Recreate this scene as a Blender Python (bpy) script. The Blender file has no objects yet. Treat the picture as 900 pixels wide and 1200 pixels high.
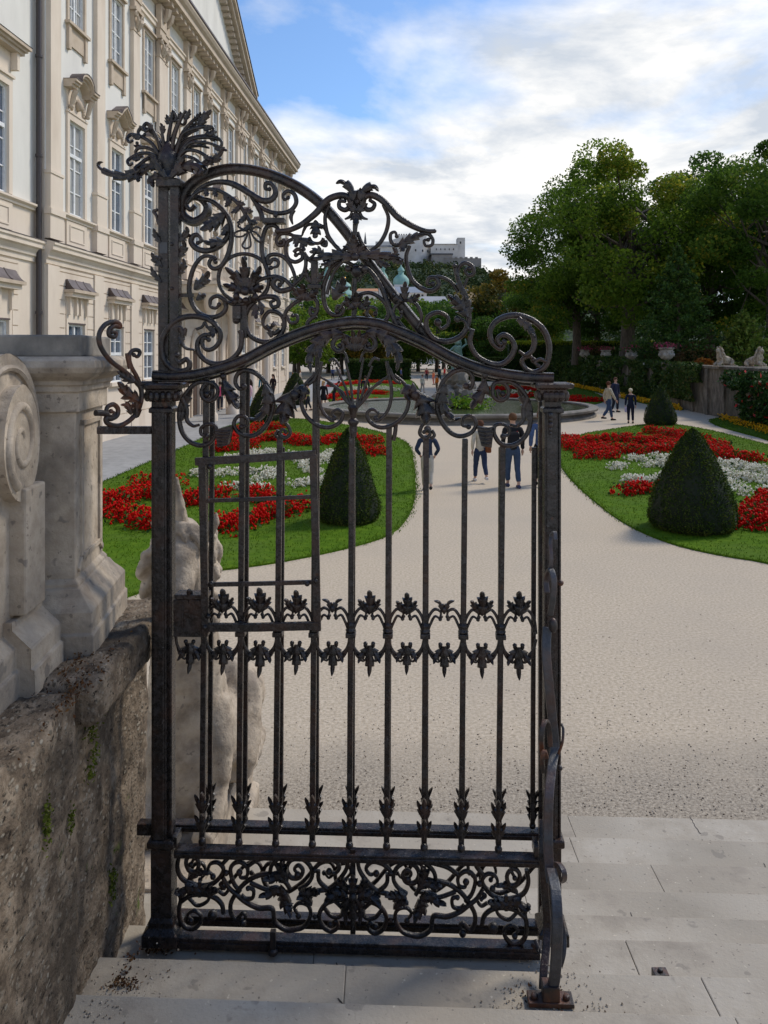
import bpy, bmesh, math, random
import numpy as np
from mathutils import Vector, noise, Matrix
from mathutils.geometry import tessellate_polygon
R = math.radians
PI = math.pi
sc = bpy.context.scene
col = sc.collection
rng = np.random.default_rng(7)
random.seed(5)

# ------------------------------------------------------------------ camera
F, U0, V0, H = 950.0, 450.0, 413.0, 3.3        # focal length / principal point of the photograph in its pixels, eye height
cam = bpy.data.cameras.new('camera')
camo = bpy.data.objects.new('camera', cam); col.objects.link(camo)
camo.location = (0, 0, H); camo.rotation_euler = (R(90), 0, 0)
cam.sensor_fit = 'HORIZONTAL'; cam.sensor_width = 36; cam.lens = 36 * F / 900
cam.shift_y = (V0 - 600) / 900
cam.clip_start = 0.05; cam.clip_end = 6000
sc.camera = camo

# ------------------------------------------------------------------ sun and sky
SUN = Vector((0.60, 0.40, 0.76)).normalized()   # direction towards the sun
sl = bpy.data.lights.new('sun', 'SUN'); sl.energy = 2.1; sl.angle = R(13); sl.color = (1, .91, .78)
so = bpy.data.objects.new('sun', sl); col.objects.link(so)
so.rotation_euler = SUN.to_track_quat('Z', 'Y').to_euler()
world = bpy.data.worlds.new('World'); sc.world = world; world.use_nodes = True
nt = world.node_tree; nt.nodes.clear()
def N(t, **k):
    n = nt.nodes.new(t)
    for a, b in k.items(): setattr(n, a, b)
    return n
def lk(a, b): nt.links.new(a, b)
out = N('ShaderNodeOutputWorld'); sky = N('ShaderNodeTexSky', sky_type='NISHITA', sun_disc=False)
sky.sun_elevation = math.asin(SUN.z); sky.sun_rotation = math.atan2(SUN.x, SUN.y); sky.air_density = 1.0; sky.dust_density = .6; sky.ozone_density = 2.0
bg = N('ShaderNodeBackground'); bg.inputs[1].default_value = 0.14
mt = N('ShaderNodeMix', data_type='RGBA', blend_type='MULTIPLY'); mt.inputs[0].default_value = 1; lk(sky.outputs[0], mt.inputs[6]); mt.inputs[7].default_value = (.70, .84, .98, 1); lk(mt.outputs[2], bg.inputs[0])
tc = N('ShaderNodeTexCoord'); sep = N('ShaderNodeSeparateXYZ'); lk(tc.outputs['Generated'], sep.inputs[0])
def M(op, a, b=None, c=None, clamp=False):
    n = N('ShaderNodeMath', operation=op); n.use_clamp = clamp
    for i, x in enumerate((a, b, c)):
        if x is None: continue
        if isinstance(x, (int, float)): n.inputs[i].default_value = x
        else: lk(x, n.inputs[i])
    return n.outputs[0]
zc = M('ADD', M('MAXIMUM', sep.outputs[2], 0.0), 0.16)
px = M('DIVIDE', sep.outputs[0], zc); py = M('DIVIDE', sep.outputs[1], zc)
cv = N('ShaderNodeCombineXYZ'); lk(px, cv.inputs[0]); lk(M('MULTIPLY', py, 1.0), cv.inputs[1]); cv.inputs[2].default_value = 3.7
n1 = N('ShaderNodeTexNoise'); lk(cv.outputs[0], n1.inputs['Vector'])
n1.inputs['Scale'].default_value = 1.05; n1.inputs['Detail'].default_value = 9; n1.inputs['Roughness'].default_value = .56; n1.inputs['Distortion'].default_value = .25
n2 = N('ShaderNodeTexNoise'); lk(cv.outputs[0], n2.inputs['Vector'])
n2.inputs['Scale'].default_value = 1.7; n2.inputs['Detail'].default_value = 8; n2.inputs['Roughness'].default_value = .60; n2.inputs['Distortion'].default_value = .3
# more cloud towards the horizon, breaks of blue higher up
lowc = M('MULTIPLY', M('SUBTRACT', .43, sep.outputs[2]), 5.0, clamp=True)
cf = M('MULTIPLY', M('SUBTRACT', M('ADD', n1.outputs[0], M('MULTIPLY', lowc, .31)), .56), 5.0, clamp=True)
rp = N('ShaderNodeValToRGB'); lk(n2.outputs[0], rp.inputs[0])
rp.color_ramp.elements[0].position = .40; rp.color_ramp.elements[0].color = (.56, .61, .68, 1)
rp.color_ramp.elements[1].position = .58; rp.color_ramp.elements[1].color = (1, .98, .945, 1)
bg2 = N('ShaderNodeBackground'); bg2.inputs[1].default_value = 0.88; lk(rp.outputs[0], bg2.inputs[0])
mx = N('ShaderNodeMixShader'); lk(cf, mx.inputs[0]); lk(bg.outputs[0], mx.inputs[1]); lk(bg2.outputs[0], mx.inputs[2])
lk(mx.outputs[0], out.inputs[0])
sc.view_settings.view_transform = 'Standard'; sc.view_settings.look = 'None'
sc.view_settings.exposure = 0.40; sc.view_settings.gamma = 1.0; sc.view_settings.use_curve_mapping = False
sc.render.engine = 'CYCLES'
sc.cycles.max_bounces = 6; sc.cycles.diffuse_bounces = 3; sc.cycles.glossy_bounces = 3; sc.cycles.transparent_max_bounces = 8
sc.cycles.use_denoising = True

# ------------------------------------------------------------------ projections used to measure the photograph
def W(u, v, Y): return Vector(((u - U0) / F * Y, Y, H - (v - V0) / F * Y))
def G(u, v, z=0.0):
    Y = (H - z) * F / (v - V0); return Vector(((u - U0) / F * Y, Y, z))

# ------------------------------------------------------------------ object bookkeeping
def tag(o, label=None, cat=None, group=None, kind=None):
    if label: o['label'] = label
    if cat: o['category'] = cat
    if group: o['group'] = group
    if kind: o['kind'] = kind
    return o
def empty(name, loc=(0, 0, 0), rz=0.0, label=None, cat=None, group=None):
    o = bpy.data.objects.new(name, None); col.objects.link(o); o.location = loc; o.rotation_euler = (0, 0, rz)
    o.empty_display_size = .1
    return tag(o, label, cat, group)
def children(o): return [c for c in bpy.data.objects if c.parent == o]
def copy_tree(o, parent=None, loc=None):
    kids = list(o.children)
    c = o.copy(); col.objects.link(c)
    if parent: c.parent = parent
    if loc is not None: c.location = loc
    for k in kids: copy_tree(k, c)
    return c

class MB:
    def __init__(s): s.v = []; s.f = []; s.m = []; s.mi = 0
    def add(s, vs, fs):
        b = len(s.v); s.v += [tuple(p) for p in vs]; s.f += [tuple(i + b for i in f) for f in fs]; s.m += [s.mi] * len(fs); return s
    def box(s, x0, x1, y0, y1, z0, z1):
        vs = [(x0,y0,z0),(x1,y0,z0),(x1,y1,z0),(x0,y1,z0),(x0,y0,z1),(x1,y0,z1),(x1,y1,z1),(x0,y1,z1)]
        return s.add(vs, [(0,3,2,1),(4,5,6,7),(0,1,5,4),(1,2,6,5),(2,3,7,6),(3,0,4,7)])
    def hexa(s, lo, hi):
        """two quads (bottom and top, same winding) joined"""
        return s.add(list(lo) + list(hi), [(0,3,2,1),(4,5,6,7),(0,1,5,4),(1,2,6,5),(2,3,7,6),(3,0,4,7)])
    def quad(s, a, b, c, d): return s.add([a,b,c,d], [(0,1,2,3)])
    def prism(s, poly, fn0, fn1):
        """poly 2-D, fn0/fn1 map to the two caps"""
        n = len(poly); a = [fn0(p) for p in poly]; b = [fn1(p) for p in poly]
        tri = tessellate_polygon([[Vector((p[0], p[1], 0)) for p in poly]])
        fs = [tuple(t) for t in tri] + [tuple(i + n for i in reversed(t)) for t in tri]
        fs += [(i, (i+1) % n, (i+1) % n + n, i + n) for i in range(n)]
        return s.add(a + b, fs)
    def tube(s, pts, rad, n=8, cap=True):
        pts = [Vector(p) for p in pts]; k = len(pts)
        if not hasattr(rad, '__len__'): rad = [rad] * k
        up = None; vs = []
        for i in range(k):
            t = (pts[min(i+1, k-1)] - pts[max(i-1, 0)])
            t = t.normalized() if t.length > 1e-9 else Vector((0, 0, 1))
            if up is None:
                up = Vector((0, 0, 1)) if abs(t.z) < .9 else Vector((1, 0, 0))
            a = (up - t * up.dot(t)); a = a.normalized() if a.length > 1e-6 else t.orthogonal().normalized()
            b = t.cross(a); up = a
            for j in range(n):
                c = 2 * PI * j / n; vs.append(pts[i] + (a * math.cos(c) + b * math.sin(c)) * rad[i])
        fs = [(i*n + j, i*n + (j+1) % n, (i+1)*n + (j+1) % n, (i+1)*n + j) for i in range(k-1) for j in range(n)]
        if cap: fs += [tuple(reversed(range(n))), tuple(range((k-1)*n, k*n))]
        return s.add(vs, fs)
    def lathe(s, prof, n=24, c=(0, 0, 0), sx=1, sy=1):
        vs = [(c[0] + r*math.cos(2*PI*j/n)*sx, c[1] + r*math.sin(2*PI*j/n)*sy, c[2] + z) for r, z in prof for j in range(n)]
        k = len(prof)
        fs = [(i*n + j, i*n + (j+1) % n, (i+1)*n + (j+1) % n, (i+1)*n + j) for i in range(k-1) for j in range(n)]
        fs += [tuple(reversed(range(n))), tuple(range((k-1)*n, k*n))]
        return s.add(vs, fs)
    def ball(s, c, r, n=10, sx=1, sy=1, sz=1):
        pr = [(max(r*math.sin(PI*i/(n-1)), 1e-4), -r*sz*math.cos(PI*i/(n-1))) for i in range(n)]
        return s.lathe(pr, max(8, n), c, sx, sy)
    def build(s, name, mats, parent=None, smooth=False, bevel=0, seg=2):
        me = bpy.data.meshes.new(name); me.from_pydata(s.v, [], s.f)
        if not isinstance(mats, (list, tuple)): mats = [mats]
        for m in mats: me.materials.append(m)
        if len(mats) > 1: me.polygons.foreach_set('material_index', s.m)
        if smooth: me.polygons.foreach_set('use_smooth', [True] * len(s.f))
        me.validate(); me.update()
        o = bpy.data.objects.new(name, me); col.objects.link(o)
        if parent: o.parent = parent
        if bevel:
            b = o.modifiers.new('b', 'BEVEL'); b.width = bevel; b.segments = seg; b.limit_method = 'ANGLE'; b.angle_limit = R(35)
        if smooth: smooth_angle(me, R(50))
        return o
def smooth_angle(me, ang):
    bm = bmesh.new(); bm.from_mesh(me)
    for e in bm.edges:
        if len(e.link_faces) == 2 and e.calc_face_angle(0) > ang: e.smooth = False
    bm.to_mesh(me); bm.free()

def nmesh(name, V, quads, tint=None, mats=None, parent=None, smooth=False):
    """fast mesh from numpy: V (n,3), quads (m,k)"""
    me = bpy.data.meshes.new(name); V = np.asarray(V, dtype=np.float32); quads = np.asarray(quads, dtype=np.int32)
    m, k = quads.shape
    me.vertices.add(len(V)); me.vertices.foreach_set('co', V.ravel())
    me.loops.add(m * k); me.loops.foreach_set('vertex_index', quads.ravel())
    me.polygons.add(m); me.polygons.foreach_set('loop_start', np.arange(m, dtype=np.int32) * k)
    me.polygons.foreach_set('loop_total', np.full(m, k, dtype=np.int32))
    if smooth: me.polygons.foreach_set('use_smooth', [True] * m)
    if tint is not None:
        a = me.attributes.new('tint', 'FLOAT', 'FACE'); a.data.foreach_set('value', np.asarray(tint, dtype=np.float32))
    me.update(calc_edges=True)
    if not isinstance(mats, (list, tuple)): mats = [mats]
    for x in mats: me.materials.append(x)
    o = bpy.data.objects.new(name, me); col.objects.link(o)
    if parent: o.parent = parent
    return o
def leaf_quads(P, size, tilt=None, asp=.55):
    """rhombic leaves at points P (n,3), random directions -> V, quads"""
    n = len(P); d = rng.normal(size=(n, 3)); d /= np.linalg.norm(d, axis=1)[:, None]
    e = rng.normal(size=(n, 3))
    if tilt is not None: d = d * .6 + tilt
    d /= np.linalg.norm(d, axis=1)[:, None]
    e -= d * np.sum(d * e, axis=1)[:, None]; e /= np.linalg.norm(e, axis=1)[:, None]
    s = (size * rng.uniform(.6, 1.3, n))[:, None]
    V = np.stack([P - d*s*.5, P + e*s*asp*.5, P + d*s*.5, P - e*s*asp*.5], 1).reshape(-1, 3)
    return V, np.arange(n*4).reshape(-1, 4)

# ------------------------------------------------------------------ materials
def pmat(name, cols, scale=5, rough=.8, bump=.0, bscale=None, metal=0, detail=6, spec=.5, stretch=None, cols2=None, scale2=1, rvar=0, pos=None, f2=.5, dist=.01, speck=None):
    """cols: two or more colours spread over a noise; cols2: a second broad noise tints over the first"""
    m = bpy.data.materials.new(name); m.use_nodes = True; t = m.node_tree; b = t.nodes['Principled BSDF']
    L = t.links.new; c = t.nodes.new('ShaderNodeTexCoord'); src = c.outputs['Object']
    if stretch:
        mp = t.nodes.new('ShaderNodeMapping'); mp.inputs['Scale'].default_value = stretch; L(src, mp.inputs[0]); src = mp.outputs[0]
    n = t.nodes.new('ShaderNodeTexNoise'); n.inputs['Scale'].default_value = scale; n.inputs['Detail'].default_value = detail; n.inputs['Roughness'].default_value = .62; L(src, n.inputs['Vector'])
    r = t.nodes.new('ShaderNodeValToRGB'); L(n.outputs[0], r.inputs[0])
    k = len(cols); lo, hi = pos or (.34, .66)
    while len(r.color_ramp.elements) < k: r.color_ramp.elements.new(.5)
    for i, cc in enumerate(cols):
        r.color_ramp.elements[i].position = lo + (hi - lo) * i / max(1, k-1); r.color_ramp.elements[i].color = (*cc, 1)
    co = r.outputs[0]
    if cols2:
        n3 = t.nodes.new('ShaderNodeTexNoise'); n3.inputs['Scale'].default_value = scale2; n3.inputs['Detail'].default_value = 5; n3.inputs['Roughness'].default_value = .6; L(src, n3.inputs['Vector'])
        r3 = t.nodes.new('ShaderNodeValToRGB'); L(n3.outputs[0], r3.inputs[0]); r3.color_ramp.elements[0].position = .46; r3.color_ramp.elements[1].position = .66
        r3.color_ramp.elements[0].color = (0, 0, 0, 1); r3.color_ramp.elements[1].color = (f2, f2, f2, 1)
        mx = t.nodes.new('ShaderNodeMix'); mx.data_type = 'RGBA'; L(r3.outputs[0], mx.inputs[0]); L(co, mx.inputs[6]); mx.inputs[7].default_value = (*cols2, 1); co = mx.outputs[2]
    for k_, (ss, lo_, cc, ff) in enumerate(speck or ()):
        n4 = t.nodes.new('ShaderNodeTexNoise'); n4.inputs['Scale'].default_value = ss; n4.inputs['Detail'].default_value = 3; mp4 = t.nodes.new('ShaderNodeMapping'); mp4.inputs['Location'].default_value = (k_*3.1+1, 7*k_, 2); L(c.outputs['Object'], mp4.inputs[0]); L(mp4.outputs[0], n4.inputs['Vector'])
        r4 = t.nodes.new('ShaderNodeValToRGB'); L(n4.outputs[0], r4.inputs[0]); r4.color_ramp.elements[0].position = lo_; r4.color_ramp.elements[1].position = lo_ + .03; r4.color_ramp.elements[0].color = (0, 0, 0, 1); r4.color_ramp.elements[1].color = (ff, ff, ff, 1)
        x4 = t.nodes.new('ShaderNodeMix'); x4.data_type = 'RGBA'; L(r4.outputs[0], x4.inputs[0]); L(co, x4.inputs[6]); x4.inputs[7].default_value = (*cc, 1); co = x4.outputs[2]
    L(co, b.inputs['Base Color']); b.inputs['Roughness'].default_value = rough; b.inputs['Metallic'].default_value = metal
    b.inputs['Specular IOR Level'].default_value = spec
    if rvar:
        mr = t.nodes.new('ShaderNodeMapRange'); L(n.outputs[0], mr.inputs[0]); mr.inputs[3].default_value = rough - rvar; mr.inputs[4].default_value = rough + rvar; L(mr.outputs[0], b.inputs['Roughness'])
    if bump:
        n2 = t.nodes.new('ShaderNodeTexNoise'); n2.inputs['Scale'].default_value = bscale or scale * 3; n2.inputs['Detail'].default_value = 8; n2.inputs['Roughness'].default_value = .65; L(src, n2.inputs['Vector'])
        bp = t.nodes.new('ShaderNodeBump'); bp.inputs['Strength'].default_value = bump; bp.inputs['Distance'].default_value = dist; L(n2.outputs[0], bp.inputs['Height']); L(bp.outputs[0], b.inputs['Normal'])
    return m
def leafmat(name, cols, rough=.6, trans=.25, pos=None):
    """cols picked by each leaf's own random value"""
    m = bpy.data.materials.new(name); m.use_nodes = True; t = m.node_tree; b = t.nodes['Principled BSDF']; L = t.links.new
    a = t.nodes.new('ShaderNodeAttribute'); a.attribute_name = 'tint'
    r = t.nodes.new('ShaderNodeValToRGB'); L(a.outputs['Fac'], r.inputs[0])
    k = len(cols)
    while len(r.color_ramp.elements) < k: r.color_ramp.elements.new(.5)
    for i, cc in enumerate(cols):
        r.color_ramp.elements[i].position = pos[i] if pos else i / max(1, k-1); r.color_ramp.elements[i].color = (*cc, 1)
    L(r.outputs[0], b.inputs['Base Color']); b.inputs['Roughness'].default_value = rough; b.inputs['Specular IOR Level'].default_value = .12
    if trans:
        tr = t.nodes.new('ShaderNodeBsdfTranslucent'); L(r.outputs[0], tr.inputs[0]); ms = t.nodes.new('ShaderNodeMixShader'); ms.inputs[0].default_value = trans
        L(b.outputs[0], ms.inputs[1]); L(tr.outputs[0], ms.inputs[2]); L(ms.outputs[0], t.nodes['Material Output'].inputs[0])
    return m
def plain(name, c, rough=.7, metal=0, spec=.5):
    v = [min(1, x * 1.12) for x in c]; w = [x * .86 for x in c]
    return pmat(name, [w, v], 9, rough, metal=metal, spec=spec)

M_iron = pmat('painted_iron', [(.008, .0065, .006), (.018, .0155, .015), (.046, .040, .038)], 38, .27, .7, 70, spec=.42, cols2=(.060, .030, .020), scale2=9, rvar=.12, f2=.65, dist=.005, speck=((60, .68, (.11, .10, .095), .6), (22, .69, (.10, .04, .018), .45)))
M_iron2 = pmat('rusty_iron', [(.014, .012, .012), (.04, .03, .026)], 26, .45, .6, 80, cols2=(.16, .055, .022), scale2=11, rvar=.1, f2=.9, dist=.004)
M_ironworn = pmat('worn_iron', [(.035, .037, .042), (.075, .078, .085)], 30, .42, .6, 90, cols2=(.13, .05, .022), scale2=6, rvar=.1, f2=.6, dist=.004)
M_step = pmat('step_stone', [(.25, .215, .17), (.36, .315, .25), (.435, .39, .32)], 3.2, .85, .6, 55, cols2=(.20, .17, .125), scale2=1.6, f2=.6, dist=.005, detail=12, pos=(.28,.62), speck=((38, .69, (.52,.46,.36), .8), (55, .68, (.14,.12,.10), .8), (9, .66, (.17,.15,.125), .5)))
M_joint = plain('joint', (.20, .18, .15))
M_sand = pmat('sandstone', [(.29, .23, .17), (.42, .35, .265), (.53, .45, .355)], 6, .85, .9, 40, cols2=(.12, .105, .09), scale2=3.2, f2=.75, dist=.006, detail=10, speck=((45, .66, (.16,.13,.10), .7), (11, .65, (.13,.115,.10), .6)))
M_sanddark = pmat('weathered_sandstone', [(.15, .135, .115), (.22, .20, .17), (.30, .27, .225)], 6, .9, .6, 50, cols2=(.08, .075, .068), scale2=4, f2=.8, dist=.005)
M_marble = pmat('statue_stone', [(.24, .19, .135), (.41, .335, .25), (.50, .42, .32)], 8, .85, .9, 45, cols2=(.17, .14, .11), scale2=5, f2=.7, dist=.008, detail=10, speck=((30, .64, (.17,.14,.11), .7),))
M_white = pmat('white_plaster', [(.68, .66, .60), (.74, .72, .66)], .8, .85, .2, 14, cols2=(.56, .54, .49), scale2=.7, f2=.5, stretch=(1, 1, .35))
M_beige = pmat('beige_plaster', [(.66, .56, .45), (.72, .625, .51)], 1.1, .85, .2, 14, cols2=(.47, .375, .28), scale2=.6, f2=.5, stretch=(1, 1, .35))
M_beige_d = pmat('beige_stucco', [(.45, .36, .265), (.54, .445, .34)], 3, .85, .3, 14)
M_frame = plain('white_window_paint', (.72, .73, .72), .5)
M_roofmetal = pmat('lead_roof', [(.075, .055, .05), (.13, .10, .095)], 3, .5, .1, 12)
M_pipe = plain('copper_pipe', (.045, .036, .036), .45)
M_rooftile = pmat('grey_roof', [(.07, .075, .085), (.11, .115, .125)], 2, .7, .2, 8)
def glassmat(name, c):
    m = pmat(name, [c, [x * 1.7 for x in c]], .9, .08, spec=1.0); m.node_tree.nodes['Principled BSDF'].inputs['IOR'].default_value = 1.8
    t = m.node_tree; b = t.nodes['Principled BSDF']; src = b.inputs['Base Color'].links[0].from_socket; oi = t.nodes.new('ShaderNodeObjectInfo'); r = t.nodes.new('ShaderNodeValToRGB'); t.links.new(oi.outputs['Random'], r.inputs[0]); r.color_ramp.interpolation = 'CONSTANT'
    for e, (p, q) in zip(r.color_ramp.elements, ((0, 0), (.5, .6))): e.position = p; e.color = (q, q, q, 1)
    e = r.color_ramp.elements.new(.8); e.color = (.25, .25, .25, 1)
    x = t.nodes.new('ShaderNodeMix'); x.data_type = 'RGBA'; t.links.new(r.outputs[0], x.inputs[0]); t.links.new(src, x.inputs[6]); x.inputs[7].default_value = (.45, .44, .40, 1); t.links.new(x.outputs[2], b.inputs['Base Color'])
    return m
M_glass = glassmat('window_glass', (.05, .07, .10))
M_dark = plain('dark_interior', (.02, .02, .02))
# ------------------------------------------------------------------ ground
def gravelmat(name='gravel'):
    m = pmat(name, [(.36, .295, .21), (.475, .395, .29), (.575, .485, .37)], 30, .95, .4, 70, cols2=(.40, .34, .265), scale2=.35, f2=.45, pos=(.36, .64), dist=.02, detail=15, speck=((26, .70, (.25, .205, .15), .5),))
    t = m.node_tree; L = t.links.new; b = t.nodes['Principled BSDF']
    src = b.inputs['Base Color'].links[0].from_socket
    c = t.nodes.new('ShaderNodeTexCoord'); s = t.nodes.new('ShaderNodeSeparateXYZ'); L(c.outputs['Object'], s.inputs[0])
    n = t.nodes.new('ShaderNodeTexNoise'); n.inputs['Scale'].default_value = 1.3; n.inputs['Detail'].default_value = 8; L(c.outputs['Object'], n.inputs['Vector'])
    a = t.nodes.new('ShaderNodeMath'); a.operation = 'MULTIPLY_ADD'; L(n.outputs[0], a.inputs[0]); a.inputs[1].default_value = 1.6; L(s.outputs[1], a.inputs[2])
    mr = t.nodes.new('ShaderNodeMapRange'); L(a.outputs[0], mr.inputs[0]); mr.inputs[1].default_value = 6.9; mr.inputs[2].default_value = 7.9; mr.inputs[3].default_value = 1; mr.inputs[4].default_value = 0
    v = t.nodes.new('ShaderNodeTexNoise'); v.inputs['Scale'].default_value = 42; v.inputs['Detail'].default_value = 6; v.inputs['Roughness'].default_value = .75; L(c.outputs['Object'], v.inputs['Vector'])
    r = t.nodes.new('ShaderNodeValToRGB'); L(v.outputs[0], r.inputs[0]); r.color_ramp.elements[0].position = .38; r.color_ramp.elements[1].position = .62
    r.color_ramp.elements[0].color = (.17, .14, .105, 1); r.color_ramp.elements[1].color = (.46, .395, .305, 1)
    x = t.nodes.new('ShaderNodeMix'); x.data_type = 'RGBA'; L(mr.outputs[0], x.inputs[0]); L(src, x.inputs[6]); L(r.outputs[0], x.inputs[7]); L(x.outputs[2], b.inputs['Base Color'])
    return m
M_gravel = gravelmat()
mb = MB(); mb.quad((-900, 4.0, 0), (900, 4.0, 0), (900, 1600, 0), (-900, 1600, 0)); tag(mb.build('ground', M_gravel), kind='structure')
M_road = pmat('road', [(.235, .235, .23), (.29, .29, .285), (.33, .33, .325)], 3, .9, .2, 60, cols2=(.20, .20, .195), scale2=.25, f2=.5)
mb = MB(); mb.quad((-12.2, 4, .004), (-7.3, 4, .004), (-1.4, 125, .004), (-5.6, 125, .004)); tag(mb.build('road', M_road), kind='structure')
AX = .0526                                                     # the garden's axis runs a little to the right of the view
TH = math.atan(AX)

M_grass = pmat('lawn_soil', [(.045, .10, .003), (.065, .135, .005), (.09, .16, .008)], 6, 1.0, spec=.1, bump=.5, bscale=60, cols2=(.08, .13, .02), scale2=.6, f2=.6, dist=.02)
M_blade = leafmat('grass_blade', [(.042, .095, .003), (.062, .135, .004), (.09, .17, .008), (.14, .17, .015)], trans=.35)
def smooth_poly(P, it=2):
    for _ in range(it):
        Q = []
        for i in range(len(P)):
            a, b = P[i], P[(i+1) % len(P)]
            Q += [a.lerp(b, .25), a.lerp(b, .75)]
        P = Q
    return P
def inside(poly, pts):
    x, y = pts[:, 0], pts[:, 1]; r = np.zeros(len(pts), bool); n = len(poly)
    for i in range(n):
        x0, y0 = poly[i][0], poly[i][1]; x1, y1 = poly[i-1][0], poly[i-1][1]
        c = ((y0 > y) != (y1 > y)); 
        with np.errstate(divide='ignore', invalid='ignore'):
            r ^= c & (x < (x1 - x0) * (y - y0) / (y1 - y0 + 1e-12) + x0)
    return r
def lawn(name, pts, n, hgt=.035, it=2):
    P = smooth_poly([Vector((p[0], p[1], 0)) for p in pts], it)
    mb = MB(); mb.prism([(p.x, p.y) for p in P], lambda p: (p[0], p[1], .03), lambda p: (p[0], p[1], -.02))
    o = tag(mb.build(name, M_grass), kind='structure')
    A = np.array([(p.x, p.y) for p in P]); lo, hi = A.min(0), A.max(0)
    q = rng.uniform(lo, hi, (n, 2)); q = q[inside(A, q)]
    # a ragged fringe round the edge
    e = []
    for i in range(len(P)):
        a, b = P[i], P[(i+1) % len(P)]; k = int((b - a).length * 90 * min(1, 18 / max(6, a.y)))
        for _ in range(k):
            c = a.lerp(b, random.random()); e.append((c.x + random.gauss(0, .05), c.y + random.gauss(0, .05)))
    q = np.vstack([q, np.array(e)]) if e else q
    m = len(q); B = np.column_stack([q, np.full(m, .02)]); ang = rng.uniform(0, 2*PI, m)
    d = np.column_stack([np.cos(ang), np.sin(ang), np.zeros(m)]); h = hgt * rng.uniform(.6, 1.3, m)
    wv = (.004 + q[:, 1] * .00035)[:, None]
    lean = rng.normal(0, .35, (m, 3)) * h[:, None]; top = B + lean; top[:, 2] = .02 + h
    V = np.stack([B - d*wv, B + d*wv, top + d*wv*.3, top - d*wv*.3], 1).reshape(-1, 3)
    nn = np.array([noise.noise((x*.5, y*.5, 0)) for x, y in q])
    o2 = nmesh('grass', V, np.arange(m*4).reshape(-1, 4), np.clip(rng.uniform(0, .75, m) + nn * .4, 0, 1), M_blade)
    tag(o2, kind='stuff'); return o
def GP(L): return [G(u, v) for u, v in L]
lawn('lawn', GP([(484,535),(488,570),(485,592),(477,610),(459,628),(418,641),(360,654),(303,664),(240,671),(160,696),(60,735)]) + [Vector((-7.6, 8.6, 0)), Vector((-7.25, 14, 0)), Vector((-7.1, 21, 0)), Vector((-6.9, 29, 0))] + GP([(252,506),(275,497),(310,492),(345,490),(400,497),(440,505),(470,515),(481,524)]), 60000)
lawn('lawn', GP([(652,524),(655,540),(662,556),(700,592),(740,620),(790,640),(850,653),(900,660),(1000,690),(1100,660),(1150,600),(1000,545),(900,522),(870,514),(830,504),(790,497),(760,497),(720,503),(680,509)]), 46000)
def wallx(Y, l=14.9): return l + AX * Y
lawn('lawn', GP([(829,493),(841,500),(866,507),(900,516),(960,540)]) + [Vector((13.4, 20, 0)), Vector((wallx(20), 20, 0)), Vector((wallx(30), 30, 0)), Vector((wallx(41), 41, 0))], 9000, it=1)
lawn('lawn', [Vector((wallx(y, l), y, 0)) for l, y in ((14.9, 46), (14.0, 47), (13.9, 60), (13.9, 90), (14.9, 92))], 6000, it=1)
lawn('lawn', GP([(383,470),(392,474),(430,476),(487,474),(494,460),(480,443),(440,440),(410,442),(395,452)]), 5000, .05)
lawn('lawn', GP([(578,474),(640,479),(700,475),(712,468),(690,458),(650,449),(600,445),(570,452)]), 5000, .05)

# ------------------------------------------------------------------ stairs going down into the garden
SL = -.042                                                     # the stairs turn a little to the right
ZK = [5.55, 5.05, 4.56, 4.10, 3.70, 3.34, 2.955, 2.594, 2.24, 1.88, 1.52]
def SY(y, X): return y + SL * (X - .4)
def stair():
    st = None
    for k, zk in enumerate(ZK):
        top = .15 * (k + 1); y1 = zk; y0 = ZK[k+1] if k + 1 < len(ZK) else -2.5
        y0 -= .04
        x = -1.25; i = 0; lens = [1.05, 1.32, .95, 1.5, 1.2, 1.4, 1.1]
        random.seed(40 + k)
        mb = MB()
        xs = [-1.25]
        while xs[-1] < 6.5: xs.append(xs[-1] + random.uniform(1.9, 3.2))
        # stone joints where the photograph shows them
        if k == 5: xs = [-1.25, -.28, .985, 3.4, 6.8]
        if k == 6: xs = [-1.25, -.14, 1.14, 3.6, 6.8]
        if k == 4: xs = [-1.25, -.4, 1.9, 4.2, 6.8]
        for a, b in zip(xs[:-1], xs[1:]):
            g = .0008; sk = 0; dz = random.uniform(-.002, .002)
            lo = [(a+g, SY(y0, a), top-.16), (b-g, SY(y0, b), top-.16), (b-g+sk, SY(y1, b), top-.16), (a+g+sk, SY(y1, a), top-.16)]
            hi = [(p[0], p[1], top + dz) for p in lo]
            mb.hexa(lo, hi)
        o = mb.build('stair_step', M_step, None, bevel=.004); tag(o, kind='structure')
    mb = MB()
    for k, zk in enumerate(ZK):
        top = .15 * (k + 1) - .012; y0 = (ZK[k+1] if k + 1 < len(ZK) else -2.5) - .02
        mb.hexa([(-1.24, SY(y0, -1.24), top-.3), (6.7, SY(y0, 6.7), top-.3), (6.7, SY(zk-.01, 6.7), top-.3), (-1.24, SY(zk-.01, -1.24), top-.3)],
                [(-1.24, SY(y0, -1.24), top), (6.7, SY(y0, 6.7), top), (6.7, SY(zk-.01, 6.7), top), (-1.24, SY(zk-.01, -1.24), top)])
    tag(mb.build('stair_mortar', M_joint), kind='structure')
stair()
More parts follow.
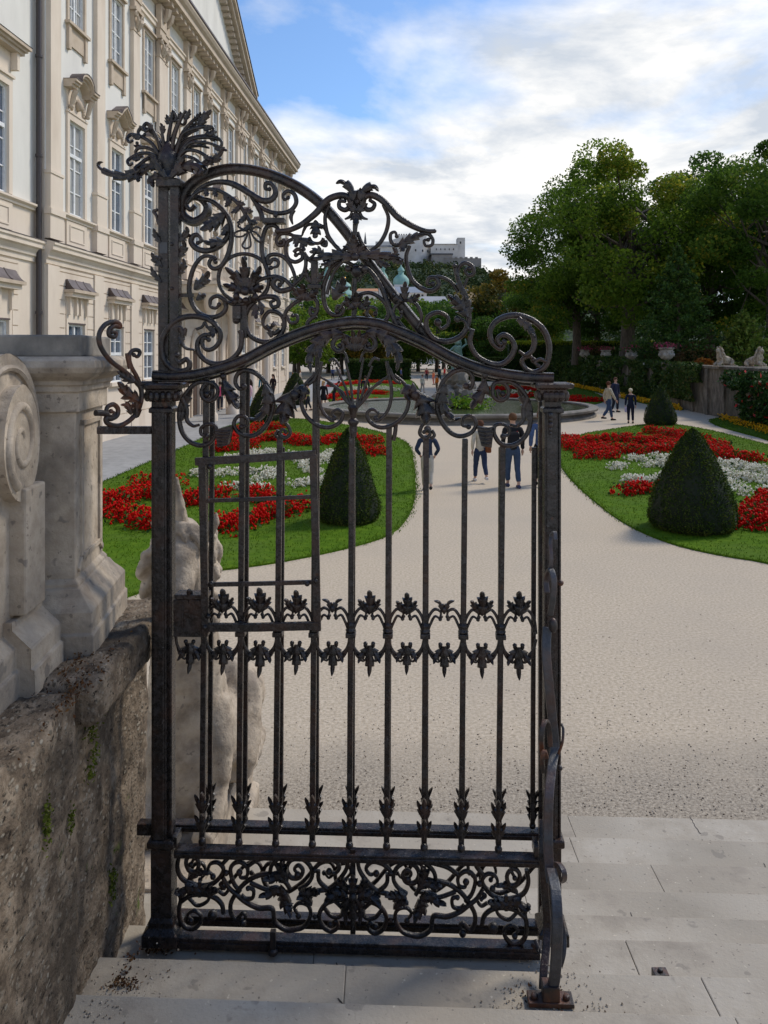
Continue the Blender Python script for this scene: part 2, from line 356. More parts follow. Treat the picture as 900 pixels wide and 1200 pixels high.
# scattered grit and dead leaves on the treads
def grit():
    V = []; T = []; P = []
    for (cx, cy, z, sx, sy, n) in ((.55, 2.79, 1.052, .10, .05, 260), (.1, 3.08, .902, .45, .025, 380), (-.45, 3.06, .902, .3, .02, 200), (-.88, 3.02, .902, .08, .03, 200), (-.88, 2.78, 1.052, .07, .12, 220), (-.90, 2.45, 1.202, .05, .10, 120), (.62, 2.95, 1.052, .08, .04, 60)):
        q = rng.normal(size=(n, 3)) * (sx, sy, 0) + (cx, cy, z); P.append(q)
    P = np.vstack(P); P[:, 1] += SL * (P[:, 0] - .4)
    k = len(P); s = rng.uniform(.0010, .0032, k)[:, None]
    base = np.array([(-1,-1,0),(1,-1,0),(1,1,0),(-1,1,0),(-.6,-.6,1.1),(.6,-.6,1.1),(.6,.6,1.1),(-.6,.6,1.1)])
    V = (P[:, None, :] + base[None] * s[:, :, None]).reshape(-1, 3)
    f = np.array([(4,5,6,7),(0,1,5,4),(1,2,6,5),(2,3,7,6),(3,0,4,7)])
    Q = (f[None] + (np.arange(k) * 8)[:, None, None]).reshape(-1, 4)
    o = nmesh('gravel_grit', V, Q, np.repeat(rng.uniform(0, 1, k), 5), leafmat('grit', [(.14, .105, .075), (.30, .25, .19), (.46, .40, .32)], .9, 0))
    tag(o, kind='stuff')
grit()
def cracks():
    mb = MB(); random.seed(77)
    for pts, k in (([(808,955),(814,966),(821,977)],1), ([(833,985),(838,997)],1), ([(697,1026),(701,1036),(705,1046)],2), ([(738,1070),(747,1090),(757,1106),(764,1122)],4), ([(800,1146),(808,1162),(818,1188)],6), ([(393,1128),(400,1138),(404,1143)],6), ([(396,1170),(402,1178),(410,1196)],7), ([(425,1142),(432,1150),(436,1160)],6), ([(896,1012),(899,1024)],2), ([(664,988),(668,1003)],1), ([(885,1150),(893,1165)],6), ([(440,1106),(436,1116),(444,1122)],5)):
        z = .15*k + .0025; P = [G(u, v, z) for u, v in pts]; Q = []
        for a, b in zip(P[:-1], P[1:]):
            for i in range(5): p = a.lerp(b, i/5); Q.append(p + Vector((random.uniform(-1, 1)*.006, random.uniform(-1, 1)*.006, 0)))
        Q.append(P[-1])
        for i, (a, b) in enumerate(zip(Q[:-1], Q[1:])):
            w0 = .0022 + .0022*random.random(); t = (b-a).normalized(); n = Vector((-t.y, t.x, 0))*w0
            mb.quad(a-n*.6, b-n, b+n, a+n*.6)
    tag(mb.build('stair_cracks', plain('crack', (.035, .028, .022))), kind='structure')
cracks()
def pebbles(n=3000):
    Y = 5.6 + rng.exponential(1.0, n); X = rng.uniform(-1.0, 5, n); k = rng.uniform(0, 1, n) < .9; s = rng.uniform(.002, .006, n)[:, None]; Y += SL*(X-.4) + .02
    base = np.array([(-1,-1,0),(1,-1,0),(1,1,0),(-1,1,0),(-.6,-.6,1.0),(.6,-.6,1.0),(.6,.6,1.0),(-.6,.6,1.0)]); f = np.array([(4,5,6,7),(0,1,5,4),(1,2,6,5),(2,3,7,6),(3,0,4,7)])
    P = np.column_stack([X, Y, np.full(n, .001)]); V = (P[:, None, :] + base[None]*s[:, :, None]*rng.uniform(.6, 1.4, (n, 1, 3))).reshape(-1, 3); Q = (f[None] + (np.arange(n)*8)[:, None, None]).reshape(-1, 4)
    tag(nmesh('gravel_stones', V, Q, np.repeat(rng.uniform(0, 1, n), 5), bpy.data.materials['grit']), kind='stuff')
pebbles()

# ------------------------------------------------------------------ rough conglomerate wall beside the stairs
def wallmat():
    m = bpy.data.materials.new('conglomerate'); m.use_nodes = True; t = m.node_tree; L = t.links.new; b = t.nodes['Principled BSDF']; b.inputs['Roughness'].default_value = .95; b.inputs['Specular IOR Level'].default_value = .25
    c = t.nodes.new('ShaderNodeTexCoord'); mp = t.nodes.new('ShaderNodeMapping'); mp.inputs['Scale'].default_value = (1, .68, .85); L(c.outputs['Object'], mp.inputs[0])
    def nz(s, d=8, r=.65, loc=None):
        n = t.nodes.new('ShaderNodeTexNoise'); n.inputs['Scale'].default_value = s; n.inputs['Detail'].default_value = d; n.inputs['Roughness'].default_value = r
        src = mp.outputs[0]
        if loc: q = t.nodes.new('ShaderNodeMapping'); q.inputs['Location'].default_value = loc; L(src, q.inputs[0]); src = q.outputs[0]
        L(src, n.inputs['Vector']); return n.outputs[0]
    def ramp(src, st):
        r = t.nodes.new('ShaderNodeValToRGB'); L(src, r.inputs[0])
        while len(r.color_ramp.elements) < len(st): r.color_ramp.elements.new(.5)
        for e, (p, cc) in zip(r.color_ramp.elements, st): e.position = p; e.color = (*cc, 1)
        return r.outputs[0]
    def mix(f, a, bb):
        x = t.nodes.new('ShaderNodeMix'); x.data_type = 'RGBA'; L(f, x.inputs[0])
        for i, q in ((6, a), (7, bb)):
            if isinstance(q, tuple): x.inputs[i].default_value = (*q, 1)
            else: L(q, x.inputs[i])
        return x.outputs[2]
    W1, W0 = (1, 1, 1), (0, 0, 0)
    ground = ramp(nz(16), [(.35, (.07, .052, .036)), (.5, (.17, .13, .092)), (.64, (.28, .225, .165))])
    # pebbles of many sizes
    v = t.nodes.new('ShaderNodeTexVoronoi'); v.inputs['Scale'].default_value = 58; v.inputs['Randomness'].default_value = 1; L(mp.outputs[0], v.inputs['Vector'])
    peb = ramp(v.outputs['Distance'], [(.22, W1), (.42, W0)]); sepc = t.nodes.new('ShaderNodeSeparateColor'); L(v.outputs['Color'], sepc.inputs[0])
    pc = ramp(sepc.outputs[0], [(.0, (.08, .065, .05)), (.45, (.18, .15, .11)), (.75, (.23, .195, .15)), (.97, (.31, .28, .225))])
    g2 = mix(peb, ground, pc)
    pits = ramp(nz(48, 6, .7, (3, 1, 7)), [(.36, W1), (.43, W0)]); g3 = mix(pits, g2, (.020, .015, .011))
    st = ramp(nz(3.4, 7, .65, (8, 2, 1)), [(.50, W0), (.62, (.75, .75, .75))]); g4 = mix(st, g3, (.045, .036, .027))
    lt = ramp(nz(6, 7, .7, (1, 9, 4)), [(.60, W0), (.70, (.6, .6, .6))]); g5 = mix(lt, g4, (.42, .38, .31))
    mo = ramp(nz(4.2, 8, .7, (5, 5, 2)), [(.645, W0), (.70, W1)]); g6 = mix(mo, g5, (.07, .095, .018))
    L(g6, b.inputs['Base Color'])
    bp = t.nodes.new('ShaderNodeBump'); bp.inputs['Strength'].default_value = 1; bp.inputs['Distance'].default_value = .012; L(nz(40, 8, .7, (3, 1, 7)), bp.inputs['Height']); bp2 = t.nodes.new('ShaderNodeBump'); bp2.inputs['Strength'].default_value = .6; bp2.inputs['Distance'].default_value = .006; L(peb, bp2.inputs['Height']); L(bp.outputs[0], bp2.inputs['Normal']); L(bp2.outputs[0], b.inputs['Normal'])
    return m
M_wall = wallmat()
def rough_block(name, x0, x1, y0, y1, z0, z1, parent, amp=.012, step=.018, seed=0, top=None, rnd=.03, mat=None):
    """a hewn block: every face gridded and pushed about by noise; edges rounded"""
    bm = bmesh.new(); bmesh.ops.create_cube(bm, size=1)
    for ax, (a, b) in enumerate(((x0, x1), (y0, y1), (z0, z1))):
        n = max(1, int((b - a) / step))
        for i in range(1, n):
            co = [0, 0, 0]; co[ax] = -.5 + i / n; no = [0, 0, 0]; no[ax] = 1
            if n > 60 and i % 2: continue
            bmesh.ops.bisect_plane(bm, geom=bm.verts[:] + bm.edges[:] + bm.faces[:], plane_co=co, plane_no=no)
    lo = Vector((x0, y0, z0)); hi = Vector((x1, y1, z1)); c = (lo + hi) / 2; hs = (hi - lo) / 2
    for v in bm.verts:
        p = Vector((c.x + v.co.x * 2 * hs.x, c.y + v.co.y * 2 * hs.y, c.z + v.co.z * 2 * hs.z))
        q = Vector((min(max(p.x, lo.x + rnd), hi.x - rnd), min(max(p.y, lo.y + rnd), hi.y - rnd), min(max(p.z, lo.z + rnd), hi.z - rnd)))
        d = p - q
        if d.length > 1e-6: d.normalize(); p = q + d * rnd
        else: d = Vector((0, 0, 1))
        s = Vector((seed, seed * 2.3, 0))
        k = noise.fractal(p * 5 + s, 1.0, 2.0, 4) * amp + noise.fractal(p * 26 + s, .8, 2.1, 4) * amp * .55
        cell = noise.noise(p * 60 + s); k -= max(0, cell - .25) * amp * .9
        if top: p.z += top(p) * ((p.z - z0) / (z1 - z0))
        v.co = p + d * k
    me = bpy.data.meshes.new(name); bm.to_mesh(me); bm.free(); me.materials.append(mat or M_wall)
    me.polygons.foreach_set('use_smooth', [True] * len(me.polygons))
    o = bpy.data.objects.new(name, me); col.objects.link(o); o.parent = parent; return o
sw = empty('stair_wall', (0, 0, 0), 0, 'rough weathered brown conglomerate wall with moss beside the stairs', 'wall')
rough_block('block', -1.75, -1.00, .75, 2.67, .55, 2.19, sw, .014, .017, 1.0, rnd=.022)
rough_block('block', -1.75, -1.06, 2.71, 3.62, .35, 2.10, sw, .014, .017, 5.0, rnd=.02)
rough_block('capping_stone', -1.75, -.955, 2.70, 3.66, 2.04, 2.20, sw, .012, .014, 9.0, rnd=.028)

def wpt(u, v, X=-1.0): Y = X/((u-U0)/F); return W(u, v, Y)
def tufts(name, spots, mat, size):
    P = []
    for p, sx, sy, sz, n in spots: P.append(np.array(p) + rng.normal(size=(n, 3))*(sx, sy, sz))
    P = np.vstack(P); V, Q = leaf_quads(P, size); tag(nmesh(name, V, Q, rng.uniform(0, 1, len(P)), mat), kind='stuff')
M_moss = leafmat('moss_leaf', [(.04, .055, .008), (.09, .12, .015), (.15, .17, .03)], .9, .2)
tufts('moss_growth', [(wpt(108, 850, -1.035), .008, .02, .035, 160), (wpt(112, 880, -1.04), .006, .02, .02, 60), (wpt(55, 965, -.995), .004, .015, .035, 160), (wpt(84, 962, -.995), .004, .012, .02, 60), (wpt(132, 1035, -1.05), .006, .02, .035, 160), (wpt(106, 905, -1.03), .006, .015, .02, 60), (wpt(120, 830, -1.04), .006, .03, .015, 60)], M_moss, .014)
M_dead = leafmat('dead_leaf', [(.03, .016, .010), (.09, .04, .018), (.16, .08, .03), (.10, .07, .05)], .9, .1)
tufts('fallen_leaves', [(G(145, 1153, 1.058), .03, .018, .006, 130), (G(60, 1183, 1.208), .015, .03, .006, 90), (G(150, 1130, 1.056), .015, .05, .006, 60), (G(190, 1113, .906), .05, .012, .004, 70), (G(640, 1168, 1.056), .06, .03, .003, 50), (G(197, 1138, 1.053), .002, .002, .002, 3), (G(98, 800, 2.2), .02, .16, .006, 240), (wpt(90, 775, -1.08), .02, .12, .008, 120)], M_dead, .014)

# ------------------------------------------------------------------ stone pier and volute on the wall
pier = empty('stone_pier', (-1.115, 3.1, 2.19), .11, 'grey sandstone pier with panelled shaft and moulded cap on the rough wall', 'pier')
def ring_prof(mb, prof, x0, x1, y0, y1):
    """stack of rectangular rings: prof = [(inset(+in), z)], closes into a moulded block"""
    vs = []; k = len(prof)
    for i, z in prof: vs += [(x0+i, y0+i, z), (x1-i, y0+i, z), (x1-i, y1-i, z), (x0+i, y1-i, z)]
    fs = [(a*4+j, a*4+(j+1) % 4, (a+1)*4+(j+1) % 4, (a+1)*4+j) for a in range(k-1) for j in range(4)]
    fs += [(3,2,1,0), tuple(range((k-1)*4, k*4))]; mb.add(vs, fs)
# local frame: origin at the wall top, x to the right (+ = stairs), y away; near right corner of the plinth at (0.03,-0.15)
x1, y0, y1, x0 = .045, -.17, .43, -.9
mb = MB(); ring_prof(mb, [(0, -.01), (0, .085), (.008, .09), (.008, .165), (.018, .18), (.045, .21), (.06, .235), (.07, .24), (.07, .252), (.085, .27)], x0, x1, y0, y1)
mb.build('plinth', M_sand, pier, bevel=.004)
mb = MB(); mb.box(x0+.09, x1-.085, y0+.085, y1-.085, .26, .90); sh = mb.build('shaft', M_sand, pier, bevel=.006)
mb = MB()                                                       # raised border of the sunk panel on the right face
xs = x1 - .085
pa = [(y0+.16, .33), (y1-.16, .33), (y1-.16, .84), (y0+.16, .84)]
def frame_bar(mb, a, b, w=.011, h=.010):
    a = Vector((0, *a)); b = Vector((0, *b)); t = (b-a).normalized(); n = Vector((0, -t.z, t.y)) * w
    q = [a-n-t*w, b-n+t*w, b+n+t*w, a+n-t*w]
    mb.hexa([(xs-.004, p.y, p.z) for p in q], [(xs+h, p.y, p.z) for p in q])
for i in range(4): frame_bar(mb, pa[i], pa[(i+1) % 4])
frame_bar(mb, (y0+.12, .30), (y0+.16, .33)); frame_bar(mb, (y1-.12, .30), (y1-.16, .33))
mb.build('panel', M_sand, sh, bevel=.003)
mb = MB(); ring_prof(mb, [(.085, .885), (.07, .89), (.07, .96), (.06, .965), (.06, .985), (.05, .99), (.05, 1.005), (.02, 1.02), (.002, 1.035), (-.008, 1.055), (-.004, 1.08), (.012, 1.09), (.02, 1.095)], x0, x1, y0, y1)
mb.build('cap_moulding', M_sand, pier, bevel=.003)
mb = MB(); mb.box(x0+.04, x1-.06, y0+.06, y1-.05, 1.093, 1.175); mb.build('top_slab', M_sanddark, pier, bevel=.008)

vol = empty('volute_balustrade', (-1.235, 2.69, 2.19), .05, 'carved stone scroll panel leaning against the grey pier', 'balustrade')
# the slab's outline in (y, z); y grows away from the viewer
def arc(cx, cy, r, a0, a1, n=14, k=1): return [(cx + r*math.cos(R(a0 + (a1-a0)*i/n)), cy + r*k*math.sin(R(a0 + (a1-a0)*i/n))) for i in range(n+1)]
cy_, cz_ = -.055, .72
outl = arc(cy_+.02, cz_ + .10, .285, -32, 112, 22) + [(-.6, 1.10), (-.6, .15), (.15, .15), (.15, .60)]
mb = MB(); mb.prism(outl, lambda p: (-.30, p[0], p[1]), lambda p: (0.0, p[0], p[1])); mb.build('slab', M_sand, vol, bevel=.008)
# raised spiral roll on the stair side
def spiral_pts(cx, cz, r0, r1, a0, turns, n=60): return [(cx + (r0+(r1-r0)*i/n)*math.cos(R(a0)+2*PI*turns*i/n), cz + (r0+(r1-r0)*i/n)*math.sin(R(a0)+2*PI*turns*i/n)) for i in range(n+1)]
mb = MB()
disc = arc(cy_+.045, cz_+.09, .150, 0, 360, 40, 1.28)[:-1]
mb.prism(disc, lambda p: (-.02, p[0], p[1]), lambda p: (.038, p[0], p[1])); mb.build('scroll', M_sand, vol, bevel=.005)
sp = spiral_pts(cy_+.045, cz_+.04, .125, .020, 250, -1.6)
mb = MB(); mb.tube([(.034, a, cz_+.095+(b-cz_-.04)*1.22) for a, b in sp], [.020 - .010*i/len(sp) for i in range(len(sp))], 8); mb.build('spiral_roll', M_sand, vol, True)
sp2 = arc(cy_+.02, cz_+.10, .24, -25, 150, 20)
mb = MB(); mb.tube([(.004, a, b) for a, b in sp2], .012, 6); mb.build('edge_roll', M_sand, vol, True)
mb = MB(); mb.box(-.02, .055, -.02, .155, .24, .66); mb.build('strut', M_sand, vol, bevel=.008)
mb = MB(); mb.box(-.02, .035, -.6, -.17, .30, .55); mb.build('sunk_panel', M_sand, vol, bevel=.01)
mb = MB()
pf = [(-.05, -.01), (-.05, .08), (-.04, .085), (-.04, .15), (-.03, .16), (0, .19), (.02, .21), (.025, .23)]
def vbase(ya, yb, ex):
    poly = [(-.3, -.01)] + [(-i + ex, z) for i, z in pf] + [(-.3, .23)]
    mb.prism(poly, lambda p: (p[0], ya, p[1]), lambda p: (p[0], yb, p[1]))
vbase(-.6, -.07, 0); vbase(-.07, .19, .05); mb.build('base_moulding', M_sand, vol, bevel=.004)
# ------------------------------------------------------------------ palace: local frame x out of the facade, y along it, z up
LF = 12.0
pal = empty('palace', (-LF, 0, 0), -TH, 'long beige and white baroque palace facade with pilasters, tall windows and a pediment', 'building')
P0, BAY, NB = 25.95, 3.62, 12
YE = P0 + BAY * NB + 1.3                                         # end of the facade
XL = -.27                                                        # left wing is set back
def wall_holes(mb, x, y0, y1, z0, z1, holes, depth=.16):
    ys = sorted({y0, y1, *[h[0] for h in holes], *[h[1] for h in holes]}); zs = sorted({z0, z1, *[h[2] for h in holes], *[h[3] for h in holes]})
    for a, b in zip(ys[:-1], ys[1:]):
        for c, d in zip(zs[:-1], zs[1:]):
            if any(h[0] <= a and b <= h[1] and h[2] <= c and d <= h[3] for h in holes): continue
            mb.quad((x, a, c), (x, b, c), (x, b, d), (x, a, d))
    for a, b, c, d in holes:
        q = x - depth
        mb.quad((x, a, c), (x, a, d), (q, a, d), (q, a, c)); mb.quad((x, b, c), (q, b, c), (q, b, d), (x, b, d))
        mb.quad((x, a, c), (q, a, c), (q, b, c), (x, b, c)); mb.quad((x, a, d), (x, b, d), (q, b, d), (q, a, d))
cent = [P0 + BAY * (i + .5) for i in range(NB)]
lcent = [P0 - 3.0 - 3.62 * i for i in range(4)]
LW = [(c, 1.5) for c in lcent]; RW = [(c, 1.2) for c in cent]
WZ1 = (7.95, 11.10); WZ2 = (14.35, 16.95); WZ0 = (2.15, 4.25)
DOORS = [c for c in cent[4:7]]
def holes_for(L, w1=None):
    up = [(c-w/2, c+w/2, *WZ1) for c, w in L] + [(c-w/2, c+w/2, *WZ2) for c, w in L]
    lo = [(c-w*.54, c+w*.54, *WZ0) for c, w in L if c not in DOORS] + [(c-.75, c+.75, .0, 3.4) for c, w in L if c in DOORS]
    return up, lo
for (L, ya, yb, x) in ((LW, 4, P0-.45, XL), (RW, P0-.45, YE, 0)):
    up, lo = holes_for(L)
    mb = MB(); wall_holes(mb, x, ya, yb, 7.85, 18.7, up); mb.build('upper_wall', M_white, pal)
    mb = MB(); wall_holes(mb, x, ya, yb, 0, 7.85, lo); w = mb.build('ground_floor_wall', M_beige, pal)
    # rustication: slabs with grooves between, stopping at windows
    mb = MB(); hh = .46
    for c, ww in L:
        w2 = ww * .54 + .22; pil = .40
        ya_, yb_ = c - BAY/2 + pil, c + BAY/2 - pil
        k = 0; z = .9
        while z < 6.0:
            zt = min(z + hh - .035, 6.05)
            if c in DOORS: segs = [(ya_, c - 1.05), (c + 1.05, yb_)] if z < 3.9 else [(ya_, yb_)]
            elif z < 5.2 and zt > 1.6: segs = [(ya_, c - w2), (c + w2, yb_)]
            else: segs = [(ya_, yb_)]
            for a, b in segs: mb.box(x, x + .035, a, b, z, zt)
            z += hh
        mb.box(x, x + .06, ya_, yb_, 0, .86) if c not in DOORS else None
    mb.build('rustication', M_beige, w)
mb = MB(); mb.quad((XL, P0-.45, 0), (.0, P0-.45, 0), (0, P0-.45, 19), (XL, P0-.45, 19)); mb.build('return_wall', M_beige, pal)
mb = MB(); mb.box(-16, -.6, 4, YE-.3, .05, 18.5); mb.build('core', M_dark, pal)
mb = MB(); mb.quad((0, YE, 0), (-16, YE, 0), (-16, YE, 18.7), (0, YE, 18.7)); mb.build('end_wall', M_beige, pal)

# windows: one of each kind, then copies
def win_parts(name, w, z0, z1, cols, rows, transom, x):
    d = -.115
    mb = MB(); f = .07
    mb.box(d, d+.07, -w/2, w/2, z0, z0+f); mb.box(d, d+.07, -w/2, w/2, z1-f, z1); mb.box(d, d+.07, -w/2, -w/2+f, z0+f, z1-f); mb.box(d, d+.07, w/2-f, w/2, z0+f, z1-f)
    mb.box(d+.002, d+.072, -.045, .045, z0+f, z1-f)
    if transom: mb.box(d+.004, d+.10, -w/2+f, w/2-f, z0+(z1-z0)*transom-.06, z0+(z1-z0)*transom+.06)
    for i in range(1, cols):
        if cols == 2: break
        y = -w/2 + w*i/cols; mb.box(d+.006, d+.05, y-.015, y+.015, z0+f, z1-f)
    for j in range(1, rows): z = z0+(z1-z0)*j/rows; mb.box(d+.008, d+.055, -w/2+f, w/2-f, z-.02, z+.02)
    fr = mb.build('window', M_frame, pal)
    mb = MB(); mb.quad((d+.02, -w/2+.01, z0+.01), (d+.02, w/2-.01, z0+.01), (d+.02, w/2-.01, z1-.01), (d+.02, -w/2+.01, z1-.01)); mb.build('glass', M_glass, fr)
    return fr
def arch_prof(hw, h, n=9): return [(hw*math.cos(PI*i/n), h*math.sin(PI*i/n)) for i in range(n+1)]
def hood_upper(fr, w, kind):
    """surround, carved lintel field and the projecting hood of a first-floor window"""
    mb = MB(); s = .17; z0, z1 = WZ1
    mb.box(0, .07, -w/2-s, -w/2, z0, z1+.22); mb.box(0, .07, w/2, w/2+s, z0, z1+.22); mb.box(0, .07, -w/2, w/2, z1, z1+.22)
    mb.box(0, .10, -w/2-s-.03, w/2+s+.03, z1+.22, z1+.29)
    mb.box(0, .05, -w/2-s+.05, w/2+s-.05, z1+.29, z1+1.0)
    mb.build('surround', M_beige, fr)
    mb = MB()                                                    # stucco: two consoles and a wreath of lumps
    for sg in (-1, 1):
        mb.tube([(.12, sg*(w/2+.05), z1+.35), (.17, sg*(w/2+.05), z1+.55), (.22, sg*(w/2+.05), z1+.75), (.30, sg*(w/2+.05), z1+.95)], [.05, .08, .09, .10], 7)
        mb.ball((.14, sg*(w/2+.05), z1+.42), .09, 6)
    random.seed(3)
    for i in range(16):
        a = PI * i / 15; mb.ball((.07, .38*math.cos(a)*w, z1+.38+.42*math.sin(a)), random.uniform(.05, .09), 5)
    mb.ball((.10, 0, z1+.62), .15, 7, sz=1.3)
    mb.build('carving', M_beige_d, fr, True)
    mb = MB(); hw = w/2 + s + .18; zt = z1 + 1.0
    def hoodline(off):
        if kind == 'arch': pts = [(-hw, 0), (-hw*.55, 0)] + [(-.55*hw*math.cos(PI*i/10), .42*math.sin(PI*i/10)) for i in range(1, 10)] + [(hw*.55, 0), (hw, 0)]
        else: pts = [(-hw, 0), (-hw*.6, .02), (-hw*.42, .20), (0, .44), (hw*.42, .20), (hw*.6, .02), (hw, 0)]
        return [(y, z + off) for y, z in pts]
    for x1_, a, b in ((.30, 0, .09), (.38, .09, .17), (.45, .17, .25)):
        lo, hi = hoodline(a), hoodline(b)
        mb.prism(lo + hi[::-1], lambda p: (0, p[0], zt + p[1]), lambda p, x1_=x1_: (x1_, p[0], zt + p[1]))
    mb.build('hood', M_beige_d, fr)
    mb = MB(); lo, hi = hoodline(.253), hoodline(.275); mb.prism(lo + hi[::-1], lambda p: (0, p[0], zt + p[1]), lambda p: (.47, p[0], zt + p[1])); mb.build('hood_flashing', M_roofmetal, fr)
def trim_attic(fr, w):
    mb = MB(); z0, z1 = WZ2; s = .14
    mb.box(0, .06, -w/2-s, -w/2, z0, z1+.14); mb.box(0, .06, w/2, w/2+s, z0, z1+.14); mb.box(0, .06, -w/2, w/2, z1, z1+.14)
    mb.box(0, .16, -w/2-s-.06, w/2+s+.06, z1+.14, z1+.22)
    mb.box(0, .18, -w/2-s-.10, w/2+s+.10, z0-.10, z0)
    mb.box(0, .06, -w/2-s, w/2+s, z0-.75, z0-.10)
    mb.box(0, .11, -w/2-s+.0, -w/2+.05, z0-.92, z0-.10); mb.box(0, .11, w/2-.05, w/2+s, z0-.92, z0-.10)
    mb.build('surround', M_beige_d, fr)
def trim_ground(fr, w):
    z0, z1 = WZ0; mb = MB(); s = .16
    mb.box(0, .05, -w/2-s, -w/2, z0-.1, z1+.9); mb.box(0, .05, w/2, w/2+s, z0-.1, z1+.9)
    mb.box(0, .04, -w/2, w/2, z1, z1+.9); mb.box(0, .16, -w/2-s, w/2+s, z0-.14, z0)
    for y in (-w/2-.03, -.16, .16, w/2+.03): mb.box(.04, .14, y-.05, y+.05, z1+.30, z1+.92)
    mb.box(.04, .09, -.05, .05, z1+.35, z1+.7)
    mb.box(0, .30, -w/2-s-.1, w/2+s+.1, z1+.90, z1+1.04)
    mb.build('surround', M_beige, fr)
    mb = MB(); mb.box(0, .40, -w/2-s-.18, w/2+s+.18, z1+1.04, z1+1.14); mb.build('ledge', M_beige_d, fr)
    mb = MB(); yy = w/2+s+.14; n = 8
    top = [(.12 + .28*(i/n)**1.0, z1 + 1.14 + .34*(1-i/n)**1.6) for i in range(n+1)]
    for a, b in zip(top[:-1], top[1:]): mb.quad((a[0], -yy*.92, a[1]), (b[0], -yy, b[1]), (b[0], yy, b[1]), (a[0], yy*.92, a[1]))
    mb.quad((.0, -yy*.9, z1+1.48), (.12, -yy*.92, z1+1.48), (.12, yy*.92, z1+1.48), (0, yy*.9, z1+1.48))
    for sg in (-1, 1): mb.add([(0, sg*yy*.9, z1+1.14), (0, sg*yy*.9, z1+1.48)] + [(a[0], sg*yy*(.92+.08*i/n), a[1]) for i, a in enumerate(top)], [tuple(range(n+3))])
    for y in (-yy*.33, yy*.33): mb.tube([(a[0], y, a[1]+.012) for a in top], .02, 5)
    mb.build('metal_hood', M_roofmetal, fr)
    mb = MB(); mb.box(-.1, .05, -w/2-.05, w/2+.05, z1, z1+.05); mb.build('lintel', M_roofmetal, fr)
kinds = []
def place_kind(fr, ycs, x=0.0):
    fr.location = (x, ycs[0], 0)
    for y in ycs[1:]: copy_tree(fr, loc=(x, y, 0))
for kind, par in (('arch', 0), ('gable', 1)):
    fr = win_parts('w', 1.2, *WZ1, 2, 4, .64, 0); hood_upper(fr, 1.2, kind); place_kind(fr, cent[par::2])
fr = win_parts('w', 1.2, *WZ2, 3, 4, 0, 0); trim_attic(fr, 1.2); place_kind(fr, cent)
fr = win_parts('w', 1.296, *WZ0, 2, 4, .52, 0); trim_ground(fr, 1.296); place_kind(fr, [c for c in cent if c not in DOORS])
# left wing windows are wider, with flat hoods
w = 1.5; z0, z1 = WZ1
fr = win_parts('w', w, z0, z1, 2, 4, .62, XL); mb = MB(); s = .2
mb.box(0, .08, -w/2-s, -w/2, z0, z1+.25); mb.box(0, .08, w/2, w/2+s, z0, z1+.25); mb.box(0, .08, -w/2, w/2, z1, z1+.25); mb.box(0, .14, -w/2-s-.05, w/2+s+.05, z1+.25, z1+.33)
mb.box(0, .06, -w/2-.1, w/2+.1, z1+.33, z1+1.0)
for sg in (-1, 1): mb.box(0, .26, sg*(w/2+.2)-.07, sg*(w/2+.2)+.07, z1+.5, z1+1.0)
mb.build('surround', M_beige, fr)
mb = MB(); mb.box(0, .32, -w/2-.45, w/2+.45, z1+1.0, z1+1.10); mb.box(0, .40, -w/2-.5, w/2+.5, z1+1.10, z1+1.18); mb.box(0, .48, -w/2-.58, w/2+.58, z1+1.18, z1+1.28); mb.build('hood', M_beige_d, fr)
mb = MB(); mb.add([(0, -w/2-.6, z1+1.5), (.5, -w/2-.6, z1+1.285), (.5, w/2+.6, z1+1.285), (0, w/2+.6, z1+1.5), (0, -w/2-.6, z1+1.285), (0, w/2+.6, z1+1.285)], [(0,1,2,3), (0,4,1), (3,2,5)]); mb.build('hood_flashing', M_roofmetal, fr)
place_kind(fr, lcent, XL)
fr = win_parts('w', w*1.08, *WZ0, 2, 3, 0, 0); trim_ground(fr, w*1.08); place_kind(fr, lcent, XL)

# mouldings along the facade
def run(name, prof, ya, yb, x, mat):
    """profile [(x out, z)] swept along the facade"""
    mb = MB(); n = len(prof); vs = [(x+a, ya, z) for a, z in prof] + [(x+a, yb, z) for a, z in prof]
    mb.add(vs, [(i, i+n, i+1+n, i+1) for i in range(n-1)] + [tuple(range(n)), tuple(reversed(range(n, 2*n)))]); return mb.build(name, mat, pal)
for ya, yb, x in ((4, P0-.46, XL), (P0-.46, YE, 0)):
    run('string_course', [(0, 6.10), (.06, 6.12), (.06, 6.26), (.12, 6.30), (.12, 6.38), (.20, 6.50), (.28, 6.54), (.28, 6.66), (.33, 6.70), (.33, 6.78), (0, 6.86)], ya, yb, x, M_beige)
    run('flashing', [(0, 6.862), (.345, 6.782), (.345, 6.80), (0, 6.885)], ya, yb, x, M_roofmetal)
    run('sill_course', [(0, 7.70), (.08, 7.72), (.08, 7.78), (.17, 7.84), (.17, 7.90), (0, 7.95)], ya, yb, x, M_beige)
    run('architrave', [(0, 17.62), (.10, 17.64), (.10, 17.80), (.16, 17.84), (.16, 17.92), (0, 17.95)], ya, yb, x, M_beige)
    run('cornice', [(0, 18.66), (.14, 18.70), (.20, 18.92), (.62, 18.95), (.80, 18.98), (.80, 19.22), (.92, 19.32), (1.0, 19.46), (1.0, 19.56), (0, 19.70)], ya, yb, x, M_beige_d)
    run('gutter', [(0.0, 19.705), (1.02, 19.565), (1.05, 19.58), (1.05, 19.68), (0, 19.80)], ya, yb, x, M_roofmetal)
    run('roof', [(.95, 19.72), (-6.0, 22.6), (-14.5, 19.0)], ya, yb, x, M_rooftile)
mb = MB(); mb.box(.19, .66, 0, .30, 18.74, 18.945); md = mb.build('modillion', M_beige_d, pal); y = P0; md.location = (0, y, 0)
while y < YE - .9: y += .64; copy_tree(md, loc=(0, y, 0))
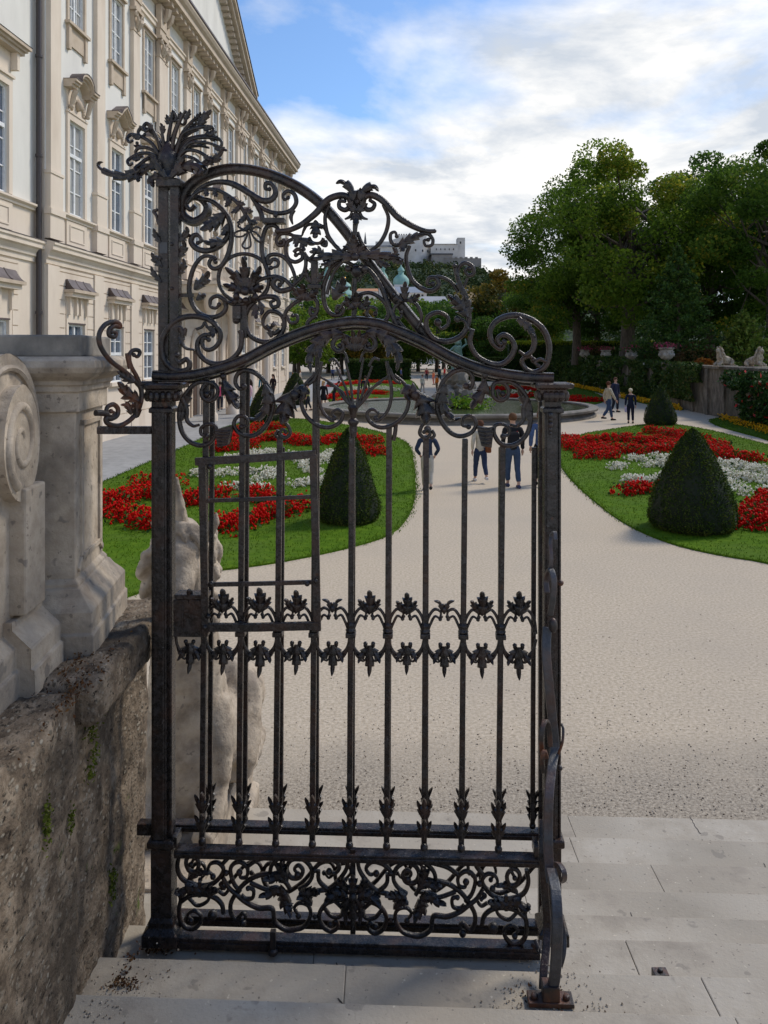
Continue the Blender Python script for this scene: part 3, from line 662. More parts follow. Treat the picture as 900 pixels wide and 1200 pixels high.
# panels below the first floor windows
for L_, hw, x in ((cent, .80, 0), (lcent, 1.0, XL)):
    mb = MB(); i = hw - .22; mb.box(0, .05, -hw, hw, 6.90, 7.70); mb.box(.05, .075, -i, i, 7.03, 7.08); mb.box(.05, .075, -i, i, 7.53, 7.58); mb.box(.05, .075, -i, -i+.05, 7.08, 7.53); mb.box(.05, .075, i-.05, i, 7.08, 7.53)
    o = mb.build('apron_panel', M_beige, pal); o.location = (x, L_[0], 0)
    for c in L_[1:]: copy_tree(o, loc=(x, c, 0))
# giant pilasters
def pilaster(y, w=.42, x=.0):
    mb = MB(); e = x
    mb.box(0, e+.20, -w-.06, w+.06, 6.90, 7.66) ; mb.box(0, e+.25, -w-.1, w+.1, 7.66, 7.84)
    mb.box(0, e+.19, -w-.02, w+.02, 7.84, 8.95); mb.box(0, e+.22, -w-.06, w+.06, 8.95, 9.05); mb.box(0, e+.16, -w+.06, w-.06, 9.05, 16.35)
    o = mb.build('pilaster', M_beige, pal); o.location = (0, y, 0)
    mb = MB(); mb.box(0, e+.19, -w+.02, w-.02, 16.35, 16.45); mb.box(0, e+.18, -w+.08, w-.08, 16.45, 17.15)
    for sg in (-1, 1):
        mb.tube([(e+.26, sg*(w-.10) + .10*math.cos(t*.8), 17.02 + .10*math.sin(t*.8)) for t in range(9)], .05, 6)
        mb.tube([(e+.18, sg*.12, 16.5), (e+.30, sg*.18, 16.8), (e+.30, sg*.26, 16.95)], [.06, .09, .04], 6)
    mb.tube([(e+.18, 0, 16.45), (e+.30, 0, 16.75), (e+.34, 0, 16.9)], [.08, .11, .05], 6)
    mb.box(0, e+.30, -w-.04, w+.04, 17.15, 17.28); mb.box(0, e+.2, -w+.04, w-.04, 17.28, 17.62)
    mb.box(0, e+.24, -w+.02, w-.02, 17.62, 18.66)
    mb.tube([(e+.24, 0, 18.0), (e+.40, 0, 18.25), (e+.44, 0, 18.55)], [.10, .13, .16], 6)
    mb.build('capital', M_beige_d, o); return o
def gpil(y, w=.42):
    mb = MB(); mb.box(0, .09, -w, w, 0, 6.08); o = mb.build('pilaster_strip', M_beige, pal); o.location = (0, y, 0); return o
pl = pilaster(P0); gp = gpil(P0, .40)
# the raised quarter pilaster beside it gives the stepped look
PY = [P0 + BAY*i for i in range(1, NB+1)]
for y in PY: copy_tree(pl, loc=(0, y, 0)); copy_tree(gp, loc=(0, y, 0))
for y in (P0 + BAY*3 - .62, P0 + BAY*7 + .62): copy_tree(pl, loc=(0.06, y, 0))
# pediment over the three middle bays
ya, yb, zb = P0 + BAY*3 - 1.15, P0 + BAY*7 + 1.15, 19.72; ym = (ya+yb)/2; zt = zb + (yb-ya)/2*.60
ped = MB(); ped.prism([(ya+.7, zb), (yb-.7, zb), (ym, zt-.35)], lambda p: (-3, p[0], p[1]), lambda p: (.35, p[0], p[1])); pd = ped.build('pediment', M_white, pal)
mb = MB()
for a, b in (((ya, zb), (ym, zt)), ((yb, zb), (ym, zt))):
    t = Vector((b[0]-a[0], b[1]-a[1])).normalized(); n = Vector((-t.y, t.x)); n = n if n.y > 0 else -n
    for x1_, o0, o1 in ((.55, -.62, -.42), (.95, -.42, -.1), (1.1, -.1, .12)):
        q = [(a[0]+n.x*o0, a[1]+n.y*o0), (b[0]+n.x*o0 - (0), b[1]+n.y*o0), (b[0]+n.x*o1, b[1]+n.y*o1), (a[0]+n.x*o1, a[1]+n.y*o1)]
        q = [(min(y, ym+.001) if b[0] > a[0] else max(y, ym-.001), z) for y, z in q]
        mb.prism(q, lambda p: (-3, p[0], p[1]), lambda p, x1_=x1_: (x1_, p[0], p[1]))
mb.build('raking_cornice', M_beige_d, pd)
md = None
for i in range(22):
    f = (i+.5)/22
    for s_ in (ya, yb):
        y = s_ + (ym-s_)*f; z = zb + (zt-zb)*f - .62
        if md is None: mb = MB(); mb.box(.35, .75, -.14, .14, -.16, .06); md = mb.build('modillion', M_beige_d, pd); md.location = (0, y, z)
        else: copy_tree(md, loc=(0, y, z))
mb = MB()
for a, b in (((ya-.1, zb+.12), (ym, zt+.14)), ((yb+.1, zb+.12), (ym, zt+.14))):
    mb.quad((1.15, a[0], a[1]), (1.15, b[0], b[1]), (-6, b[0], b[1]), (-6, a[0], a[1])); mb.quad((1.15, a[0], a[1]+.08), (-6, a[0], a[1]+.08), (-6, b[0], b[1]+.08), (1.15, b[0], b[1]+.08)); mb.quad((1.15, a[0], a[1]), (1.15, a[0], a[1]+.08), (1.15, b[0], b[1]+.08), (1.15, b[0], b[1]))
mb.build('pediment_roof', M_rooftile, pd)
# downpipe in the corner
mb = MB(); mb.tube([(-.10, P0-.62, 0), (-.10, P0-.62, 19.4)], .085, 10); 
for z in (1.5, 4.5, 6.7, 9.4, 12.5, 15.6): mb.tube([(-.10, P0-.62, z), (-.10, P0-.62, z+.09)], .11, 10)
mb.build('downpipe', M_pipe, pal, True)
# balcony over the middle doors on columns, with arches behind
by0, by1 = P0 + BAY*3.55, P0 + BAY*7.45
bal = MB(); bal.box(.1, 2.0, by0, by1, 6.15, 6.55); bal.box(.1, 2.12, by0-.12, by1+.12, 6.55, 6.72); b_ = bal.build('balcony', M_beige, pal)
mb = MB(); mb.box(1.78, 1.98, by0+.05, by1-.05, 7.5, 7.64)
mb.box(1.78, 1.98, by0+.05, by1-.05, 6.72, 6.84); mb.build('handrail', M_beige, b_)
mb = MB(); y = by0 + .3
while y < by1 - .2:
    mb.lathe([(.05, 6.84), (.07, 6.90), (.045, 6.96), (.09, 7.12), (.05, 7.36), (.07, 7.44), (.06, 7.5)], 8, (1.88, y, 0)); y += .27
y = .3
mb.build('balusters', M_beige, b_, True)
for y in (by0+.05, by0 + (by1-by0)/3, by0 + 2*(by1-by0)/3, by1-.35):
    mb = MB(); mb.box(1.72, 2.04, y, y+.34, 6.73, 7.72); mb.build('balcony_pier', M_beige, b_)
for y in (by0+.4, by0 + (by1-by0)/3, by0 + 2*(by1-by0)/3, by1-.4):
    mb = MB(); mb.lathe([(.34, 0), (.34, .3), (.27, .38), (.25, .45), (.23, 5.2), (.26, 5.3), (.33, 5.42), (.35, 5.6), (.35, 6.15)], 16, (1.6, y, 0)); mb.build('column', M_beige, b_, True)
for c in DOORS:
    mb = MB(); pts = [(-.75, 0), (.75, 0), (.75, 3.4), (-.75, 3.4)]
    mb.box(-.24, -.16, -.75, .75, 0, 3.4); o = mb.build('door', plain('door_wood', (.10, .06, .04)), pal); o.location = (0, c, 0)
    mb = MB()
    prev = None
    for i in range(13):
        a = PI*i/12; p0 = (.95*math.cos(a), 3.4 + .95*math.sin(a)); p1 = (1.2*math.cos(a), 3.4+1.2*math.sin(a))
        if prev: mb.hexa([(0, *prev[0]), (0, *p0), (0, *p1), (0, *prev[1])], [(.12, *prev[0]), (.12, *p0), (.12, *p1), (.12, *prev[1])])
        prev = (p0, p1)
    mb.box(0, .12, -1.2, -.95, 0, 3.4); mb.box(0, .12, .95, 1.2, 0, 3.4); mb.build('arch_surround', M_beige_d, o)
# small carved figure standing on the balcony
def putto(name, loc, s, mat, label, cat):
    mb = MB(); mb.lathe([(.16, 0), (.17, .05), (.12, .08)], 12); t = mb
    t.tube([(-.06, 0, .05), (-.07, .03, .3), (-.05, 0, .52)], [.045, .06, .085], 8); t.tube([(.07, .02, .05), (.05, -.02, .3), (.05, 0, .52)], [.045, .06, .085], 8)
    t.tube([(0, 0, .48), (0, .01, .62), (0, 0, .78), (0, 0, .86)], [.12, .12, .13, .05], 10); t.ball((0, 0, .96), .10, 9, sz=1.15)
    t.tube([(-.11, 0, .80), (-.20, .03, .68), (-.14, .12, .58)], [.045, .04, .03], 7); t.tube([(.11, 0, .80), (.22, .0, .92), (.20, .04, 1.05)], [.045, .04, .03], 7)
    o = t.build(name, mat, None, True); o.location = loc; o.scale = (s, s, s); return tag(o, label, cat)
pt = pal.matrix_basis if False else None
c_, s_ = math.cos(-TH), math.sin(-TH)
def pw(x, y, z): return (-LF + x*c_ - y*s_, x*s_ + y*c_, z)
putto('statue', pw(1.88, by0+.22, 7.72), 1.35, M_marble, 'small pale carved figure standing on the palace balcony balustrade', 'statue')
# ------------------------------------------------------------------ wrought iron gate: measured in the plane of the leaf
GA = Vector((-.888, 3.27)); GB = Vector((.6545, 3.205)); GE = (GB - GA).normalized(); GN = Vector((GE.y, -GE.x)); GZ = .90
def gp(u, v, c=0.0):
    """pixel of the photograph -> (along the gate, height) on the plane c metres in front of the leaf"""
    dx, dz = (u - U0) / F, -(v - V0) / F
    o = GA + GN * c; t = o.dot(GN) / (dx * GN.x + GN.y)
    P = Vector((dx * t, t)); return ((P - GA).dot(GE), H + dz * t - GZ)
PXM = 3.24 / F                                                  # metres for one photograph pixel at the gate
gate = empty('iron_gate', (GA.x, GA.y, GZ), math.atan2(GE.y, GE.x), 'black wrought iron gate with curved top rail, scrollwork and leafy finial on its post', 'gate')
rear = empty('rear_gate_leaf', (GA.x, GA.y, GZ), math.atan2(GE.y, GE.x), 'plain second iron gate leaf folded close behind the ornate black gate', 'gate')
def crom(P, k=6):
    P = [Vector(p) for p in P]; Q = [P[0]*2 - P[1]] + P + [P[-1]*2 - P[-2]]; o = []
    for i in range(1, len(Q) - 2):
        a, b, c, d = Q[i-1], Q[i], Q[i+1], Q[i+2]
        for j in range(k):
            t = j / k; o.append(.5 * ((2*b) + (c-a)*t + (2*a-5*b+4*c-d)*t*t + (3*b-3*c+d-a)*t**3))
    o.append(Q[-2]); return o
CS = [(math.cos(2*PI*i/10), math.sin(2*PI*i/10)) for i in range(10)]
CS = [(math.copysign(abs(a)**.8, a), math.copysign(abs(b)**.8, b)) for a, b in CS]
def sweep(mb, P, w, d, c=0.0, wf=None, cs=CS, ypath=None):
    """P list of (a, z) points; bar of in-plane width w and depth d (metres)"""
    n = len(cs); vs = []; k = len(P)
    for i, p in enumerate(P):
        t = Vector(P[min(i+1, k-1)]) - Vector(P[max(i-1, 0)]); t = t.normalized() if t.length > 1e-9 else Vector((1, 0)); nn = Vector((-t.y, t.x))
        s = wf(i/(k-1)) if wf else 1; y = -(c + (ypath(i/(k-1)) if ypath else 0))
        for a, b in cs:
            vs.append((p[0] + nn.x*a*w*.5*s, y - b*d*.5*(.5+.5*s), p[1] + nn.y*a*w*.5*s))
    fs = [(i*n+j, i*n+(j+1) % n, (i+1)*n+(j+1) % n, (i+1)*n+j) for i in range(k-1) for j in range(n)] + [tuple(reversed(range(n))), tuple(range((k-1)*n, k*n))]
    mb.add(vs, fs)
def scroll(pts, w=5.5, c=0.0, d=None, ends=(1, 1), ball=(0, 0), name='scroll', parent=None, mat=None, jy=None, leafy=None, mb0=None):
    """traced bar; ends = relative thickness at its two ends, ball = knob radius in px there"""
    P = crom([gp(u, v, c) for u, v in pts]); mb = mb0 or MB(); e0, e1 = ends
    wf = lambda t: (e0 + (1-e0)*min(1, t/.3)) if t < .3 else (1 if t < .55 else 1 - (1-e1)*(t-.55)/.45)
    sweep(mb, P, w*PXM*1.0, (d or w*1.1)*PXM, c, wf, ypath=jy)
    for r, p in ((ball[0], P[0]), (ball[1], P[-1])):
        if r: mb.ball((p[0], -c - r*PXM*.5, p[1]), r*PXM, 8)
    if leafy: leafy(mb)
    if mb0: return None
    return mb.build(name, mat or M_iron, parent or gate, True)
def leaf(pts, Wd, lobes=4, c=.01, bulge=.35, curl=.4, mb=None, tip=.12, seed=0):
    """acanthus leaf along the traced midline, Wd = half width in px"""
    P = crom([gp(u, v, c) for u, v in pts], 8); L = [0]
    for a, b in zip(P[:-1], P[1:]): L.append(L[-1] + (b-a).length)
    tot = L[-1]; ns = lobes*7 + 1; nt = 9; Wm = Wd*PXM; F_, B_ = [], []
    for i in range(ns):
        s = i/(ns-1); d_ = s*tot; j = 0
        while j < len(L)-2 and L[j+1] < d_: j += 1
        f = (d_-L[j])/max(1e-9, L[j+1]-L[j]); p = P[j].lerp(P[j+1], min(1, f)); t = (P[j+1]-P[j]).normalized(); n = Vector((-t.y, t.x))
        env = (math.sin(PI*min(1, (s*.86+.14)))**.75)*(1-.35*s) if s < 1 else 0
        saw = (s*lobes) % 1.0 if s < .999 else 0
        w = Wm*max(env, .02)*(.50+.62*saw**.8)*(1 if s < .98 else .3)
        for q in range(nt):
            x = -1 + 2*q/(nt-1)
            fwd = abs(x)**1.5*w*.55                                  # lobe tips lean forward
            pos = p + n*(x*w) + t*fwd
            y = c + Wm*bulge*(1-x*x) - Wm*.22*math.exp(-(x/.16)**2) + curl*Wm*1.6*s**3 - Wm*.16*(1-saw)*abs(x) + Wm*.14*math.cos(x*9)
            F_.append((pos.x, -y, pos.y)); B_.append((pos.x, -(y - .0035), pos.y))
    own = mb is None; mb = mb or MB(); N_ = ns*nt; fs = []
    for i in range(ns-1):
        for q in range(nt-1):
            a = i*nt+q; fs += [(a, a+1, a+nt+1, a+nt), (a+N_, a+nt+N_, a+nt+1+N_, a+1+N_)]
        a = i*nt; fs += [(a, a+nt, a+nt+N_, a+N_)]; a = i*nt+nt-1; fs += [(a, a+N_, a+nt+N_, a+nt)]
    mb.add(F_ + B_, fs)
    if own: return mb.build('acanthus_leaf', M_iron, gate, True)
def ball(u, v, r, c=0.0, mb=None, sz=1.0):
    a, z = gp(u, v, c); own = mb is None; mb = mb or MB(); mb.ball((a, -c, z), r*PXM, 9, sz=sz)
    if own: return mb.build('knob', M_iron, gate, True)
def gbox(mb, u0, u1, v0, v1, c0, c1):
    """box whose front face covers u0..u1, v0..v1 at c1 in front of the plane"""
    a0, z1 = gp(u0, v0, c1); a1, z0 = gp(u1, v1, c1); a1b, z0b = gp(u1, v1, c1); mb.box(a0, a1, -c1, -c0, z0, z1); return mb

# ---------- posts
def post(ul, ur, name):
    a0, _ = gp(ul, 600, .03); a1, _ = gp(ur, 600, .03); w = a1-a0; cx = (a0+a1)/2; hw = w/2
    zb, zt = gp(ul, 1103, .03)[1], gp(ul, 470, .03)[1]; zm = gp(ul, 988, .03)[1]
    mb = MB()
    mb.box(cx-hw, cx+hw*.55, -hw, hw, zm, zt); mb.box(cx+hw*.68, cx+hw, -hw*.7, hw*.7, zm, zt)
    mb.box(cx-hw*.78, cx+hw*.34, -hw-.007, -hw+.002, zm+.02, zt-.03)
    mb.box(cx-hw+.004, cx+hw-.006, -hw*.5, hw*.5, zm, zt)
    o = mb.build(name, M_iron, gate, bevel=.004)
    mb = MB(); ring_prof(mb, [(.0, zm+.02), (-.006, zm+.012), (-.006, zm-.01), (.006, zm-.02), (.006, zb+.10), (-.002, zb+.085), (-.002, zb+.065), (-.022, zb+.045), (-.022, zb), ], cx-hw-.008, cx+hw+.008, -hw-.008, hw+.008)
    if ur > 400: mb.v = [((p[0]-cx)*.92+cx, p[1], p[2]) for p in mb.v]
    mb.build('pedestal', M_iron, o, bevel=.003)
    mb = MB(); zc = zt
    ring_prof(mb, [(.004, zc-.05), (-.008, zc-.045), (-.008, zc-.03), (.002, zc-.02), (.002, zc+.005), (-.018, zc+.03), (-.018, zc+.046), (-.040, zc+.052), (-.042, zc+.066), (-.034, zc+.072)], cx-hw, cx+hw, -hw, hw)
    for f in (-.9, -.3, .3, .9):
        mb.ball((cx+hw*f, -hw-.016, zc+.020), .016, 8, sz=1.4); mb.ball((cx-hw-.016, hw*f, zc+.020), .016, 8, sz=1.4); mb.ball((cx+hw+.016, hw*f, zc+.020), .016, 8, sz=1.4)
    mb.build('capital', M_iron, o, bevel=.002)
    return o, cx, hw, zt
pl_, cxl, hwl, ztl = post(178, 201, 'gate_post')
pr_, cxr, hwr, ztr = post(638, 658, 'gate_post')
mb = MB()                                                       # cast ornament and knobs down the right post
for i, v in enumerate((487, 492, 498, 503, 508)):
    ball(645, v, (3.6, 2.6, 3.2, 2.2, 1.6)[i], .052, mb, 1.2)
mb.build('cast_ornament', M_iron, pr_, True)
# upper post of the hinge side with its leaf trims
mb = MB(); gbox(mb, 185, 197, 216, 447, -.03, .012); gbox(mb, 199, 209, 216, 447, -.02, .03); o = mb.build('upper_post', M_iron, gate, bevel=.003)
mb = MB()
for v in (286, 338): ball(201, v, 2.2, .032, mb)
mb.build('rivets', M_iron, o, True)
mb = MB(); gbox(mb, 187, 196, 284, 297, .0, .016); mb.build('worn_patch', M_ironworn, o)
mb = MB()
for (a, b, w) in (((186,310),(179,296),6), ((185,328),(178,312),5), ((184,282),(181,268),5), ((211,320),(216,303),6), ((211,300),(216,282),7), ((212,280),(220,266),7), ((186,300),(180,304),4)):
    s_ = -1 if a[0] < 195 else 1; mb = MB(); leaf([(a[0]-s_*4, a[1]+3), ((a[0]+b[0])/2 + (b[0]-a[0])*.3, (a[1]+b[1])/2), b], w, 3, .015, mb=mb); mb.build('leaf_trim', M_iron, o, True)
mb = MB(); gbox(mb, 182, 211, 209, 218, -.04, .045); mb.build('collar', M_iron, o, bevel=.004)
scroll([(186,262),(183,252),(180,248),(184,246)], 4, .0, parent=o, name='small_scroll', ball=(2,2))
# ---------- leafy fan finial
fin = MB(); a0, z0 = gp(197, 214, 0); a1, z1 = gp(196, 172, 0)
fin.lathe([(.046, 0), (.052, .012), (.040, .03), (.044, .06), (.048, .085), (.040, .115), (.026, .14), (.012, .165)], 14, (a0, 0, z0))
fo = fin.build('finial', M_iron, gate, True)
fr_tips = [  # (end, bend, curl side, out of plane)
 ((190,150),(193,172),0,.02), ((174,146),(186,165),-1,.03), ((203,132),(198,160),1,.0), ((212,134),(202,160),1,-.03), ((221,133),(207,158),0,.04), ((233,136),(213,158),0,.0),
 ((166,150),(184,162),-1,.0), ((157,160),(180,170),-1,.05), ((160,172),(182,178),-1,-.04), ((158,187),(180,182),-1,.06), ((248,150),(215,158),1,.03), ((256,163),(222,165),1,.0),
 ((262,176),(225,170),0,.05), ((246,187),(220,178),1,.07), ((240,196),(216,184),1,.03), ((180,158),(189,172),0,-.05), ((228,147),(206,166),0,-.06), ((240,168),(212,172),0,-.07), ((196,140),(195,160),0,-.05), ((168,196),(184,188),-1,.08), ((250,156),(214,164),0,-.04)]
for i, (e, b, cu, oy) in enumerate(fr_tips):
    s = (196 + (e[0]-196)*.06, 200); pts = [s, ((s[0]+b[0])/2, (s[1]+b[1])/2 - 2), b, ((b[0]+e[0])/2 + (e[0]-b[0])*.02, (b[1]+e[1])/2 - 3), e]
    if cu: pts += [(e[0] + cu*4, e[1] + 5), (e[0] + cu*1, e[1] + 10), (e[0] - cu*4, e[1] + 8)]
    mb = MB(); scroll(pts, 4.3, .0, 5, (1.3, .65), (0, 2.2 if cu else 0), jy=lambda t, oy=oy: oy*t, mb0=mb, name='frond')
    q = pts[-1] if not cu else e; dx = e[0]-b[0]; dy = e[1]-b[1]; l = math.hypot(dx, dy)
    leaf([(e[0]-dx*.30, e[1]-dy*.30), (e[0]-dx*.1, e[1]-dy*.1-1), (e[0]+dx/l*5*(1-abs(cu)*.5), e[1]+dy/l*5*(1-abs(cu)*.5))], 4.6, 3, .0 + oy, .25, .5, mb)
    mb.build('frond', M_iron, fo, True)
mb = MB(); leaf([(192,196),(178,194),(163,199),(148,206),(132,204),(118,198),(116,192),(121,190)], 9, 6, .04, .3, .2, mb); mb.build('acanthus_leaf', M_iron, fo, True); mb = MB(); leaf([(160,196),(161,206),(163,214)], 7, 3, .05, mb=mb); mb.build('acanthus_leaf', M_iron, fo, True); mb = MB()
mb.build('acanthus_leaf', M_iron, fo, True); mb = MB(); leaf([(205,205),(214,197),(226,195),(236,200),(233,208)], 10, 4, .05, .5, .5, mb); mb.build('acanthus_leaf', M_iron, fo, True); mb = MB(); leaf([(188,210),(181,207),(177,212),(181,220)], 7, 3, .03, mb=mb); mb.build('acanthus_leaf', M_iron, fo, True); mb = MB(); leaf([(238,190),(252,186),(262,176)], 7, 3, .05, mb=mb); mb.build('acanthus_leaf', M_iron, fo, True); mb = MB(); leaf([(232,148),(240,136),(249,130)], 7, 3, .0, mb=mb); mb.build('acanthus_leaf', M_iron, fo, True); mb = MB()
for s in (-1, 1): leaf([(197+s*3, 208), (197+s*11, 196), (197+s*19, 184), (197+s*24, 186)], 6, 4, .06, mb=mb)
mb.build('acanthus_leaf', M_iron, fo, True)

# ---------- curved top rail, sweeping arch behind it
RAIL = [(180,440),(205,441),(238,437),(281,424),(324,402),(368,385),(411,377),(440,379),(457,384),(493,399),(530,419),(560,431),(589,438),(620,442),(648,443)]
P = crom([gp(u, v, .02) for u, v in RAIL], 8); mb = MB()
sweep(mb, P, 11.5*PXM, .052, .02)
for off, ww in ((7.2, 3.2), (-7.0, 2.6)):
    Q = []
    for i, p in enumerate(P):
        t = (P[min(i+1, len(P)-1)] - P[max(i-1, 0)]).normalized(); Q.append(p + Vector((t.y, -t.x))*off*PXM*.72)
    sweep(mb, Q, ww*PXM, .066, .01)
mb.build('curved_rail', M_iron, gate, True)
ARCH = [(505,400),(490,382),(465,351),(430,305),(400,265),(375,238),(345,217),(310,203),(275,198),(245,204),(223,218),(213,236),(213,251),(226,260),(239,254),(243,243),(235,233),(224,232),(218,239),(223,246),(229,241)]
P = crom([gp(u, v, -.035) for u, v in ARCH], 8); mb = MB(); wf = lambda t: 1 if t < .55 else max(.38, 1 - (t-.55)*1.5)
sweep(mb, P, 13*PXM, .05, -.035, wf)
Q = []
for i, p in enumerate(P):
    t = (P[min(i+1, len(P)-1)] - P[max(i-1, 0)]).normalized(); Q.append(p + Vector((-t.y, t.x))*(-3.8*PXM*wf(i/len(P))))
sweep(mb, Q[:int(len(Q)*.8)], 4*PXM, .062, -.035)
mb.build('sweeping_arch', M_iron, gate, True)

# ---------- scrollwork of the crest
S = scroll
S([(222,236),(233,222),(250,214),(267,214),(280,219),(293,227),(307,235),(318,234),(323,226),(319,216),(312,215),(311,221),(316,222)], 7.5, .01, ends=(.5,.5), ball=(0,2.6))
S([(293,228),(300,238),(313,247),(327,250),(340,247),(347,238),(345,228),(338,224),(332,228),(333,234),(338,232)], 5.5, .0, ends=(.8,.6), ball=(0,2.4))
S([(344,246),(341,254),(343,263)], 5, .0, ends=(1.2,.4)); S([(300,238),(306,250),(308,259)], 6, .0)
mb = MB(); gbox(mb, 307, 333, 255, 261, -.02, .035); ball(323, 252, 3, .02, mb); mb.build('plate', M_iron, gate, bevel=.002)
S([(220,238),(228,228),(240,222),(255,223),(270,231),(281,241),(288,252),(294,263),(292,270)], 4.5, .04, ends=(.6,1))
mb = MB()
for i, (u, v, du, dv) in enumerate(((262,228,9,11),(270,231,-6,12),(276,236,12,4),(281,241,-10,9),(285,246,12,2),(288,252,-10,10),(291,258,11,4),(293,263,-9,8),(250,222,5,9),(240,222,4,8))):
    leaf([(u, v), (u+du*.5, v+dv*.6), (u+du, v+dv)], 4.5, 3, .05, mb=mb, seed=i)
mb.build('garland_leaves', M_iron, gate, True)
for pts in ([(291,271),(283,270),(275,273),(276,277),(284,277),(291,272)], [(291,271),(288,280),(284,287),(287,291),(292,290),(294,286),(292,272)], [(293,270),(298,279),(305,284),(306,280),(300,273),(293,270)], [(290,271),(283,268),(279,265),(281,262)], [(294,270),(300,266),(306,268)]):
    S(pts, 2.6, .04, ends=(.8,.8), name='tassel_loop')
S([(233,233),(246,235),(258,243),(267,254),(271,268),(271,283),(267,299),(260,311),(251,315),(245,310),(248,303),(253,307)], 6.2, .005, ends=(.8,.6), ball=(0,2.8))
S([(271,268),(265,280),(255,290),(242,294),(230,291),(224,283),(227,276),(233,276),(236,282),(232,285)], 7, .0, ends=(.9,.5), ball=(0,2.6))
leaf([(263,250),(255,257),(246,263),(237,271)], 12, 4, .02); leaf([(264,284),(254,284),(246,285),(239,283)], 8, 3, .02)
leaf([(267,262),(263,272),(260,276)], 6, 2, .02)
S([(253,303),(244,300),(236,302),(228,312),(223,327),(222,342),(226,357),(235,368),(248,372),(260,368),(265,360),(262,351),(254,347),(247,351),(247,359),(253,361),(257,357)], 6, .0, ends=(.7,.6), ball=(2.6,2.8))
leaf([(228,340),(233,333),(239,328),(246,318)], 9, 3, .02); leaf([(230,352),(236,347),(242,346)], 6, 2, .02)
mb = MB(); gbox(mb, 207, 226, 344, 348, -.01, .01); mb.build('tie_bar', M_iron, gate)
S([(286+30*math.cos(t*PI/8), 326+28.5*math.sin(t*PI/8)) for t in range(17)], 4.6, .0, name='ring')
mb = MB()
for pts, w in (([(287,340),(280,328),(270,318),(267,314)],9), ([(287,340),(287,326),(287,312),(287,302)],9), ([(288,340),(296,328),(304,318),(308,313)],9), ([(284,343),(275,338),(264,334)],8), ([(290,343),(300,339),(311,336)],8), ([(285,344),(278,330),(276,320)],6), ([(290,344),(296,330),(298,320)],6), ([(286,352),(278,352),(270,356)],6), ([(288,352),(297,350),(304,352)],6)):
    leaf(pts, w, 3, .02, .5, .9, mb)
ball(287, 341, 5.5, .045, mb); ball(277, 347, 4, .03, mb); ball(299, 348, 4, .03, mb); ball(288, 352, 4, .03, mb); ball(287, 303, 3, .03, mb)
mb.build('flower', M_iron, gate, True)
S([(208,416),(206,421),(211,425),(218,421),(222,425),(221,432),(213,435),(202,432),(193,423),(189,408),(192,393),(202,380),(215,372),(232,371),(247,376),(257,387),(258,398),(252,407),(243,410),(237,403),(239,396),(245,398)], 7.2, .02, ends=(.7,.6), ball=(3.5,3))
S([(246,392),(238,393),(232,400),(232,411),(238,420),(249,426),(263,425),(275,418),(282,407),(283,393),(281,387)], 6.2, .02, ends=(.7,1), ball=(3,0))
S([(211,384),(214,392),(213,401),(218,408),(227,410)], 5, .03, ends=(1.3,.5), ball=(2.5,1.5)); leaf([(218,384),(213,393),(212,404)], 6, 3, .03); leaf([(242,383),(249,387),(250,396)], 6, 3, .03); S([(230,386),(237,383),(240,378),(243,384)], 3.5, .03)
mb = MB(); gbox(mb, 281, 289, 352, 396, -.02, .015); mb.build('stem', M_iron, gate, bevel=.003)
mb = MB(); gbox(mb, 272, 282, 358, 374, -.01, .03); ball(277, 375, 5, .01, mb); mb.build('hanging_block', M_iron, gate, bevel=.003)
S([(262,350),(272,356),(285,356),(297,352),(310,348),(321,348),(326,352),(326,358),(320,360),(317,355),(321,352)], 6, .01, ends=(.8,.6), ball=(0,2.4))
S([(300,352),(291,362),(287,375),(291,390),(300,398),(313,401),(325,396),(332,386),(333,375),(327,367),(316,365),(309,373),(309,381),(315,386),(320,381)], 6, .0, ends=(1,.6), ball=(0,2.8))
leaf([(300,356),(299,366),(301,374)], 7, 3, .02); leaf([(303,352),(307,362),(306,370)], 5, 2, .02); S([(312,381),(320,391),(328,386)], 5, .01); leaf([(318,396),(316,388),(313,384)],5,2,.02)
S([(326,272),(325,267),(319,264),(312,267),(308,279),(307,293),(310,308),(314,320),(315,331),(312,342),(305,350)], 5.5, .0, ends=(.8,.8), ball=(3.6,0))
S([(318,314),(325,312),(326,306),(320,304),(315,309),(314,301),(322,298),(332,301),(340,310),(345,322),(346,331)], 5, .0, ends=(.6,.9), ball=(2.8,0))
S([(298,334),(305,328),(314,325),(324,324),(334,328),(342,336)], 5, .01, ends=(.7,.9)); S([(342,338),(330,341),(322,337),(320,331),(325,326),(331,330),(328,334)], 7, .01, ends=(.9,.5), ball=(0,3))
S([(329,284),(333,281),(332,287),(326,287),(324,280),(330,274),(341,275),(350,281)], 4.6, .0, ends=(.6,1), ball=(2.4,0)); leaf([(341,275),(350,280),(360,284),(370,287)], 7.5, 3, .02); leaf([(346,278),(347,286),(346,290)], 5, 2, .02); leaf([(353,282),(355,290),(358,294)], 5, 2, .02)
S([(347,299),(353,297),(354,303),(346,307),(338,303),(335,293),(337,284),(343,280)], 5, .0, ends=(.6,.9), ball=(2.8,0)); S([(344,296),(349,292),(354,295),(358,302),(358,313),(354,324),(346,332),(339,340)], 4.8, .0)
S([(356,296),(361,303),(366,307)], 5, .0)
S([(326,271),(338,270),(352,264),(363,256),(372,248),(379,239),(388,232),(400,229),(409,232),(411,240),(405,246),(398,243),(398,236),(404,236)], 8.2, .02, ends=(.7,.5), ball=(4,2.4))
S([(509,271),(500,271),(490,268),(478,262),(466,254),(456,243),(447,234),(437,229),(429,230),(425,237),(429,245),(436,245),(439,239),(434,235)], 8.2, .02, ends=(.6,.5), ball=(2.6,2.4))
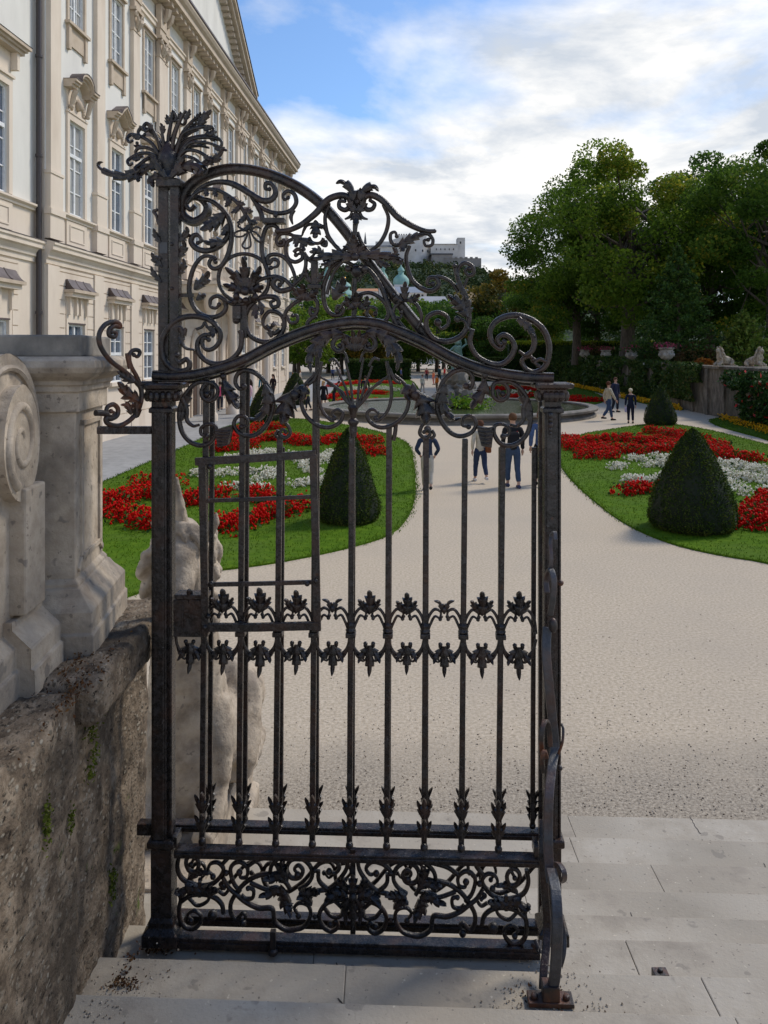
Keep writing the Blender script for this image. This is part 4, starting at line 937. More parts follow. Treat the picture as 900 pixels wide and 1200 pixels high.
leaf([(412,238),(413,227),(408,218),(400,213),(394,216)], 7.5, 3, .03, .5); leaf([(423,238),(424,227),(431,220),(439,219),(444,225)], 7.5, 3, .03, .5); leaf([(418,242),(420,230),(423,221)], 7, 3, .02, .5)
mb = MB(); 
for s in (-1, 1): leaf([(418,248),(418+s*6,242),(418+s*10,232)], 7, 3, .04, mb=mb)
ball(418, 241, 8, .0, mb); mb.build('crest_boss', M_iron, gate, True)
leaf([(417,247),(417,255),(417,264)], 8, 2, .03); S([(413,249),(410,254),(404,257)], 4, .02, ends=(1.2,.5)); S([(421,249),(425,255),(431,257)], 4, .02, ends=(1.2,.5))
S([(417,258),(416,270),(416,284),(416,300)], 5.5, .02, ends=(1.3,1))
S([(449,240),(455,254),(453,270),(445,285),(434,294),(425,297)], 5, .0, ends=(.8,.8)); S([(419,272),(424,285),(434,297),(450,302),(473,305)], 5, .01, ends=(.8,.8))
S([(386,238),(381,254),(383,272),(389,283),(398,293),(408,297)], 5, .0, ends=(.8,.8)); S([(414,272),(409,285),(399,297),(385,302),(362,303)], 5, .01, ends=(.8,.8))
mb = MB()
for pts, w in (([(416,300),(430,299),(448,299),(470,303)],9), ([(416,303),(402,300),(386,300),(366,305)],9), ([(416,298),(414,287),(416,276)],9), ([(416,298),(408,291),(402,289)],6), ([(416,298),(425,291),(430,289)],6), ([(455,298),(463,304),(472,310)],6), ([(380,300),(372,294),(363,296)],7), ([(458,302),(464,296),(460,290)],5), ([(392,303),(384,309),(376,310)],6), ([(440,303),(448,309),(458,312)],6)):
    leaf(pts, w, 4, .04, .4, .4, mb)
ball(416, 301, 5, .06, mb); ball(418, 318, 7.5, .02, mb); ball(408, 315, 4, .03, mb); ball(427, 315, 4, .03, mb)
mb.build('rosette', M_iron, gate, True)
S([(363,303),(368,298),(370,291)], 3.5, .03); S([(362,278),(366,284),(374,285),(380,280)], 4, .01); leaf([(370,258),(370,268),(369,280)], 9, 3, .02, .5); S([(370,262),(360,264),(356,270),(354,276)], 4, .0, ends=(1,.6)); S([(371,262),(379,266),(382,272)], 4, .0, ends=(1,.6)); S([(382,276),(388,283),(397,291)], 4, .0); S([(378,286),(382,283),(382,288),(377,286),(379,279)], 4, .0)
S([(465,277),(463,272),(458,274),(458,282),(463,287),(473,286),(483,280),(492,275),(501,274),(507,280),(506,287),(499,288),(497,282),(502,281)], 5, .02, ends=(.6,.6), ball=(2.6,2.6))
leaf([(466,288),(477,282),(488,277),(498,275)], 8, 4, .03); leaf([(471,284),(472,290),(471,295)], 6, 2, .03)
S([(480,288),(476,300),(478,315),(483,328),(494,338),(506,341),(514,334),(511,326),(503,326),(501,333),(507,333)], 6, .0, ends=(.7,.6), ball=(0,3.2))
S([(511,324),(521,326),(530,332),(537,342)], 4.5, .0)
S([(533,312),(537,328),(543,343),(548,360),(549,378),(541,393),(525,400),(509,397),(500,385),(501,372),(513,366),(524,371),(525,380),(517,385),(513,378)], 6.4, .01, ends=(.8,.5), ball=(3,4.5))
S([(541,342),(545,333),(548,326)], 3.5, .0); S([(536,322),(538,313),(545,308),(553,312),(555,320),(549,323),(545,317),(550,315)], 5, .0, ends=(.9,.6), ball=(0,3))
leaf([(548,372),(541,360),(533,352),(524,346)], 11, 4, .03, .5); leaf([(549,372),(548,357),(543,345)], 7, 3, .03); leaf([(549,350),(540,338),(534,322)], 5, 3, .02); S([(548,385),(544,376),(536,374)], 4, .02, ball=(0,4))
S([(549,386),(556,388)], 4, .01); S([(553,388),(551,402),(558,416),(572,425),(587,427),(598,419),(603,407),(598,396),(590,392),(583,397),(586,404),(591,401)], 6.4, .02, ends=(.8,.6), ball=(0,3))
S([(592,402),(587,409),(578,403),(574,390),(580,378),(593,371),(609,370),(625,376),(637,387),(643,402),(643,417),(638,430),(626,436),(615,431),(612,422),(620,417),(625,422)], 7.2, .015, ends=(.6,.6), ball=(0,3.4))
S([(640,424),(633,421),(627,425),(631,429)], 4, .03, ends=(1,.7), ball=(0,2.4))
S([(607,373),(620,384),(626,398),(624,410),(616,416),(609,412)], 6.5, .03, ends=(1.1,.5), ball=(0,2)); leaf([(606,373),(618,382),(627,396)], 7, 4, .04)
# left and middle of the crest, under the rosette
mb = MB(); gbox(mb, 364, 372, 305, 334, -.015, .02); gbox(mb, 360, 376, 333, 338, -.02, .03); mb.build('stem', M_iron, gate, bevel=.003)
for pts, w in (([(356,352),(354,342),(356,333)],9), ([(355,352),(347,343),(343,336)],7), ([(357,352),(366,345),(374,342)],8), ([(364,332),(359,322),(360,314)],5), ([(371,332),(377,322),(380,318)],5), ([(391,352),(395,343),(401,334),(403,325)],11), ([(418,361),(418,352),(418,343)],10), ([(416,362),(408,356),(406,347)],7), ([(420,362),(428,356),(431,347)],7), ([(475,352),(474,341),(475,330)],7), ([(477,353),(485,350),(492,345)],7), ([(473,353),(466,350),(459,345)],7)):
    leaf(pts, w, 3, .02, .5, .6)
S([(416,312),(402,306),(390,312),(384,322),(379,338),(381,358),(390,369),(400,368),(402,361),(395,359),(395,365)], 5.5, .0, ends=(.9,.6), ball=(0,3))
S([(420,312),(432,316),(446,335),(456,360),(462,375),(466,386)], 6, .0, ends=(.9,.9))
S([(402,306),(393,316),(387,330),(383,345)], 4, .02); S([(372,338),(366,346),(372,355),(370,368),(364,368),(364,361),(369,363)], 5, .01, ends=(.9,.7), ball=(0,2.6)); S([(333,372),(336,364),(344,356),(353,351)], 5, .01); S([(336,370),(340,378),(348,377),(348,370),(343,370)], 4, .01, ball=(0,2.4))
S([(371,370),(364,374),(360,380),(364,384)], 5, .01); S([(416,326),(415,340),(416,356),(414,374)], 6, .0); S([(420,330),(424,322),(430,318)], 4, 0.)
S([(419,346),(432,343),(444,348),(453,358),(455,370),(449,377),(438,376),(430,368),(433,360),(441,362),(440,368)], 5, .0, ends=(.9,.6), ball=(0,3)); S([(413,350),(404,354),(398,362)], 4, .01)
S([(489,385),(494,372),(489,358),(480,352),(469,354),(461,363),(463,372),(470,372),(470,366)], 4.6, .0, ends=(.8,.6), ball=(0,2.6)); S([(452,372),(459,368),(466,380)], 4, .0); S([(455,350),(460,368),(475,386)], 5, -.01)

# ---------- scrollwork under the curved rail
for fl in (0, 1):
    m = (lambda L: [(830-u + (0 if v < 450 else 2), v + (v-413)*.012 - 1) for u, v in L]) if fl else (lambda L: L)
    S(m([(243,462),(249,458),(247,467),(239,467),(236,459),(241,450),(249,449),(255,456),(253,466),(245,470),(237,466)]), 5, .02, ball=(3.4,0), ends=(.6,1))
    S(m([(245,448),(233,448),(222,456),(213,471),(210,487),(213,505),(222,517),(234,522),(246,519),(253,508),(252,499),(244,497),(236,501),(236,509),(243,511)]), 5.6, .02, ends=(1,.6), ball=(0,3.2))
    S(m([(214,466),(219,480),(219,492),(226,499),(233,498)]), 5, .03, ends=(1.3,.6), ball=(0,1.8)); leaf(m([(212,494),(215,478),(222,464),(226,456)]), 7, 4, .03)
    leaf(m([(262,446),(266,457),(273,468),(281,479)]), 11, 3, .03, .6); S(m([(262,441),(263,448)]), 6, .02, ball=(4,0))
    S(m([(286,453),(281,456),(276,449),(278,439),(287,434),(299,437),(310,447),(318,462),(320,477),(315,493),(305,506),(293,511),(280,507),(274,497),(279,488),(288,489),(290,498),(283,500)]), 6, .01, ends=(.7,.6), ball=(4,3.2))
    leaf(m([(310,450),(313,465),(311,480),(300,491),(292,489)]), 9, 5, .03, .5)
    mb = MB(); q = m([(254,503),(273,499),(268,521),(257,523)]); g_ = [gp(*p, .02) for p in q]
    if fl: g_ = [g_[1], g_[0], g_[3], g_[2]]
    mb.prism(g_, lambda p: (p[0], -.005, p[1]), lambda p: (p[0], -.045, p[1]))
    for i in range(5):
        f = i/4.5; a = g_[0][0]+(g_[3][0]-g_[0][0])*f; b = g_[1][0]+(g_[2][0]-g_[1][0])*f; z = g_[0][1]+(g_[3][1]-g_[0][1])*(f*.9+.05)
        mb.tube([(a, -.046, z), ((a+b)/2, -.052, z-.004), (b, -.046, z)], .004, 6)
    mb.build('basket', M_iron, gate, bevel=.002)
    leaf(m([(342,460),(337,470),(334,482),(333,496)]), 17, 3, .03, .7); leaf(m([(342,462),(352,456),(356,462),(352,470)]), 9, 3, .04, .6); ball(m([(345,463)])[0][0], 463, 7, .04)
    S(m([(333,494),(338,500),(340,508),(334,513),(328,509),(331,503),(335,506)]), 4.5, .02, ends=(1,.6), ball=(0,2.6)); S(m([(326,504),(323,510),(327,514)]), 4, .01)
    # half of the centre-piece
    S(m([(398,405),(402,402),(402,409),(395,411),(390,405),(393,397),(401,394),(410,397)]), 6, .03, ends=(.6,1), ball=(3,0))
    leaf(m([(402,391),(390,391),(379,396),(369,406),(363,420),(365,436)]), 11, 6, .03, .5); leaf(m([(380,396),(374,408),(376,420)]), 7, 3, .04)
    S(m([(368,440),(357,452),(353,470),(358,486),(370,497),(385,501),(398,495),(402,485),(396,480),(389,484),(392,490)]), 5.2, .01, ends=(.8,.6), ball=(0,3))
    S(m([(377,424),(374,441),(373,460),(377,480),(386,491),(392,493)]), 4.2, .02); S(m([(374,432),(368,445),(362,450)]), 4, .02)
    for e, b in (((394,430),(405,455)), ((404,420),(411,450)), ((383,449),(400,458)), ((374,441),(392,452))):
        S(m([(414,478), ((414+b[0])/2, (478+b[1])/2+2), b, e]), 3.2, .02, ends=(1.4,.8), name='spray')
    S(m([(398,430),(392,421),(385,423)]), 3, .02); S(m([(408,425),(404,414),(396,412)]), 3, .02)
    S(m([(368,497),(369,507),(371,516)]), 5, .0)
mb = MB(); 
for pts, w in (([(416,412),(415,400),(413,387)],7), ([(416,412),(419,400),(422,387)],7), ([(413,411),(406,400),(402,390)],6), ([(419,411),(426,400),(431,390)],6)): leaf(pts, w, 3, .04, .5, .5, mb)
mb.build('palmette', M_iron, gate, True)
a, z = gp(414, 512, .01); mb = MB(); mb.lathe([(.012, 0), (.017, .03), (.015, .045), (.022, .055), (.022, .065), (.012, .075), (.016, .10), (.024, .118), (.018, .128)], 14, (a, -.01, z)); mb.build('vase', M_iron, gate, True)

# ---------- bars: each its own, with collar and spear foot
BX = [242, 285, 328, 370, 412.5, 456, 499.5, 545, 589]
BB = [237, 280, 323, 366, 409.5, 453, 497, 540.5, 584]
TOPS = [436, 424, 508, 436, 512, 497, 510, 514, 522]
def rail_v(u):
    for (a, b), (c_, d_) in zip(RAIL[:-1], RAIL[1:]):
        if a <= u <= c_: return b + (d_-b)*(u-a)/(c_-a)
    return 440
def spear(mb, ub, vb, c, s=1.0):
    """two tiers of small leaves and a ball where a bar meets the rail"""
    for v0, v1, w in ((vb-10, vb-36, 6.0), (vb-32, vb-60, 6.0)):
        for sg in (-1, 1):
            leaf([(ub+sg*1*s, v0), (ub+sg*4.5*s, (v0+v1)/2+3), (ub+sg*(8.5)*s, v1+4)], w*.72*s, 2, c, .3, .5, mb)
        leaf([(ub, v0), (ub, (v0+v1)/2), (ub, v1+1)], w*s, 2, c+.012, .5, .4, mb)
    ball(ub, vb, 4.6*s, c+.005, mb)
for i, (ut, ub) in enumerate(zip(BX, BB)):
    tv = TOPS[i]; a0, z1 = gp(ut, tv, 0); a1, z0 = gp(ub, 990, 0)
    mb = MB(); hw = 3.3*PXM; vs0 = [(a1-hw, -hw, z0), (a1+hw, -hw, z0), (a1+hw, hw, z0), (a1-hw, hw, z0)]; vs1 = [(a0-hw, -hw, z1), (a0+hw, -hw, z1), (a0+hw, hw, z1), (a0-hw, hw, z1)]
    mb.hexa(vs0, vs1); b = mb.build('bar', M_iron, gate, bevel=.0035)
    mb = MB(); spear(mb, ub, V0 + 572*(1 + .02*(ub-207)/425), .012); mb.build('spear_leaf', M_iron, b, True)
    um = ut + (ub-ut)*(738-tv)/(986-tv)
    a, z = gp(um, 742 + .012*(um-240), 0); mb = MB(); mb.box(a-.020, a+.020, -.020, .020, z-.008, z+.012); mb.lathe([(.014, .010), (.022, .018), (.016, .03), (.020, .042), (.012, .055)], 10, (a, 0, z)); mb.build('collar', M_iron, b, bevel=.003)
# ---------- band of scrolls and leaf clusters between the bars
XS = [205] + [ut + (ub-ut)*.5 for ut, ub in zip(BX, BB)] + [629]
random.seed(11)
for i, (xa, xb) in enumerate(zip(XS[:-1], XS[1:])):
    c = (xa+xb)/2; dv = .012*(c-240); g = (xb-xa)/43.0; mb = MB()
    for sg in (-1, 1):
        xe = xa if sg < 0 else xb
        X = lambda d: xe - sg*d*g
        for pts, w in (([(X(1),738+dv),(X(3),722+dv),(X(10),711+dv),(X(17),713+dv),(X(18),719+dv)],3.6), ([(X(2),739+dv),(X(6),728+dv),(X(11),719+dv),(X(17),722+dv)],3.2), ([(X(1),745+dv),(X(4),757+dv),(X(11),764+dv),(X(17),760+dv),(X(17),754+dv)],3.6), ([(X(1),747+dv),(X(6),764+dv),(X(14),772+dv),(X(19),768+dv)],3.0)):
            S(pts, w, .0, ends=(1,.7), ball=(0,2.3), mb0=mb)
    q = random.uniform(.88, 1.08); missing = i in (4, 7)
    o = mb.build('band_scroll', M_iron, gate, True); mb = MB()
    vt = 716 + dv
    if missing:
        for sg in (-1, 1): leaf([(c, vt), (c+sg*5, vt-12), (c+sg*12, vt-16)], 4, 2, .01, mb=mb)
        ball(c, vt-5, 3.5, .01, mb)
    else:
        leaf([(c, vt+1), (c+1, vt-13), (c, vt-28*q)], 9*q, 3, .02, .6, .5, mb)
        for sg in (-1, 1): leaf([(c+sg*2, vt), (c+sg*8, vt-9), (c+sg*13*q, vt-17*q)], 6, 3, .012, .5, .5, mb)
    mb.build('leaf_cluster', M_iron, o, True); mb = MB(); vt = 753 + dv
    leaf([(c, vt), (c+.5, vt+16), (c, vt+36*q)], 7.5*q, 3, .02, .6, .4, mb)
    for sg in (-1, 1): leaf([(c+sg*2, vt+4), (c+sg*8, vt+12), (c+sg*13*q, vt+20*q)], 6, 3, .012, .5, .5, mb); ball(c+sg*4.5, vt-1, 2.6, .02, mb)
    mb.build('leaf_cluster', M_iron, o, True)

# ---------- hatch frame riveted over the lock side
def strip(pts, w, c, d=.012, name='hatch_bar', parent=None, mat=None):
    P = [gp(u, v, c) for u, v in pts]; mb = MB(); sq = [(1,1),(-1,1),(-1,-1),(1,-1)]; sweep(mb, P, w*PXM, d, c, cs=sq); return mb.build(name, mat or M_iron, parent or gate, bevel=.002)
hf = strip([(229,541),(300,537),(370,532)], 9, .04, .02, 'hatch_frame')
for pts, w, d in (([(237,541),(239,640),(241,741)],8.5,.02), ([(367,533),(370,640),(372,739)],8.5,.018), ([(237,735),(300,735),(374,733)],9,.022), ([(238,587),(300,585),(366,582)],4.5,.012), ([(244,685),(300,684),(372,682)],5,.012)):
    strip(pts, w, .042 if w > 8 else .036, d, parent=hf)
mb = MB()
for u, v in ((248,684),(244,722),(246,547),(370,681),(240,735),(360,684)): ball(u, v, 3.2, .055, mb)
mb.build('rivets', M_iron, hf, True)
mb = MB(); gbox(mb, 203, 240, 703, 747, -.02, .035); mb.box(gp(213,720,.04)[0], gp(214.5,720,.04)[0], -.040, -.03, gp(213,740,.04)[1], gp(213,710,.04)[1]); gbox(mb, 204, 242, 697, 703, -.03, .042); mb.build('lock_box', M_iron, gate, bevel=.003)

# ---------- lower rails, kick panel, bottom bar
def rails(par, c, v_rail, v_bot, ul, ur, h1, h2, dep):
    for (v, h, nm) in ((v_rail, h1, 'middle_rail'), (v_bot, h2, 'bottom_rail')):
        a0, z0 = gp(ul, v, c); a1, z1 = gp(ur, v*1.0 + (v-V0)*.0, c); z1 = z0
        mb = MB(); mb.box(a0, a1, -c-dep/2, -c+dep/2, z0-h, z0); mb.box(a0, a1, -c-dep/2-.004, -c-dep/2+.006, z0-h*.7, z0-h*.3); mb.build(nm, M_iron, par, bevel=.003)
rails(gate, .0, 992, 1094, 206, 632, .032, .044, .055)
S = scroll
PC = 413.5
def both(fn):
    fn(lambda L: L); fn(lambda L: [(2*PC-u, V0 + (v-V0)*(1 + .00007*(2*PC-2*u))) for u, v in L])
def panel(m):
    k = .0
    S(m([(224,1012),(229,1005),(233,1012),(230,1021),(222,1020),(218,1010),(222,1003),(230,1002)]), 5, .01, ends=(.7,1), ball=(3,0))
    S(m([(210,1002),(208,1017),(214,1030),(229,1037),(245,1037),(256,1030),(262,1019),(256,1011),(247,1012),(244,1020),(250,1026)]), 5.2, .0, ends=(1,.6), ball=(0,3.6))
    S(m([(207,1042),(212,1052),(210,1064),(211,1077),(217,1086),(227,1088),(235,1081),(235,1072),(227,1067),(220,1072),(224,1078)]), 5.2, .0, ends=(1,.6), ball=(0,3.6))
    S(m([(213,1056),(224,1049),(240,1048),(252,1052),(260,1060),(262,1070)]), 5.2, .01); S(m([(221,1052),(231,1061),(242,1057),(246,1050)]), 4, .0)
    leaf(m([(236,1043),(222,1042),(212,1046),(206,1042)]), 8, 4, .02, .5); leaf(m([(232,1043),(246,1044),(256,1040)]), 8, 3, .02, .5); strip(m([(234,1033),(234,1051)]), 4, .02, .014, 'clasp'); leaf(m([(220,1030),(232,1023),(246,1022)]), 6, 3, .01, .5)
    S(m([(263,1040),(258,1036),(264,1034),(268,1041),(263,1048),(256,1044)]), 4, .0, ball=(2.4,0)); ball(*m([(249,1072)])[0], 6, .0); ball(*m([(265,1023)])[0], 3.5, .01)
    S(m([(261,1012),(269,1003),(270,997)]), 5, .0); S(m([(278,1010),(279,1000)]), 4, 0)
    S(m([(261,1028),(268,1040),(277,1048),(288,1057),(303,1064),(319,1065),(322,1080),(334,1089),(346,1089),(357,1085),(364,1072),(361,1061),(351,1058),(345,1064),(350,1072)]), 5.4, .01, ends=(.8,.6), ball=(0,3.6))
    S(m([(282,1045),(274,1035),(270,1020),(274,1012),(282,1010),(290,1017),(289,1027),(282,1028),(281,1021)]), 5, .0, ends=(.9,.6), ball=(0,4))
    S(m([(285,1080),(288,1073),(284,1070),(277,1077),(271,1070),(271,1057),(281,1041),(292,1031),(306,1025),(322,1025),(334,1033),(340,1042)]), 5.4, .0, ends=(.6,.9), ball=(4.5,0))
    S(m([(293,1034),(301,1038),(311,1042),(322,1044)]), 4.6, .01); S(m([(291,1040),(297,1043),(296,1052),(288,1053),(283,1049)]), 4.4, .01, ball=(3,0))
    S(m([(290,1015),(303,1007),(322,1003)]), 5, .0); S(m([(316,1025),(319,1013),(330,1003)]), 5, .0)
    leaf(m([(338,1034),(328,1028),(318,1030),(309,1027)]), 8, 4, .02, .5); leaf(m([(336,1048),(325,1044),(314,1048),(304,1047)]), 8, 4, .02, .5); leaf(m([(334,1046),(334,1058),(342,1070)]), 10, 4, .02, .5); leaf(m([(336,1030),(330,1018),(332,1006)]), 9, 3, .02, .5)
    S(m([(349,1024),(345,1018),(350,1014),(355,1020),(351,1028),(341,1028),(336,1018),(341,1008),(353,1006),(363,1014),(366,1026),(360,1036),(350,1042)]), 5.2, .0, ball=(4,0), ends=(.6,.9))
    S(m([(366,1022),(372,1014),(380,1009),(391,1008),(398,1016),(393,1023),(386,1020)]), 5, .0, ends=(1,.6), ball=(0,4)); S(m([(373,1020),(374,1032),(384,1042),(396,1049),(406,1052)]), 5, .01)
    S(m([(408,1004),(406,1018),(398,1030),(386,1041),(372,1044),(360,1048)]), 5, .01); leaf(m([(350,1046),(364,1046),(376,1043)]), 8, 4, .02, .5)
    S(m([(406,1054),(392,1055),(381,1060),(374,1072),(378,1085),(388,1091),(396,1086),(394,1079),(387,1082)]), 5.2, .0, ends=(.9,.6), ball=(0,3.8))
    S(m([(382,1046),(392,1055),(402,1066),(398,1074),(388,1073),(380,1064)]), 4.6, .0); leaf(m([(408,1048),(398,1046),(388,1050),(380,1056)]), 9, 4, .02, .6); leaf(m([(410,1052),(404,1066),(406,1082)]), 7, 3, .02, .5); leaf(m([(408,1044),(400,1036),(402,1026)]), 7, 3, .02, .5)
    ball(*m([(369,1020)])[0], 3, .01); ball(*m([(369,1074)])[0], 3, .01); leaf(m([(366,1060),(356,1052),(348,1050)]), 7, 3, .02, .5)
both(panel)
mb = MB(); gbox(mb, PC-3, PC+3, 996, 1095, -.01, .01)
leaf([(PC,1050),(PC,1036),(PC,1022)], 8, 3, .03, .6, .5, mb); leaf([(PC,1054),(PC,1070),(PC,1084)], 8, 3, .03, .6, .5, mb); ball(PC, 1051, 5, .04, mb); mb.build('panel_stem', M_iron, gate, True)
mb = MB(); a, z = gp(320, 1094, .04); mb.box(a-.011, a+.011, -.05, -.028, z-.06, z+.012); mb.lathe([(.012, 0), (.02, .006), (.02, .02), (.012, .028)], 10, (a, -.040, z-.085)); mb.build('drop_bolt', M_iron2, gate, bevel=.002)
mb = MB()                                                       # hinge clasps at the two posts
for u, v in ((204, 989), (629, 1000)): mb = MB(); gbox(mb, u-3, u+3, v-8, v+5, -.03, .04); mb.build('hinge_strap', M_iron, gate, bevel=.003)
mb = MB(); gbox(mb, 160, 182, 966, 980, -.05, -.005); mb.build('hinge_strap', M_iron, gate, bevel=.003)

# ---------- bracket between the post and the stone pier
M_brk = M_iron2
def bc(u): return .02 + .25 * max(0, 183 - u) / 70              # the bracket runs forward to the pier
def bpt(u, v): c = bc(u); a, z = gp(u, v, c); return (a, -c, z)
def btube(pts, w, name='bracket_scroll', ends=(1, 1), ball=(0, 0)):
    P = crom([bpt(u, v) for u, v in pts]); k = len(P); mb = MB()
    mb.tube(P, [w*.5*PXM*(ends[0] + (1-ends[0])*min(1, i/k/.3) if i < k*.3 else 1 - (1-ends[1])*max(0, (i/k-.55)/.45)) for i in range(k)], 9)
    for r, p in zip(ball, (P[0], P[-1])):
        if r: mb.ball(tuple(p), r*PXM, 8)
    return mb.build(name, M_brk, gate, True)
mb = MB(); lo_, hi_ = [], []
for u in (183, 113):
    p, q = bpt(u, 509), bpt(u, 500); lo_.append(p); hi_.append((q[0], q[1], q[2]))
T_ = (0, .03, 0); mb.hexa([lo_[1], lo_[0], (lo_[0][0], lo_[0][1]+.035, lo_[0][2]), (lo_[1][0], lo_[1][1]+.035, lo_[1][2])], [hi_[1], hi_[0], (hi_[0][0], hi_[0][1]+.035, hi_[0][2]), (hi_[1][0], hi_[1][1]+.035, hi_[1][2])]); mb.build('wall_bracket', M_iron, gate, bevel=.003)
btube([(131,389),(136,390),(134,395),(128,393),(128,386),(134,382),(141,385),(142,391),(138,379),(128,378),(119,387),(116,399),(121,412),(131,424),(143,433),(155,443),(163,452)][:6] + [(140,383),(140,380),(134,377),(124,380),(117,389),(116,400),(121,412),(131,424),(143,433),(155,443),(163,452)], 5.6, ends=(.7,1), ball=(2.6,0))
btube([(157,416),(161,418),(164,413),(160,410),(154,412),(151,419),(154,430),(160,441),(164,450)], 5, ends=(.7,1), ball=(2.6,0)); btube([(148,414),(150,422),(152,432)], 4.5, ends=(.7,1))
btube([(130,482),(134,484),(131,488),(125,485),(126,477),(133,474),(138,479),(137,487),(130,491),(124,490),(126,496),(138,499),(150,494),(160,484),(165,472),(166,460),(164,452)], 5.4, ends=(.6,1.1), ball=(2.8,0))
for pts, w in (([(163,470),(156,466),(147,460),(141,447)],10), ([(158,448),(148,443),(139,435)],7), ([(160,490),(160,474),(160,458)],7), ([(154,486),(150,476),(143,474)],6)):
    l_ = leaf(pts, w, 4, bc(pts[1][0]) + .01); l_.data.materials[0] = M_brk
btube([(112,484),(118,484),(126,485)], 7, 'bracket_pin'); btube([(160,450),(172,449),(184,449)], 5, 'bracket_pin')

# ---------- scrolled stay leaning from the right post to the step
ux = gp(644, 800, 0)[0]
def yz(u, v, Y):
    """point of the stay seen at u, v at true distance Y, in gate coordinates"""
    p = W(u, v, Y); d = Vector((p.x, p.y)) - GA; return (d.dot(GE), -d.dot(GN), p.z - GZ)
flat = [(1,1),(-1,1),(-1,-1),(1,-1)]
def strap3(pts, wx, th, mat=M_ironworn, name='stay', par=None):
    P = crom([Vector(yz(*p)) for p in pts], 6); mb = MB(); vs = []; k = len(P)
    for i, p in enumerate(P):
        t = (P[min(i+1, k-1)] - P[max(i-1, 0)]).normalized(); x = Vector((1, 0, 0)); x = (x - t*x.dot(t)).normalized(); n = t.cross(x)
        for a, b in flat: vs.append(p + x*a*wx/2 + n*b*th/2)
    mb.add(vs, [(i*4+j, i*4+(j+1) % 4, (i+1)*4+(j+1) % 4, (i+1)*4+j) for i in range(k-1) for j in range(4)] + [(3,2,1,0), tuple(range(4*k-4, 4*k))])
    return mb.build(name, mat, par or gate, bevel=.003)
st = strap3([(641,735,3.10),(640,765,3.06),(643,800,3.05),(647,840,3.08),(650,875,3.10),(646,905,3.02),(643,935,2.96),(642,970,2.95),(643,1010,2.93),(646,1035,2.90)], .034, .02, name='stay')
strap3([(646,1020,2.90),(651,1045,2.80),(653,1080,2.75),(652,1115,2.76),(650,1145,2.79),(645,1168,2.81)], .036, .022, par=st, name='stay_foot')
strap3([(636,960,3.05),(636,1000,3.0),(638,1040,2.98),(641,1080,2.98),(640,1110,2.94),(637,1140,2.88),(636,1160,2.85)], .028, .018, M_iron, par=st, name='stay_foot')
strap3([(645,720,3.13),(648,700,3.06),(649,680,3.05),(645,668,3.08),(640,680,3.12),(641,695,3.10)], .022, .014, M_ironworn, par=st, name='stay_scroll')
strap3([(644,680,3.10),(646,655,3.08),(645,640,3.10),(646,628,3.12),(650,624,3.10),(651,633,3.08)], .014, .010, M_ironworn, par=st, name='stay_scroll')
strap3([(636,890,3.02),(634,865,2.98),(638,846,3.0),(643,850,3.05),(645,875,3.06)], .018, .012, M_iron2, par=st, name='stay_scroll')
strap3([(636,905,3.02),(635,890,2.97),(638,880,2.97),(641,888,3.0)], .014, .010, M_iron2, par=st, name='stay_scroll')
strap3([(651,1012,2.97),(656,1014,2.9),(661,1022,2.86),(661,1030,2.88),(657,1033,2.92)], .018, .012, M_ironworn, par=st, name='stay_scroll')
strap3([(656,1070,2.88),(661,1095,2.86),(661,1115,2.84),(657,1132,2.84)], .014, .014, M_ironworn, par=st, name='stay_scroll')
strap3([(654,885,3.08),(659,870,3.06),(660,855,3.08),(658,848,3.1)], .010, .008, M_iron2, par=st, name='stay_scroll')
for q in ((648,733,3.06,.017,1.7), (657,683,3.1,.012,1), (656,900,3.1,.011,1)): mb = MB(); mb.ball(yz(*q[:3]), q[3], 10, sz=q[4]); mb.build('stay_knob', M_iron2, st, True)
mb = MB(); p = yz(630, 1110, 3.02)
for i in range(6): mb.tube([(p[0]+.02*math.cos(i), p[1]+.01, p[2]+.022*math.sin(i)), (p[0]+.005, p[1]-.02, p[2]), (p[0]-.02*math.cos(i), p[1]+.01, p[2]-.022*math.sin(i))], [.006, .010, .006], 7)
mb.build('stay_rosette', M_iron2, st, True)
mb = MB(); p = yz(645, 1172, 2.80); mb.box(p[0]-.078, p[0]+.078, p[1]-.025, p[1]+.035, 1.054-GZ, 1.07-GZ)
for s in (-1, 1): mb.lathe([(.013, 0), (.013, .01), (.008, .014)], 8, (p[0]+s*.055, p[1], 1.07-GZ))
mb.box(p[0]-.028, p[0]+.03, p[1]-.02, p[1]+.03, 1.068-GZ, 1.12-GZ); mb.build('foot_plate', M_iron2, st, bevel=.003)

